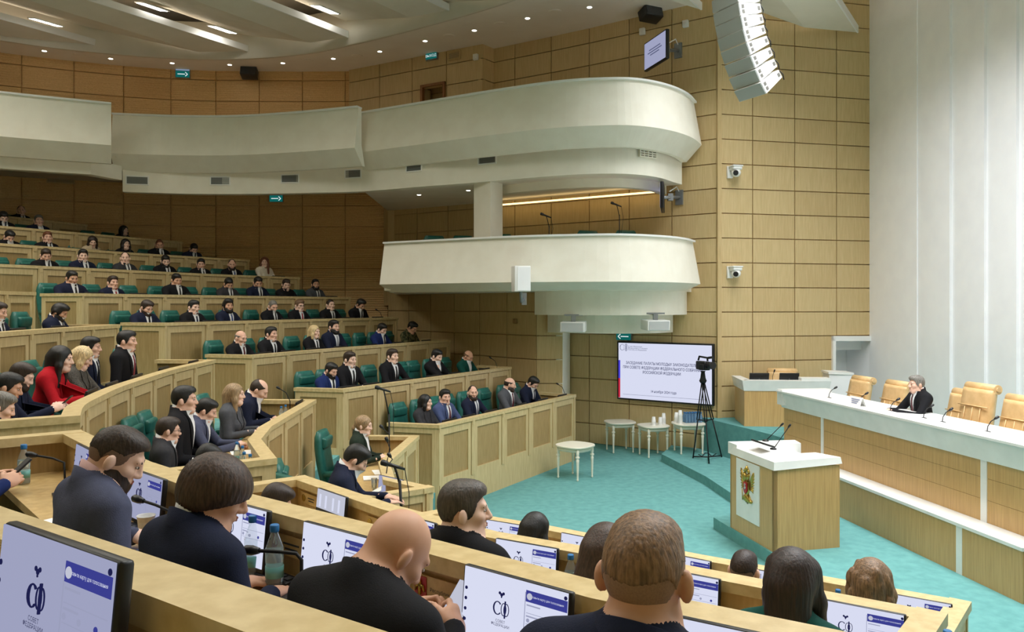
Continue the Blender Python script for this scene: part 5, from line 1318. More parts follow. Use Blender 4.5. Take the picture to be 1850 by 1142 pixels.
# ------------------------------------------------------------------ desk screens
def screen_face(o, R, w, h, kind):
    """what the lit screen shows: logo, side panel, icons"""
    def sp(a, b, d=0.016): return R @ Vector((a*w, -d, h/2+0.018+b*h*0.9))
    def bx(a, b, ww, hh, mat, name, d=0.0155):
        m = MB(); m.box(sp(a, b, d), (ww*w, 0.001, hh*h*0.9), R); m.build(name, mat, o, True)
    M = lambda a, b: world_matrix(o) @ (Matrix.Translation(sp(a, b, 0.0165)) @ R.to_4x4() @ Matrix.Rotation(math.pi/2, 4, 'X'))
    logo_cf(o, lambda a, b: world_matrix(o) @ sp(-0.10+a*0.115, 0.07+b*0.20, 0.0158), 'screen_navy', 0.0016)
    text_mesh('СОВЕТ', h*0.045, 'screen_navy', o, M(-0.10, -0.11), 'logo_caption')
    text_mesh('ФЕДЕРАЦИИ', h*0.045, 'screen_navy', o, M(-0.10, -0.16), 'logo_caption')
    m = MB()
    for da, db, rr in ((0, 0.255, .013), (-.018, 0.275, .011), (.018, 0.275, .011), (0, 0.225, .006)): m.lathe([(rr*w, 0), (rr*w, 0.001)], sp(-0.10+da, db, 0.0165), 10, R @ rot(math.pi/2, 'X'))
    m.build('crest', 'screen_navy', o, True)
    bx(0.30, 0.335, 0.36, 0.145, 'screen_blue', 'header')
    text_mesh('Вставьте карту для голосования', h*0.036, 'screen_white', o, M(0.305, 0.325), 'header_text', sx=0.85)
    m = MB(); m.lathe([(0.024*w, 0), (0.024*w, 0.001)], sp(0.155, 0.335, 0.0165), 14, R @ rot(math.pi/2, 'X')); m.build('header_icon', 'screen_grey', o, True)
    bx(0.115, -0.05, 0.005, 0.86, 'screen_line', 'divider')
    for b in (0.12, -0.02, -0.22): bx(0.30, b, 0.34, 0.005, 'screen_line', 'rule')
    for b in (0.22, 0.08): bx(0.19, b, 0.12, 0.016, 'screen_line', 'caption')
    for a, c in ((0.15, 'screen_line'), (0.27, 'screen_line'), (0.40, 'screen_blue')):
        m = MB(); m.lathe([(0.014*w, 0), (0.014*w, 0.001)], sp(a, 0.03, 0.0165), 10, R @ rot(math.pi/2, 'X')); m.build('icon', c, o, True)
    for b in (0.22, 0.08, -0.06, -0.20, -0.33):
        m = MB(); m.lathe([(0.013*w, 0), (0.013*w, 0.001)], sp(-0.445, b, 0.0165), 10, R @ rot(math.pi/2, 'X')); m.build('icon', 'screen_navy', o, True)
    m = MB(); m.lathe([(0.014*w, 0), (0.014*w, 0.001)], sp(0.465, 0.44, 0.0165), 10, R @ rot(math.pi/2, 'X')); m.build('icon', 'screen_navy', o, True)
    if kind == 'photo': bx(0.20, -0.39, 0.16, 0.17, 'charcoal', 'picture'); bx(0.20, -0.35, 0.15, 0.05, 'screen_dim', 'picture_sky')
SCR = {3: [(150, 'seen edge-on by the aisle end'), (258, 'beside the bearded man in slate'), (425, 'before the bowl-cut head'), (606, 'between the bowl-cut and bald heads'), (925, 'between the bald and crew cut men'), (1352, 'before the crew cut man')],
       2: [(596, 'showing a view of the hall'), (744, 'behind the bald head'), (948, 'above the screen between bald and crew cut men'), (1228, 'beside the crew cut ear'), (1545, 'before the very long hair')],
       1: [(912, 'before the sleek black hair'), (1050, 'in the front row, second along from the sleek black hair'), (1236, 'in the front row behind the crew cut head'), (1374, 'beside the short-haired man of the front row'), (1655, 'before the wavy-haired woman')],
       4: [(88, 'standing large in the last row'), (650, 'in the last row, only its top corner in view')]}
PROTO = {}
for k in SCR:
    for x, l in SCR[k]:
        p, n_ = seat_at('H', k, x, 0.16 if k < 4 else 0.145); w_, h_ = 0.37, 0.225
        zm = ZFLO[k]+0.765 if k < 4 else 2.44 if x < 300 else 2.405
        if k == 4: w_, h_ = 0.34, 0.215
        scr = 'screen_dim' if k == 4 or x in (150, 258) else ('screen_grey' if x == 596 else 'screen_white')
        key = (k == 4, scr, x in (596, 925, 1374))
        if key in PROTO and not key[2]:
            o = copy_tree(PROTO[key]); o.location = (p.x, p.y, zm); o.rotation_euler = (0, 0, math.atan2(n_.y, n_.x)-math.pi/2)
            tag(o, 'black-framed desk screen %s' % l, 'monitor', 'lit desk screens'); continue
        o, R = desk_monitor((p.x, p.y, zm), math.atan2(n_.y, n_.x)-math.pi/2, w_, h_, scr, 'black-framed desk screen %s' % l, 0.10, grp='lit desk screens')
        PROTO[key] = o
        if x == 596:
            for i, a in enumerate((-0.35, -0.15, 0.1, 0.3)):
                m = MB(); m.box(R @ Vector((a*w_, -0.0155, h_*0.72)), (0.06*w_, 0.001, 0.36*h_), R); m.build('curtain_stripe', 'screen_white', o, True)
            m = MB(); m.box(R @ Vector((0, -0.0155, h_*0.28)), (0.95*w_, 0.001, 0.42*h_), R); m.build('stage_view', 'charcoal', o, True)
            m = MB(); m.box(R @ Vector((0, -0.0160, h_*0.36)), (0.9*w_, 0.001, 0.05*h_), R); m.build('stage_desk', 'screen_grey', o, True)
        elif x == 1374:
            for i, a in enumerate((-0.3, 0, 0.3)):
                m = MB(); m.box(R @ Vector((a*w_, -0.0155, h_*0.6)), (0.02*w_, 0.001, 0.7*h_), R); m.build('curtain_stripe', 'screen_line', o, True)
        else:
            screen_face(o, R, w_, h_, 'photo' if x == 925 else '')
# dark screens in the rows facing us: seen as low black slabs above the caps
DSP = []
def dark_screen(b, k, x, t=0.205, lab=None):
    p, n_ = seat_at(b, k, x, t); nq = nearest(b, k, x)
    lab = 'black desk screen in the %s row before the %s' % (ORD[k], short(nq))
    if DSP:
        o = copy_tree(DSP[0]); o.location = (p.x, p.y, ZFLO[k]+0.765); o.rotation_euler = (0, 0, math.atan2(n_.y, n_.x)-math.pi/2)
        return tag(o, lab, 'monitor', 'desk screens turned away')
    o = empty('desk_monitor', (p.x, p.y, ZFLO[k]+0.765), math.atan2(n_.y, n_.x)-math.pi/2, lab, 'monitor', 'desk screens turned away')
    R = rot(-0.30, 'X')
    m = MB(); m.rbox(R @ Vector((0, 0, 0.125)), (0.37, 0.022, 0.245), 0.006, R); m.build('casing', 'black_plastic', o, True)
    m = MB(); m.box((0, 0.03, 0.006), (0.15, 0.09, 0.012)); m.tube([(0, 0.045, 0.006), (0, 0.05, 0.12)], 0.012, 8); m.build('stand', 'black_plastic', o, True); DSP.append(o)
DARK = {('F', 9): [60, 100], ('F', 8): [95, 160, 235], ('F', 7): [40, 110, 190, 255, 310, 372], ('F', 6): [50, 120, 190, 260, 330, 395, 500], ('F', 5): [165, 245, 345, 430, 490, 545, 595],
        ('F', 4): [325, 375, 440, 515, 570, 625, 678], ('F', 3): [470, 515, 560, 610, 665, 715, 765], ('F', 2): [620, 665, 725, 775, 815, 870], ('F', 1): [805, 840, 880, 935, 975, 1010],
        ('G', 4): [20, 95], ('G', 3): [150, 188, 235, 285, 340], ('G', 2): [531]}
for (b, k), xs in DARK.items():
    for x in xs: dark_screen(b, k, x)

# ================================================================== PEOPLE
HAIR = {'bk': srgb(20, 18, 18), 'db': srgb(46, 33, 26), 'dbr': srgb(44, 29, 24), 'br': srgb(80, 56, 38), 'brn': srgb(62, 44, 34), 'lb': srgb(110, 84, 60), 'lbr': srgb(122, 94, 68), 'gbr': srgb(70, 62, 55),
        'bl': srgb(206, 182, 136), 'dbl': srgb(150, 124, 92), 'gr': srgb(112, 108, 102), 'rd': srgb(106, 62, 40)}
for k_, c_ in HAIR.items():
    noise_mat('fade_'+k_, tuple(v*.62+w_*.20 for v, w_ in zip(c_, srgb(222, 180, 158))), tuple(v*.8+w_*.24 for v, w_ in zip(c_, srgb(222, 180, 158))), (1, 1, 1), 260, 0.7)
    noise_mat('hair_'+k_, tuple(v*0.55 for v in c_), tuple(min(1, v*1.5) for v in c_), (100, 100, 9), 1.6, 0.5, bump=0.0)
    _m = MATS['hair_'+k_]; _nt = _m.node_tree; _n = [n for n in _nt.nodes if n.type == 'TEX_NOISE'][0]
    _bp = _nt.nodes.new('ShaderNodeBump'); _bp.inputs['Strength'].default_value = 0.35; _bp.inputs['Distance'].default_value = 0.006
    _nt.links.new(_n.outputs[0], _bp.inputs['Height']); _nt.links.new(_bp.outputs[0], _nt.nodes['Principled BSDF'].inputs['Normal'])
JACK = {'black': srgb(24, 24, 28), 'navy': srgb(26, 32, 54), 'char': srgb(54, 54, 58), 'blue': srgb(28, 44, 96), 'steel': srgb(72, 84, 122), 'steeldark': srgb(74, 78, 100), 'grey': srgb(82, 84, 90), 'red': srgb(176, 18, 32),
        'green': srgb(16, 74, 66), 'white': srgb(230, 222, 206), 'cream': srgb(196, 178, 150), 'olive': srgb(38, 50, 40)}
for k_, c_ in JACK.items():
    noise_mat('cloth_'+k_, c_, tuple(v*0.86 for v in c_), (1, 1, 1), 40, 0.85, bump=0.15, bscale=220, spec=0.2)
noise_mat('cloth_camo', srgb(104, 100, 70), srgb(52, 58, 40), (1, 1, 1), 22, 0.9, lo=0.47, hi=0.53, spec=0.2)
noise_mat('cloth_tweed', srgb(96, 92, 86), srgb(58, 55, 52), (1, 1, 1), 120, 0.9, spec=0.2)
noise_mat('skin', srgb(228, 186, 166), srgb(221, 175, 153), (1, 1, 1), 10, 0.5, spec=0.35)
noise_mat('skin_pale', srgb(236, 200, 182), srgb(230, 190, 171), (1, 1, 1), 10, 0.5, spec=0.35)
noise_mat('skin_tan', srgb(214, 168, 142), srgb(205, 157, 130), (1, 1, 1), 10, 0.5, spec=0.35)
principled('lip', srgb(168, 98, 90), 0.45); principled('eye_white', srgb(190, 178, 170), 0.35); principled('eye_dark', srgb(34, 26, 22), 0.2)
principled('shirt_white', srgb(232, 234, 238), 0.75); principled('shirt_pink', srgb(206, 168, 166), 0.75)
TIEC = {'black': srgb(20, 20, 24), 'navy': srgb(28, 32, 56), 'blue': srgb(52, 74, 130), 'red': srgb(156, 26, 36), 'darkred': srgb(84, 24, 34), 'wine': srgb(126, 44, 62), 'silver': srgb(150, 152, 158), 'grey': srgb(96, 98, 110)}
for k_, c_ in TIEC.items(): principled('tie_'+k_, c_, 0.55)
principled('glasses_black', srgb(20, 20, 22), 0.3)

def nx(a, b=None):
    return np.asarray(a, float)
class Prim:
    """one rounded cone or ellipsoid with its own frame; lab: 0 cloth, 1 skin, 2 trousers, 3 cuff"""
    def __init__(s, kind, lab, k, **kw): s.kind = kind; s.lab = lab; s.k = k; s.__dict__.update(kw)
    def bounds(s):
        if s.kind == 'cone':
            r = max(s.ra, s.rb)*max(1.0, getattr(s, 'sx', 1.0))+0.06
            return np.minimum(s.a, s.b)-r, np.maximum(s.a, s.b)+r
        r = float(np.max(s.r))+0.06
        return s.c-r, s.c+r
    def d(s, P):
        if s.kind == 'cone':
            a, b = s.a, s.b; ab = b-a; L2 = float(ab@ab)+1e-12
            Q = P-a
            t = np.clip((Q@ab)/L2, 0, 1)
            D = Q-t[..., None]*ab
            R = s.ra+(s.rb-s.ra)*t
            if getattr(s, 'flat', None) is not None:           # flattened along an axis: squash factor
                ax, f = s.flat
                h = D@ax
                D = D+h[..., None]*ax*(f-1)
                return (np.sqrt((D*D).sum(-1)+1e-12)-R)*0.75
            return np.sqrt((D*D).sum(-1)+1e-12)-R
        Q = (P-s.c)
        if s.R is not None: Q = Q@s.R                          # into the local frame
        k0 = np.sqrt(((Q/s.r)**2).sum(-1)+1e-12); k1 = np.sqrt(((Q/(s.r*s.r))**2).sum(-1)+1e-12)
        return k0*(k0-1)/k1
def cone(a, b, ra, rb, lab=0, k=0.03, flat=None): return Prim('cone', lab, k, a=nx(a), b=nx(b), ra=ra, rb=rb, flat=flat)
def ell(c, r, lab=0, k=0.02, R=None, cut=False): return Prim('ell', lab, k, c=nx(c), r=nx(r), R=R, cut=cut)
def smin(a, b, k):
    h = np.clip(0.5+0.5*(b-a)/k, 0, 1)
    return b*(1-h)+a*h-k*h*(1-h)
def field(prims, P, labels=False):
    shp = P.shape[:-1]
    f = np.full(shp, 1.0); lab = np.zeros(shp, int); best = np.full(shp, 1e3)
    for p in prims:
        d = p.d(P)
        if getattr(p, 'cut', False):
            h = np.clip(0.5-0.5*(f+d)/p.k, 0, 1); f = f*(1-h)+(-d)*h+p.k*h*(1-h)      # smooth subtraction
        else:
            f = smin(f, d, p.k)
            if labels:
                m = d < best; best = np.where(m, d, best); lab = np.where(m, p.lab, lab)
    return (f, lab) if labels else f
def field_grid(prims, xs, ys, zs):
    f = np.full((len(xs), len(ys), len(zs)), 0.5)
    for p in prims:
        lo, hi = p.bounds()
        i0, i1 = np.searchsorted(xs, lo[0]), np.searchsorted(xs, hi[0])
        j0, j1 = np.searchsorted(ys, lo[1]), np.searchsorted(ys, hi[1])
        k0, k1 = np.searchsorted(zs, lo[2]), np.searchsorted(zs, hi[2])
        if i0 >= i1 or j0 >= j1 or k0 >= k1: continue
        P = np.stack(np.meshgrid(xs[i0:i1], ys[j0:j1], zs[k0:k1], indexing='ij'), -1)
        d = p.d(P); s = f[i0:i1, j0:j1, k0:k1]
        if getattr(p, 'cut', False):
            h = np.clip(0.5-0.5*(s+d)/p.k, 0, 1); f[i0:i1, j0:j1, k0:k1] = s*(1-h)+(-d)*h+p.k*h*(1-h)
        else: f[i0:i1, j0:j1, k0:k1] = smin(s, d, p.k)
    return f
def surfnet(f, xs, ys, zs, fun=None):
    """surface nets on a rectilinear grid -> vertices, quads"""
    neg = f < 0
    nxn, nyn, nzn = f.shape
    corners = [(i, j, k) for i in (0, 1) for j in (0, 1) for k in (0, 1)]
    cnt = sum(neg[i:nxn-1+i, j:nyn-1+j, k:nzn-1+k].astype(int) for i, j, k in corners)
    act = (cnt > 0) & (cnt < 8)
    I = np.argwhere(act)
    if len(I) == 0: return np.zeros((0, 3)), np.zeros((0, 4), int)
    idx = -np.ones(act.shape, int); idx[act] = np.arange(len(I))
    X = [xs, ys, zs]
    acc = np.zeros((len(I), 3)); num = np.zeros(len(I))
    for a in corners:
        for ax in range(3):
            if a[ax]: continue
            b = list(a); b[ax] = 1
            A = I+np.array(a); B = I+np.array(b)
            fa = f[A[:, 0], A[:, 1], A[:, 2]]; fb = f[B[:, 0], B[:, 1], B[:, 2]]
            c = (fa < 0) != (fb < 0)
            t = np.where(c, fa/np.where(c, fa-fb, 1), 0)
            pa = np.stack([X[q][A[:, q]] for q in range(3)], 1); pb = np.stack([X[q][B[:, q]] for q in range(3)], 1)
            acc += np.where(c[:, None], pa+(pb-pa)*t[:, None], 0); num += c
    V = acc/num[:, None]
    Q = []
    for ax in range(3):
        u_, v_ = [(1, 2), (2, 0), (0, 1)][ax]
        sl0 = [slice(None)]*3; sl1 = [slice(None)]*3
        sl0[ax] = slice(0, -1); sl1[ax] = slice(1, None)
        e0 = neg[tuple(sl0)]; e1 = neg[tuple(sl1)]
        ch = e0 != e1
        E = np.argwhere(ch)
        E = E[(E[:, u_] > 0) & (E[:, v_] > 0) & (E[:, u_] < f.shape[u_]-1) & (E[:, v_] < f.shape[v_]-1)]
        if not len(E): continue
        fl = e0[E[:, 0], E[:, 1], E[:, 2]]
        def cell(du, dv):
            C = E.copy(); C[:, u_] -= du; C[:, v_] -= dv
            return idx[C[:, 0], C[:, 1], C[:, 2]]
        q = np.stack([cell(1, 1), cell(0, 1), cell(0, 0), cell(1, 0)], 1)
        q[~fl] = q[~fl][:, ::-1]
        Q.append(q[(q >= 0).all(1)])
    Q = np.concatenate(Q)
    if fun is not None:
        for _ in range(2):
            h = 0.002; f0 = fun(V)
            g = np.stack([fun(V+np.eye(3)[q]*h)-f0 for q in range(3)], 1)/h
            g2 = (g*g).sum(1)+1e-6
            st = np.clip(f0/np.sqrt(g2), -0.012, 0.012)
            V = V-(st/np.sqrt(g2))[:, None]*g
    return V, Q
def axis(lo, hi, coarse, dlo, dhi, fine):
    """grid line positions: fine between dlo and dhi, coarse elsewhere"""
    out = []
    x = lo
    while x < hi:
        out.append(x); x += fine if dlo <= x < dhi else min(coarse, max(fine, dlo-x) if x < dlo else coarse)
    out.append(hi)
    return np.array(out)
def mesh_np(name, V, Q, mats, mi=None, smooth=True):
    me = bpy.data.meshes.new(name)
    me.vertices.add(len(V)); me.vertices.foreach_set('co', np.asarray(V, np.float32).ravel())
    Q = np.asarray(Q); n = Q.shape[1]
    me.loops.add(Q.size); me.loops.foreach_set('vertex_index', Q.ravel().astype(np.int32))
    me.polygons.add(len(Q)); me.polygons.foreach_set('loop_start', np.arange(0, Q.size, n, dtype=np.int32))
    for m_ in mats: me.materials.append(MATS[m_])
    if mi is not None: me.polygons.foreach_set('material_index', np.asarray(mi, np.int32))
    me.polygons.foreach_set('use_smooth', np.full(len(Q), smooth))
    me.update(calc_edges=True)
    return me
def Rm(ax, a):
    return np.array(Matrix.Rotation(a, 3, ax))
def head_prims(C, R, rng, female, lab=1, ears=True):
    """C: head centre, R: columns = head axes (x right, y forward, z up)"""
    T = lambda p: C+R@nx(p)
    s = 0.91 if female else 0.955; jw = 0.9 if female else 1.0+rng.uniform(-.05, .08)
    g = lambda p: T(nx(p)*s)
    P = [ell(g((0, -.012, .02)), nx((.076, .097, .097))*s, lab, .02, R), ell(g((0, .022, -.042)), nx((.060*jw, .066, .080))*s, lab, .03, R),
         cone(g((-.022*jw, .058, -.098)), g((.022*jw, .058, -.098)), .024*s, .024*s, lab, .025),
         cone(g((-.05*jw, .0, -.075)), g((-.02, .055, -.1)), .022*s, .02*s, lab, .03), cone(g((.05*jw, .0, -.075)), g((.02, .055, -.1)), .022*s, .02*s, lab, .03),
         cone(g((-.034, .078, .024)), g((.034, .078, .024)), .013*s, .013*s, lab, .018),
         ell(g((-.040, .058, -.022)), nx((.026, .026, .022))*s, lab, .02, R), ell(g((.040, .058, -.022)), nx((.026, .026, .022))*s, lab, .02, R),
         ell(g((-.031, .101, .004)), nx((.015, .014, .010))*s, lab, .014, R, True), ell(g((.031, .101, .004)), nx((.015, .014, .010))*s, lab, .014, R, True),
         cone(g((0, .090, .012)), g((0, .106+rng.uniform(-.004, .004), -.030)), .008*s, .0125*s, lab, .012),
         cone(g((-.013, .096, -.034)), g((.013, .096, -.034)), .009*s, .009*s, lab, .010),
         cone(g((-.018, .084, -.062)), g((.018, .084, -.062)), .010*s, .010*s, lab, .010)]
    for sx in ((-1, 1) if ears else ()):
        P.append(ell(g((sx*.084, -.010, -.010)), nx((.013, .020, .032))*s, lab, .008, R@Rm('Z', sx*0.6)))
    return P, s
HAND = {}
def hand_mesh(kind, right):
    """hand in its own frame: +Y along the fingers, +Z back of the hand, wrist at the origin"""
    key = (kind, right)
    if key in HAND: return HAND[key]
    sg = 1 if right else -1                                     # thumb side: left of a right hand seen from above
    th = -sg
    P = [cone((0, -.05, 0), (0, .02, 0), .026, .027, 1, .02), ell((0, .05, 0), (.042, .052, .016), 1, .02), cone((th*.02, .03, -.004), (th*.03, .05, -.006), .018, .018, 1, .015)]
    curl = {'flat': 0.25, 'grip': 1.0, 'fist': 1.35}[kind]
    for i, (fx, ln, r) in enumerate(((-.030, .070, .0085), (-.010, .082, .009), (.011, .076, .0088), (.030, .060, .0078))):
        fx = fx*(-th)*-1 if False else fx
        b = np.array((fx, .088-abs(fx)*.25, 0.0)); a = 0.15+curl*0.35
        ln = ln if (fx*th > 0 or True) else ln
        p1 = b+ln*.45*np.array((fx*.6, math.cos(a), -math.sin(a))); a2 = a+curl*0.9
        p2 = p1+ln*.32*np.array((0, math.cos(a2), -math.sin(a2))); a3 = a2+curl*0.7
        p3 = p2+ln*.26*np.array((0, math.cos(a3), -math.sin(a3)))
        P += [cone(b-(0, .012, 0), p1, r*1.1, r, 1, .006), cone(p1, p2, r, r*.93, 1, .004), cone(p2, p3, r*.93, r*.8, 1, .004)]
    t0 = np.array((th*.030, .022, -.006)); t1 = t0+np.array((th*.028, .030, -.012)); t2 = t1+np.array((th*.004 if kind != 'flat' else th*.012, .030, -.012-.01*curl))
    P += [cone(t0, t1, .013, .011, 1, .010), cone(t1, t2, .0105, .0085, 1, .004)]
    xs = np.arange(-.085, .086, .0062); ys = np.arange(-.065, .19, .0062); zs = np.arange(-.11, .045, .0062)
    fun = lambda V: field(P, V)
    V, Q = surfnet(field_grid(P, xs, ys, zs), xs, ys, zs, fun)
    HAND[key] = (V, Q)
    return HAND[key]
def person(q, rng):
    b, k, x, ytop = q['b'], q['k'], q['x'], q['y']
    if 'pos' in q: p, n_, zf = Vector(q['pos']), Vector(q['dir']).normalized(), q['zf']
    else:
        p, n_ = seat_at(b, k, x, {'F': 0.72, 'G': 0.75, 'H': 0.74}[b], None); zf = ZFLO[k]
        if 'Y' in q: p, n_ = seat_at(b, k, x, 0.5, q['Y'])
    rz = math.atan2(n_.y, n_.x)-math.pi/2
    lean, hp, hy = q.get('lean', 0.06), q.get('hp', 0.0), q.get('hy', 0.0)
    fem, near = q.get('female', False), q.get('near', False)
    pose = q.get('pose', 'desk'); wide = q.get('wide', 1.0)*(0.88 if fem else 1.0)
    # ---- skeleton (metres, +Y forward)
    hip = nx((0, -.03, .56)); Rt = Rm('X', -lean)
    T = lambda v: hip+Rt@nx(v)
    neck_t = T((0, .015, .545))
    yaw = hy; Rh = Rm('Z', rz*0+yaw)@Rm('X', -hp)
    C = neck_t+Rh@nx((0, .022, .072))
    # ---- scale and height so that the crown meets the sight line
    topz = C[2]+0.111
    dist = p.y+(-0.0)
    # head centre in the world moves with the lean: use its distance
    fwd = Vector((n_.x, n_.y)); hw = p+fwd*float(C[1])+Vector((n_.y, -n_.x))*float(C[0])
    want = CAMH-(ytop-HY)/FPX*hw.y-zf-(0.012 if q.get('hair') not in ('bald', 'buzz') else 0.0)
    S = min(1.10, max(0.93, want/topz)); lift = want-topz*S
    lift = max(-0.12, min(0.10, lift))
    q['_lift'] = (round(S, 2), round(want-topz*S, 3))
    # slide along the row so that the head stands on its pixel column; keep clear of the desk
    ur = Vector((-n_.y, n_.x))
    def front_gap(pp):
        pf = BLOCKS[b][k]
        return min((pp-Vector(a_)-(Vector(b_)-Vector(a_))*max(0, min(1, (pp-Vector(a_)).dot(Vector(b_)-Vector(a_))/(Vector(b_)-Vector(a_)).length_squared))).length for a_, b_ in zip(pf, pf[1:]))
    kx = (x-CX)/FPX
    def head_at(pp): return pp+fwd*float(C[1])+Vector((n_.y, -n_.x))*float(C[0])
    if 'Y' in q: p = p-(hw-p)
    tmin = {'F': 0.70, 'G': 0.58, 'H': 0.54}.get(b, 0)
    for _ in range(4):
        if b != 'P':
            g_ = front_gap(p)
            if g_ < tmin: p = p-fwd*(tmin-g_)
        hw = head_at(p); den = ur.x-kx*ur.y
        p = p+ur*max(-0.35, min(0.35, (kx*hw.y-hw.x)/den))
    hw = head_at(p); tt_ = front_gap(p) if b != 'P' else 1.0
    want = CAMH-(ytop-HY)/FPX*hw.y-zf-(0.012 if q.get('hair') not in ('bald', 'buzz') else 0.0)
    S = min(1.10, max(0.93, want/topz)); lift = max(-0.12, min(0.10, want-topz*S)); q['_lift'] = (round(S, 2), round(want-topz*S, 3), round(tt_, 2))
    lat = 0.0
    # ---- body
    w1 = .165*wide; fl_ = (Rt@nx((0, 1, 0)), 1.5)
    L = []
    L.append(cone(T((0, 0, 0)), T((0, .01, .34)), w1*.98, w1*1.06, 0, .05, fl_))
    L.append(cone(T((-.145*wide, -.005, .430)), T((.145*wide, -.005, .430)), .074, .074, 0, .07))
    L.append(cone(T((-.12*wide, -.015, .462)), T((0, -.016, .515)), .046, .052, 0, .05)); L.append(cone(T((.12*wide, -.015, .462)), T((0, -.016, .515)), .046, .052, 0, .05))
    if fem:
        for sx in (-1, 1): L.append(ell(T((sx*.07, .085, .30)), (.062, .055, .062), 0, .05))
    sh = [T((sx*.185*wide, 0, .435)) for sx in (-1, 1)]
    eye = lambda a: nx(a)
    hk = q.get('hands')
    if pose == 'lap': el = [nx((-.26*wide, .02, .70)), nx((.26*wide, .02, .70))]; wr = [nx((-.11, .24, .66)), nx((.11, .24, .66))]; hd = [(.35, .9, -.1), (-.35, .9, -.1)]; hk = hk or 'flat'
    elif pose == 'chin':
        el = [nx((-.27, .16, .77)), nx((.17, .27, .80))]; ch = C+Rh@nx((.045, .085, -.125)); wr = [nx((-.05, .36, .815)), ch-nx((0, .0, .085))]; hd = [(.8, .5, 0), (-.2, -.1, 1)]; hk = 'fist'
    elif pose == 'phone': el = [nx((-.26*wide, .14, .76)), nx((.26*wide, .14, .76))]; wr = [nx((-.10, .36, .86)), nx((.10, .36, .86))]; hd = [(.45, .75, .35), (-.45, .75, .35)]; hk = 'grip'
    else:
        el = [nx((-.27*wide, .15+lean*.3, .765)), nx((.27*wide, .15+lean*.3, .765))]; wr = [nx((-.11, .37+lean*.2, .80)), nx((.11, .37+lean*.2, .80))]; hd = [(.5, .85, -.05), (-.5, .85, -.05)]
        if hk == 'fist': wr = [nx((-.07, .40+lean*.2, .805)), nx((.07, .40+lean*.2, .805))]; hd = [(.75, .65, 0), (-.75, .65, .1)]
        hk = hk or 'flat'
    if b != 'P':
        lim = tt_/S-(0.30 if pose != 'phone' else 0.20)
        if x < -50: lim = 1.0
        for i in (0, 1):
            if not (pose == 'chin' and i == 1) and wr[i][1] > lim: sh_ = wr[i][1]-lim; wr[i] = wr[i]-nx((0, sh_, 0)); el[i] = el[i]-nx((0, min(sh_, .22), 0))
            wr[i][2] += 0.0
    if q.get('slim'): el = [e_*nx((.84, 1, 1)) for e_ in el]
    tr = 0.88 if fem else 1.0
    for i in (0, 1):
        L.append(cone(sh[i], el[i], .062*tr*min(wide, 1.08), .050*tr, 0, .035)); L.append(cone(el[i], wr[i], .049*tr, .036*tr, 0, .02))
        hv = nx(hd[i]); hv = hv/np.linalg.norm(hv)
        L.append(cone(wr[i]-hv*.012, wr[i]+hv*.010, .030*tr, .030*tr, 3, .004))
    ky = min(.40, tt_/S-.17) if b != 'P' else .36
    toe = min(ky+.14, tt_/S-.13) if b != 'P' else ky+.12
    fy = min(ky, toe-.13)
    for sx in (-1, 1):
        L.append(cone((sx*.09, -.02, .50), (sx*.12, ky, .51), .088, .066, 2, .04)); L.append(cone((sx*.12, ky, .50), (sx*.12, fy, .10), .062, .045, 2, .03)); L.append(cone((sx*.12, fy-.01, .045), (sx*.125, toe, .035), .042, .034, 2, .02))
    L.append(cone(T((0, -.004, .45)), neck_t+Rh@nx((0, -.012, .02)), .054 if not fem else .046, .053 if not fem else .045, 1, .022))
    H, hs = head_prims(C, Rh, rng, fem, 1, q.get('hair') not in ('long', 'verylong', 'bob', 'curly', 'bowl'))
    L += H
    fine = .0058 if near else .0082; coarse = .017 if near else .024
    xs = axis(-.42, .42, coarse, C[0]-.10, C[0]+.10, fine); ys = axis(-.30, .66, coarse, C[1]-.13, C[1]+.14, fine); zs = axis(-.02, C[2]+.17, coarse, C[2]-.15, C[2]+.15, fine)
    fun = lambda V: field(L, V)
    V, Q = surfnet(field_grid(L, xs, ys, zs), xs, ys, zs, fun)
    cen = V[Q].mean(1); _, lab = field(L, cen, True)
    skin = q.get('skin') or ('skin_pale' if fem else rng.choice(['skin', 'skin', 'skin_pale', 'skin_tan']))
    jm = 'cloth_'+q['jc']; tm = 'cloth_black' if q['jc'] not in ('camo', 'navy', 'blue', 'steel', 'char', 'grey', 'steeldark') else jm
    Vs, Qs, Ms = [V], [Q], [lab]; nv = len(V)
    for i in (0, 1):
        hv, hq = hand_mesh(hk if not (pose == 'chin' and i == 0) else 'flat', i == 1)
        yv = nx(hd[i]); yv = yv/np.linalg.norm(yv); up = nx((0, 0, 1.0))
        if pose == 'phone': up = nx(((-1 if i == 0 else 1)*0.9, -.2, .4))
        if pose == 'chin' and i == 1: up = nx((.3, .9, 0))
        xv = np.cross(yv, up); xv /= np.linalg.norm(xv); zv = np.cross(xv, yv)
        M_ = np.stack([xv, yv, zv], 1)
        hs_ = .9 if fem else 1.0
        W = wr[i]+(hv*hs_)@M_.T
        Vs.append(W); Qs.append(hq+nv); Ms.append(np.ones(len(hq), int)); nv += len(W)
    root = empty('person', (p.x+lat, p.y, zf+lift), rz, q['label'], 'person', q.get('group', 'people seated in the hall'))
    root.scale = (S, S, S)
    def ch(name, me, par=None):
        return link(name, me, par or root)
    body = ch('body', mesh_np('body', np.concatenate(Vs), np.concatenate(Qs), [jm, skin, tm, 'shirt_white'], np.concatenate(Ms)))
    # ---- shirt, tie, lapels laid on the chest
    def march(pts, d):
        P_ = pts.copy()
        for _ in range(28):
            f = field(L, P_); P_ = P_+d*np.clip(f, -.02, .05)[:, None]*.8
        return P_
    fwdv = Rt@nx((0, 1, 0))
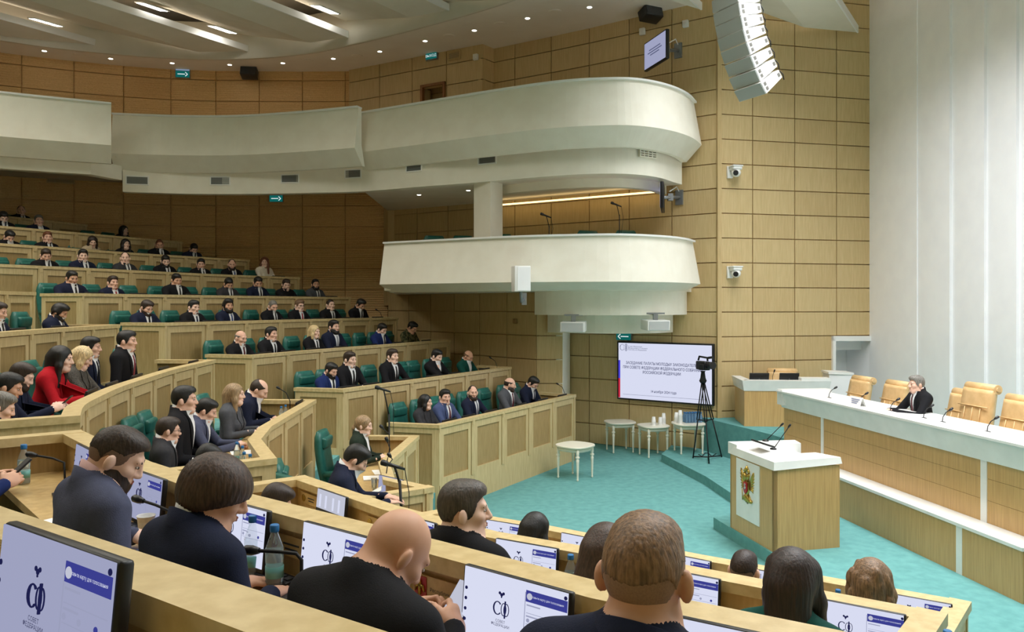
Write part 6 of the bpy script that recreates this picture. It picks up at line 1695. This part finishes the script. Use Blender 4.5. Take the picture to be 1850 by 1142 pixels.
    def strip(name, prof, off, mat, nu=7):
        """prof: list of (z in the torso frame, left x, right x)"""
        G = []
        for z, a, c in prof:
            for t in np.linspace(0, 1, nu): G.append(T((a+(c-a)*t, .34, z)))
        G = march(np.array(G), -fwdv)+fwdv*off
        n = len(prof); F = [[r*nu+c, r*nu+c+1, (r+1)*nu+c+1, (r+1)*nu+c] for r in range(n-1) for c in range(nu-1)]
        return ch(name, mesh_np(name, G, F, [mat]))
    zz = np.linspace(.535, .20, 10)
    seen_front = b in 'FGP'
    shirt = q.get('shirt', 'white')
    if seen_front:
        vw = lambda z: .010+.058*((z-.20)/.335)**0.8
        if shirt:
            strip('shirt_front', [(z, -vw(z), vw(z)) for z in zz], .004, 'shirt_white')
            tie = q.get('tie')
            if tie:
                strip('tie', [(z, -(.012+.012*min(1, abs(z-.505)/.2)) if z < .50 else -.017, (.012+.012*min(1, abs(z-.505)/.2)) if z < .50 else .017) for z in np.linspace(.525, .20, 9)], .009, 'tie_'+tie, 4)
        if q['jc'] not in ('camo',):
            for sg in (-1, 1):
                strip('lapel', [(z, sg*vw(z), sg*(vw(z)+.012+.034*math.sin(min(1, (z-.20)/.28)*math.pi*.85))) for z in zz], .009, jm, 4)
    # ---- collars
    cm = q.get('collar', 'white' if shirt else None)
    def collar(name, mat, r, z0, z1, tilt, open_=0.0, sq=1.0):
        n = 20; V_ = []; F = []
        for i in range(n+1):
            a = math.pi*.5+open_+(2*math.pi-2*open_)*i/n
            for (zz_, rr) in ((z0, r), (z1, r*.93), (z1, r*.85)):
                V_.append(T((rr*math.cos(a), .002+rr*math.sin(a)*sq-.004, zz_-math.sin(a)*tilt)))
        for i in range(n):
            for c in (0, 1): F.append([i*3+c, (i+1)*3+c, (i+1)*3+c+1, i*3+c+1])
        return ch(name, mesh_np(name, np.array(V_), F, [mat]))
    if cm: collar('shirt_collar', 'shirt_'+cm, .066, .505, .556, .036, 0.25)
    if q['jc'] != 'camo': collar('jacket_collar', jm, .087, .472, .532, .036, 0.55, 1.0)
    # ---- hair
    hair = q.get('hair', 'short'); hc = 'hair_'+q.get('hc', 'db'); g = lambda v: C+Rh@(nx(v)*hs)
    Rh_i = Rh
    def hair_mesh(name, prims, keep, fine_, mat, lo, hi):
        xs_ = np.arange(lo[0], hi[0]+fine_, fine_); ys_ = np.arange(lo[1], hi[1]+fine_, fine_); zs_ = np.arange(lo[2], hi[2]+fine_, fine_)
        def fn(V_):
            return np.maximum(field(prims, V_), keep(V_)) if keep is not None else field(prims, V_)
        P3 = np.stack(np.meshgrid(xs_, ys_, zs_, indexing='ij'), -1)
        ff = field_grid(prims, xs_, ys_, zs_)
        if keep is not None: ff = np.maximum(ff, keep(P3))
        V_, Q_ = surfnet(ff, xs_, ys_, zs_, fn)
        if len(V_) == 0: return None
        if near and name == 'hair':
            Nn = V_-np.array((0, -.014, .02)); Nn /= np.linalg.norm(Nn, axis=1)[:, None]
            az = np.arctan2(V_[:, 0], V_[:, 1]+.02); el_ = np.arctan2(V_[:, 2]-.02, np.hypot(V_[:, 0], V_[:, 1]+.02))
            lg = hair in ('long', 'verylong', 'bob', 'bowl')
            V_ = V_+Nn*((.0009*np.sin(az*37+el_*1.5)+.0007*np.sin(az*61+1.0)) if lg else np.random.RandomState(7).uniform(-.0010, .0010, len(V_)))[:, None]
        W = C+(V_*hs)@Rh.T
        return ch(name, mesh_np(name, W, Q_, [mat]))
    hf = .006 if near else .0085
    def plane(fy=.088, fz=.068, ny=-.085, nz=-.072, side=.0):
        m_ = (fz-nz)/(fy-ny); nn = math.sqrt(1+m_*m_)
        return lambda V_: ((nz+m_*(V_[..., 1]-ny))-V_[..., 2]+side*(np.abs(V_[..., 0])-.05))/nn
    def line(front=.066, side=-.028, ear=.016, nape=-.078, temple=.040):
        A_ = [0, 28, 50, 68, 82, 98, 112, 128, 180]; Z_ = [front, front, temple, side, side+.004, ear, -.010, nape+.012, nape]
        def kf(V_):
            ph = np.degrees(np.arctan2(np.abs(V_[..., 0])*1.25, V_[..., 1]+.012))
            return (np.interp(ph, A_, Z_)-V_[..., 2])*.62
        return kf
    skull = lambda t, tz=0.0: ell((0, -.014, .022+tz), (.077+t, .098+t, .097+t+tz), 0, .02)
    bb = ((-.12, -.15, -.14), (.12, .14, .17))
    rnd = rng.uniform(-.004, .004)
    if hair in ('short',):
        pr = [skull(.007), ell((rng.uniform(-.015, .015), .025, .085), (.066, .072, .042), 0, .03), ell((0, -.035, .06), (.074, .066, .062), 0, .03)]
        hair_mesh('hair', pr, line(.066+rnd), hf, hc, *bb)
    elif hair == 'full':
        pr = [skull(.016), ell((0, .03, .09), (.075, .075, .045), 0, .03), cone((-.07, -.03, 0), (-.068, -.05, -.06), .03, .02, 0, .03), cone((.07, -.03, 0), (.068, -.05, -.06), .03, .02, 0, .03)]
        hair_mesh('hair', pr, line(.060, -.05, -.02, -.10), hf, hc, *bb)
    elif hair == 'fade':
        pr = [skull(.004), ell((0, .012, .078), (.066, .080, .044), 0, .02)]
        hair_mesh('hair', pr, line(.070, .03, .035, .0, .055), hf, hc, *bb)
        hair_mesh('hair_sides', [skull(.0028)], line(.066, -.03, .016, -.082), hf, 'fade_'+q.get('hc', 'db'), *bb)
    elif hair == 'buzz':
        hair_mesh('hair', [skull(.0045)], line(.070), hf, hc, *bb)
    elif hair == 'recede':
        pr = [skull(.006)]
        pl_ = plane(.05, .082, -.085, -.072); hair_mesh('hair', pr, lambda V_: np.maximum(pl_(V_), .0-(np.sqrt(V_[..., 0]**2*1.2+(V_[..., 1]-.075)**2+(V_[..., 2]-.10)**2)-.062)), hf, hc, *bb)
    elif hair == 'ring':
        pl_ = plane(.05, .05, -.09, -.075); hair_mesh('hair', [skull(.007)], lambda V_: np.maximum(pl_(V_), .0-(np.sqrt((V_[..., 0]*1.15)**2+(V_[..., 1]-.02)**2+(V_[..., 2]-.125)**2)-.088)), hf, hc, *bb)
    elif hair == 'bald':
        pl_ = plane(.03, .02, -.09, -.075); hair_mesh('hair', [skull(.0022)], lambda V_: np.maximum(pl_(V_), V_[..., 2]-.045), .0075 if near else .01, hc, *bb) if q.get('b') != 'H' else None
    elif hair == 'bowl':
        pr = [skull(.017), ell((0, .01, .03), (.090, .102, .085), 0, .03), ell((0, -.04, -.02), (.086, .075, .07), 0, .03)]
        pl_ = plane(.11, .015, -.09, -.085); hair_mesh('hair', pr, lambda V_: np.maximum(pl_(V_), -(V_[..., 2]+.085)), hf, hc, *bb)
    elif hair in ('long', 'verylong', 'bob', 'curly', 'pony'):
        t = .012 if hair != 'curly' else .024
        end = {'long': -.26, 'verylong': -.40, 'bob': -.115, 'curly': -.20, 'pony': -.06}[hair]
        pr = [skull(t), ell((0, -.02, .05), (.082+t*.4, .09, .072+t*.3), 0, .03)]
        pr2 = []
        if hair != 'pony':
            for sx in (-1, 1):
                w_ = .030 if hair != 'curly' else .042
                pr2 += [cone((sx*.066, .012, .055), (sx*.082, .018, -.06), .030, w_, 0, .03), cone((sx*.082, .018, -.06), (sx*(.084 if hair != 'verylong' else .11), .02, end), w_, .026 if hair != 'verylong' else .032, 0, .03)]
            pr2 += [cone((-.03, -.075, .0), (-.045, -.085, end), .052, .045, 0, .04), cone((.03, -.075, .0), (.045, -.085, end), .052, .045, 0, .04), cone((0, -.08, .0), (0, -.095, end), .05, .045, 0, .04)]
        else:
            pr2 = [cone((0, -.10, .01), (0, -.125, -.05), .026, .03, 0, .02), cone((0, -.125, -.05), (.02, -.105, -.24), .03, .018, 0, .02)]
        if hair == 'curly':
            for i in range(70):
                a = rng.uniform(0, 6.28); zz_ = rng.uniform(-.2, .09); rr = rng.uniform(.100, .125)-.35*max(0, zz_-.02)
                if math.sin(a) > .45 and zz_ < .05: continue
                pr2.append(ell((rr*math.cos(a)*.95, rr*math.sin(a)*.9-.025, zz_), (.022, .022, .045), 0, .012))
        pl_ = plane(.100, .060, -.085, -.09)
        face = lambda V_: .0-(np.sqrt((V_[..., 0]/.064)**2+((V_[..., 2]+.045)/.112)**2)-1)*.064-np.maximum(0, (.035-V_[..., 1]))
        hair_mesh('hair', pr+pr2, lambda V_: np.where(V_[..., 1] > -.01, face(V_), -.05), hf, hc, (-.16, -.18, end-.06), (.16, .14, .17))
    # ---- beard
    if q.get('beard'):
        t = .009 if q['beard'] == 'full' else .002
        jaw = [ell((0, .024, -.050), (.060+t, .067+t, .082+t), 0, .03), cone((-.024, .06, -.102), (.024, .06, -.102), .024+t, .024+t, 0, .03), cone((-.053, .0, -.075), (-.02, .055, -.1), .022+t, .02+t, 0, .03), cone((.053, .0, -.075), (.02, .055, -.1), .022+t, .02+t, 0, .03), cone((-.018, .084, -.050), (.018, .084, -.050), .009+t, .009+t, 0, .01)]
        def kb(V_):
            line = V_[..., 2]-(-.040-.35*np.maximum(0, V_[..., 1]-.02)+.30*np.maximum(0, np.abs(V_[..., 0])-.030)*3.0)
            mouth = .0-(np.sqrt((V_[..., 0]/.024)**2+((V_[..., 2]+.064)/.010)**2+((V_[..., 1]-.09)/.03)**2)-1)*.010
            return np.maximum(np.maximum(line, -.02-V_[..., 1]), mouth)
        if q['beard'] == 'full' or near: hair_mesh('beard', jaw, kb, hf, hc if q['beard'] == 'full' else hc, (-.10, -.05, -.16), (.10, .13, .0))
    # ---- eyes, brows, lips
    m = MB(); RhM = Matrix(Rh.tolist())
    for sx in (-1, 1): m.sphere(g((sx*.031, .0835, .003)), (.0135*hs, .008*hs, .0062*hs), 0, 8, RhM)
    e_ = m.build('eyes', 'eye_white', root, True)
    m = MB()
    for sx in (-1, 1): m.sphere(g((sx*.031, .0885, .003)), (.0078*hs, .005*hs, .0062*hs), 0, 8, RhM)
    m.build('iris', 'eye_dark', e_, True)
    m = MB()
    for sx in (-1, 1): m.tube([g((sx*.014, .092, .020)), g((sx*.030, .090, .0265)), g((sx*.048, .078, .020))], [.0038, .0042, .0022], 6)
    m.build('eyebrows', hc if q.get('hair') != 'bald' else 'hair_db', root, True)
    m = MB(); m.tube([g((-.022, .084, -.062)), g((0, .0955, -.060)), g((.022, .084, -.062))], [.002, .005, .002], 6); m.tube([g((-.019, .084, -.066)), g((0, .0945, -.068)), g((.019, .084, -.066))], [.002, .0055, .002], 6); m.build('lips', 'lip', root, True)
    if q.get('glasses'):
        m = MB()
        for sx in (-1, 1):
            m.tube([g((sx*.032+.021*math.cos(a), .103, .003+.015*math.sin(a))) for a in np.linspace(0, 6.283, 13)], .0018, 5)
            m.tube([g((sx*.052, .100, .008)), g((sx*.079, .02, .008)), g((sx*.079, -.01, .0))], .0018, 5)
        m.tube([g((-.011, .103, .006)), g((.011, .103, .006))], .0018, 5); m.build('glasses', 'glasses_black', root, True)
    q['_wr'] = (Vector(root.location), S, rz, wr, C)
    return root
PEOPLE.append(dict(b='P', k=0, x=1655, y=678, pos=tuple(pl(s_of(1655, 1.02), 1.02)), dir=(nd.x+0.06, nd.y+0.12), zf=PLAT+0.03, label='grey-haired speaker in dark suit and dark red tie seated at the presidium desk', hair='short', hc='gr', jc='black', tie='darkred', hy=0.05, hp=0.0, lean=0.16, hands='fist', near=True, group='people seated on the stage'))
import random as _r
for i_, q in enumerate(PEOPLE):
    rt_ = person(q, _r.Random(100+i_))
    if q['b'] != 'P': chair_for(q, rt_)
set_empty_chairs()
print('LIFTS', [(q['b'], q['k'], q['x'], q['_lift']) for q in PEOPLE if abs(q['_lift'][1]) > 0.02 or not 0.94 < q['_lift'][0] < 1.09])

# ================================================================== THINGS ON THE DESKS
WORK = [None]+[z+0.762 for z in ZFLO[1:]]
def bottle(p, lab, h=0.215, grp='water bottles with blue caps', r=0.031):
    o = empty('water_bottle', p, 0, lab, 'bottle', grp)
    m = MB(); m.lathe([(r*.9, 0), (r, .008), (r, h*.28), (r*.93, h*.36), (r, h*.44), (r, h*.62), (r*.45, h*.84), (r*.42, h*.90)], (0, 0, 0), 16); m.build('glass', 'bottle_clear', o, True)
    m = MB(); m.lathe([(r*.5, h*.885), (r*.52, h*.9), (r*.52, h*.985), (r*.45, h)], (0, 0, 0), 14); m.build('bottle_cap', 'cap_blue', o, True)
    m = MB(); m.lathe([(r*1.015, h*.16), (r*1.015, h*.34)], (0, 0, 0), 16); m.build('bottle_label', 'label_teal', o, True)
    m = MB(); m.lathe([(r*.9, .006), (r*.93, h*.6)], (0, 0, 0), 12); m.build('water', 'bottle_clear', o, True)
def at_desk(x, Y, k): p = PD(x, 0, Y); return Vector((p.x, p.y, WORK[k]))
bottle(at_desk(43, 4.35, 3), 'water bottle with blue cap before the blue-sleeved hands')
bottle(at_desk(457, 2.88, 3), 'water bottle with blue cap right behind the bowl-cut head')
bottle(at_desk(496, 2.76, 3), 'water bottle with blue cap beside the red and white emblem plate')
bottle(at_desk(1031, 3.98, 2), 'water bottle, only its blue cap showing, above the desk between the screens')
bottle(at_desk(1514, 4.85, 1), 'water bottle, only its blue cap showing, beside the wavy-haired woman')
bottle(at_desk(1712, 3.05, 2), 'water bottle with dark blue cap at the desk row end')
for x, Y, l in ((428, 7.35, 'far left'), (438, 7.15, 'far right'), (441, 6.85, 'near left'), (452, 6.75, 'near right')):
    bottle(at_desk(x, Y, 2), 'small water bottle of the four on the curved middle desk', 0.2, 'four bottles on the curved middle desk', 0.028)
for x, Y in ((508, 9.95), (516, 10.1)): bottle(at_desk(x, Y, 2), 'small water bottle before the balding man in navy', 0.2, 'two bottles before the balding man', 0.028)
# white plastic cup
p = at_desk(264, 3.35, 3); m = MB(); m.lathe([(.027, 0), (.036, .088), (.039, .09), (.037, .092), (.026, .004)], p, 20); c_ = tag(m.build('plastic_cup', 'paint_white'), 'white plastic cup beside the bearded man in slate', 'cup')
# papers, folders, phones, key panels
def sheet(p, w, h, rz, mat, name, lab, cat, th=0.004, tilt=0.0, grp=None):
    m = MB(); R = rotz(rz) @ rot(tilt, 'X'); m.box(Vector(p)+Vector((0, 0, th/2+h/2*abs(math.sin(tilt)))), (w, h, th), R); return tag(m.build(name, mat), lab, cat, grp)
def flatrz(b, k, x, t=0.4, Y=None):
    p, n_ = seat_at(b, k, x, t, Y); return math.atan2(n_.y, n_.x)-math.pi/2
rz = flatrz('H', 3, 505)
sheet(at_desk(505, 2.55, 3)+Vector((0, 0, 0)), 0.22, 0.30, rz-0.2, 'folder_green', 'folder', 'dark green folder with white print under the black phone', 'folder', 0.008)
def phone(p, rz, lab, tilt=0.0, scr='black_plastic', w=0.075, h=0.155):
    o = empty('phone', p, rz, lab, 'phone'); R = rot(tilt, 'X')
    m = MB(); m.rbox((0, 0, 0.006), (w, h, 0.009), 0.003, R); m.build('casing', 'black_plastic', o, True)
    m = MB(); m.box(R @ Vector((0, 0, 0.0115-0.006))+Vector((0, 0, 0.006)), (w*.92, h*.95, 0.001), R); m.build('screen', scr, o, True)
    return o
phone(at_desk(512, 2.60, 3)+Vector((0, 0, .009)), rz+0.5, 'black phone lying on the dark green folder')
sheet(at_desk(560, 2.36, 3), 0.14, 0.2, rz, 'paper', 'paper_sheet', 'white sheet beside the bald man', 'paper')
sheet(at_desk(105, 3.55, 3), 0.21, 0.30, rz+0.2, 'paper', 'paper_sheet', 'white sheet behind the bearded man in slate', 'paper')
def key_panel(b, k, x, Y, lab):
    p = at_desk(x, Y, k); o = empty('key_panel', p, flatrz(b, k, x, 0.3), lab, 'keypad', 'voting key panels')
    m = MB(); m.rbox((0, 0, 0.008), (0.26, 0.07, 0.016), 0.004); m.build('panel', 'black_plastic', o, True)
    for i in range(6):
        m = MB(); m.box((-0.1+0.04*i, 0, 0.018), (0.028, 0.03, 0.004)); m.build('key', 'charcoal', o, True)
key_panel('H', 3, 490, 2.85, 'black key panel beside the dark green folder'); key_panel('H', 3, 118, 4.0, 'black key panel by the edge-on screen'); key_panel('H', 3, 235, 3.45, 'black key panel before the bearded man in slate')
def desk_mic(p0, pts, lab): gooseneck('desk_microphone', [p0]+pts, lab, None, 0.006, 0.016, 'microphone', True, 'gooseneck desk microphones')
desk_mic(at_desk(318, 3.25, 3), [PD(310, 925, 3.25), PD(280, 912, 3.28), PD(258, 905, 3.3)], 'gooseneck microphone beside the white plastic cup')
desk_mic(at_desk(545, 2.56, 3), [PD(545, 1012, 2.56), PD(535, 1000, 2.56), PD(505, 997, 2.56), PD(466, 995, 2.58)], 'gooseneck microphone before the screen next to the bald man')
desk_mic(at_desk(118, 4.25, 3), [PD(116, 836, 4.28), PD(95, 828, 4.3), PD(65, 823, 4.3)], 'gooseneck microphone beside the bottle with blue cap')
# emblem plates on the inner side of the parapets
def plate(b, k, x, dz, lab, kind):
    p, n_ = seat_at(b, k, x, 0.075); u_ = Vector((n_.y, -n_.x, 0)); nn = Vector((-n_.x, -n_.y, 0)); R = Matrix((u_, -nn, Vector((0, 0, 1)))).transposed()
    c = Vector((p.x, p.y, ZTOP[k]-dz)); o = empty('emblem_plate', c, 0, lab, 'plate', 'emblem plates inside the parapets')
    m = MB(); m.box(c+nn*0.004, (0.22, 0.006, 0.075), R); m.build('wood_plate', 'oak_work', o)
    q = c+nn*0.008-u_*0.075
    if kind in ('bird', 'horse'):
        m = MB(); m.box(q, (0.05, 0.004, 0.066), R); s_ = m.build('red_shield', 'shield_red', o)
        m = MB(); w_ = nn*0.004
        m.tube([q+w_+Vector((0, 0, .022)), q+w_-Vector((0, 0, .022))], 0.006, 6)
        for sg in (-1, 1): m.tube([q+w_+Vector((0, 0, .006)), q+w_+u_*sg*0.014+Vector((0, 0, .004)), q+w_+u_*sg*0.019-Vector((0, 0, .012))], [0.006, 0.005, 0.003], 6)
        m.build('gold_bird' if kind == 'bird' else 'white_rider', 'gold' if kind == 'bird' else 'paper', o)
    else:
        m = MB(); m.lathe([(0.024, 0), (0.024, 0.004)], q, 16, R @ rot(math.pi/2, 'X')); m.lathe([(0.014, 0), (0.014, 0.006)], q, 12, R @ rot(math.pi/2, 'X')); m.build('round_crest', 'gold', o)
    if kind == 'bird': text_mesh('Республика Коми', 0.016, 'charcoal', o, frame(c+nn*0.009-u_*0.035-Vector((0, 0, .006)), u_, (0, 0, 1)), 'plate_text', 'LEFT')
    else:
        m = MB()
        for i in range(2): m.box(c+nn*0.008+u_*0.03+Vector((0, 0, .008-.018*i)), (0.09-0.02*i, 0.003, 0.006), R)
        m.build('plate_text', 'charcoal', o)
plate('H', 3, 795, 0.115, 'plate with red shield and golden bird between the bald man and the screen', 'bird')
plate('H', 3, 520, 0.115, 'plate with red and white emblem behind the second bottle', 'horse')
plate('H', 2, 560, 0.115, 'plate with small round crest left of the hall-view screen', 'round')
plate('H', 2, 682, 0.115, 'plate with small round crest right of the hall-view screen', 'round')
plate('H', 2, 866, 0.115, 'plate with small round crest behind the turning man\'s back', 'round')
# phones in hands
for q in PEOPLE:
    if q.get('pose') == 'phone':
        loc, S, rz_, wr, C = q['_wr']
        c = (Vector(wr[0])+Vector(wr[1]))/2+Vector((0, 0.085, 0.05))
        if q['x'] == 722: c = Vector(wr[1])+Vector((-0.045, 0.085, 0.05))
        wpt = loc+Matrix.Rotation(rz_, 3, 'Z') @ (c*S)
        phone(wpt, rz_, 'phone with lit screen held by the %s' % q['label'].split(' in ')[0], 0.75, 'screen_grey' if q['x'] == 722 else 'charcoal', 0.085 if q['x'] == 722 else 0.075, 0.17 if q['x'] == 722 else 0.155)
p, n_ = seat_at('G', 1, 705, 0.15, 7.98); desk_monitor((p.x, p.y-0.02, WORK[1]+0.001), math.atan2(n_.y, n_.x)-math.pi/2, 0.37, 0.215, 'screen_dim', 'dark desk screen in the corner of the front middle desk', 0.1)
# front middle desk: papers, folder, glass, goosenecks
rz = flatrz('G', 1, 700, 0.35, 8.9)
sheet(at_desk(693, 9.3, 1), 0.26, 0.24, rz+0.1, 'paper', 'paper_sheet', 'open white papers before the woman in dark green', 'paper')
sheet(at_desk(676, 8.95, 1), 0.2, 0.24, rz, 'paper', 'paper_sheet', 'white papers stacked between the two at the front middle desk', 'paper', 0.012)
sheet(at_desk(671, 7.95, 1), 0.26, 0.36, rz, 'folder_green', 'folder', 'dark green folder on the front middle desk', 'folder', 0.01)
sheet(at_desk(668, 7.85, 1)+Vector((0, 0, .012)), 0.2, 0.26, rz-0.1, 'paper', 'paper_sheet', 'big white sheet leaning before the bending man', 'paper', 0.006, 0.5)
p = at_desk(676, 8.4, 1); m = MB(); m.lathe([(.024, 0), (.033, .12), (.031, .12), (.022, .006)], p, 16); tag(m.build('drinking_glass', 'bottle_clear'), 'empty glass on the front middle desk', 'glass')
gooseneck('desk_microphone', [at_desk(700, 9.45, 1), PD(704, 806, 9.4), PD(703, 785, 9.3), PD(692, 774, 9.3)], 'long gooseneck microphone before the woman in dark green', None, 0.006, 0.02)
gooseneck('desk_microphone', [at_desk(690, 8.75, 1), PD(700, 830, 8.7), PD(705, 812, 8.7), PD(700, 798, 8.7)], 'upright gooseneck microphone over the white papers', None, 0.006, 0.02)
gooseneck('desk_microphone', [at_desk(692, 8.15, 1), PD(700, 842, 8.2), PD(709, 830, 8.3), PD(706, 826, 8.3)], 'short gooseneck microphone beside the empty glass', None, 0.006, 0.02)
rz2 = flatrz('G', 2, 430, 0.4, 7.2)
sheet(at_desk(440, 7.9, 2), 0.22, 0.24, rz2, 'paper', 'paper_sheet', 'white papers before the long-haired blonde woman', 'paper')
sheet(at_desk(420, 6.95, 2), 0.24, 0.32, rz2, 'folder_green', 'folder', 'dark green folder under the bottles on the curved middle desk', 'folder', 0.006)
sheet(at_desk(132, 6.8, 3), 0.15, 0.22, flatrz('G', 3, 132, 0.4, 6.8), 'paper', 'paper_sheet', 'white papers before the woman in red', 'paper')
# microphone stands
def mic_stand(head, bend, foot, lab, r=0.012, spread=0.3):
    o = empty('microphone_stand', foot, 0, lab, 'microphone', None)
    m = MB(); m.tube([foot+Vector((0, 0, .05)), bend], r, 8); m.build('pole', 'black_matte', o)
    m = MB(); m.tube([bend-Vector((0, 0, .03)), bend.lerp(head, 0.6), head], r*.8, 8); m.build('boom', 'black_matte', o)
    d = (head-bend); d.z = 0.0; d = Vector((-0.9, -0.2, 0.32)).normalized()
    m = MB(); m.tube([head-d*0.10, head, head+d*0.06, head+d*0.065, head+d*0.115, head+d*0.125], [.012, .016, .019, .026, .027, .015], 12); m.build('mic_head', 'black_plastic', o)
    m = MB(); m.tube([head-d*0.1, head-d*0.14-Vector((0, 0, .2)), bend.lerp(foot, .3)+Vector((.06, 0, 0)), foot.lerp(bend, .3)+Vector((.03, 0, 0.02))], .004, 6); m.build('cable', 'black_matte', o)
    for a in (0.3, 2.4, 4.5):
        m = MB(); m.tube([foot+Vector((0, 0, .09)), foot+Vector((spread*math.cos(a), spread*math.sin(a), .012))], r*.8, 6); m.build('leg', 'black_matte', o)
f1 = PD(704, 0, 10.95); mic_stand(PD(693, 704, 10.95), PD(703, 748, 10.95), Vector((f1.x, f1.y, ZFLO[1])), 'tall black microphone stand behind the fair-haired woman')
f2 = PD(736, 0, 7.05); mic_stand(PD(712, 842, 7.05), PD(722, 868, 7.05), Vector((f2.x, f2.y, ZFLO[1])), 'black microphone stand before the bending man\'s desk', 0.013)
for x, yt, Y, l in ((990, 388, 15.3, 'thin microphone on the lower balcony beside the black screen'), (1117, 368, 15.3, 'taller microphone stand on the lower balcony')):
    a = PD(x+2, 0, Y); mic_stand(PD(x-3, yt+2, Y), PD(x+2, yt+20, Y), Vector((a.x, a.y, 4.13)), l, 0.009, 0.1)
p = PD(1014, 0, 15.1); desk_monitor((p.x, p.y, 4.14), math.pi, 0.3, 0.2, None, 'black screen back standing on the lower balcony', 0.15)
m = MB(); m.rbox((p.x+0.2, p.y+0.12, 3.75), (1.9, 0.5, 0.76), 0.02); tag(m.build('balcony_counter', 'oak_desk'), 'oak counter behind the lower balcony parapet', 'desk')
# goosenecks at empty places
for b, k, x, l in (('G', 2, 524, 'gooseneck microphone at the far end of the curved middle desk'), ('F', 4, 690, 'gooseneck microphone at the fourth row end'), ('F', 2, 898, 'gooseneck microphone at the second row end'), ('F', 1, 1020, 'gooseneck microphone at the first row end by the pier')):
    p, n_ = seat_at(b, k, x, 0.28); q = Vector((p.x, p.y, WORK[k])); s_ = Vector((-n_.x, -n_.y, 0))
    desk_mic(q, [q+Vector((0, 0, .22)), q+Vector((0, 0, .33))+s_*0.05, q+Vector((-.03, 0, .38))+s_*0.1], l)
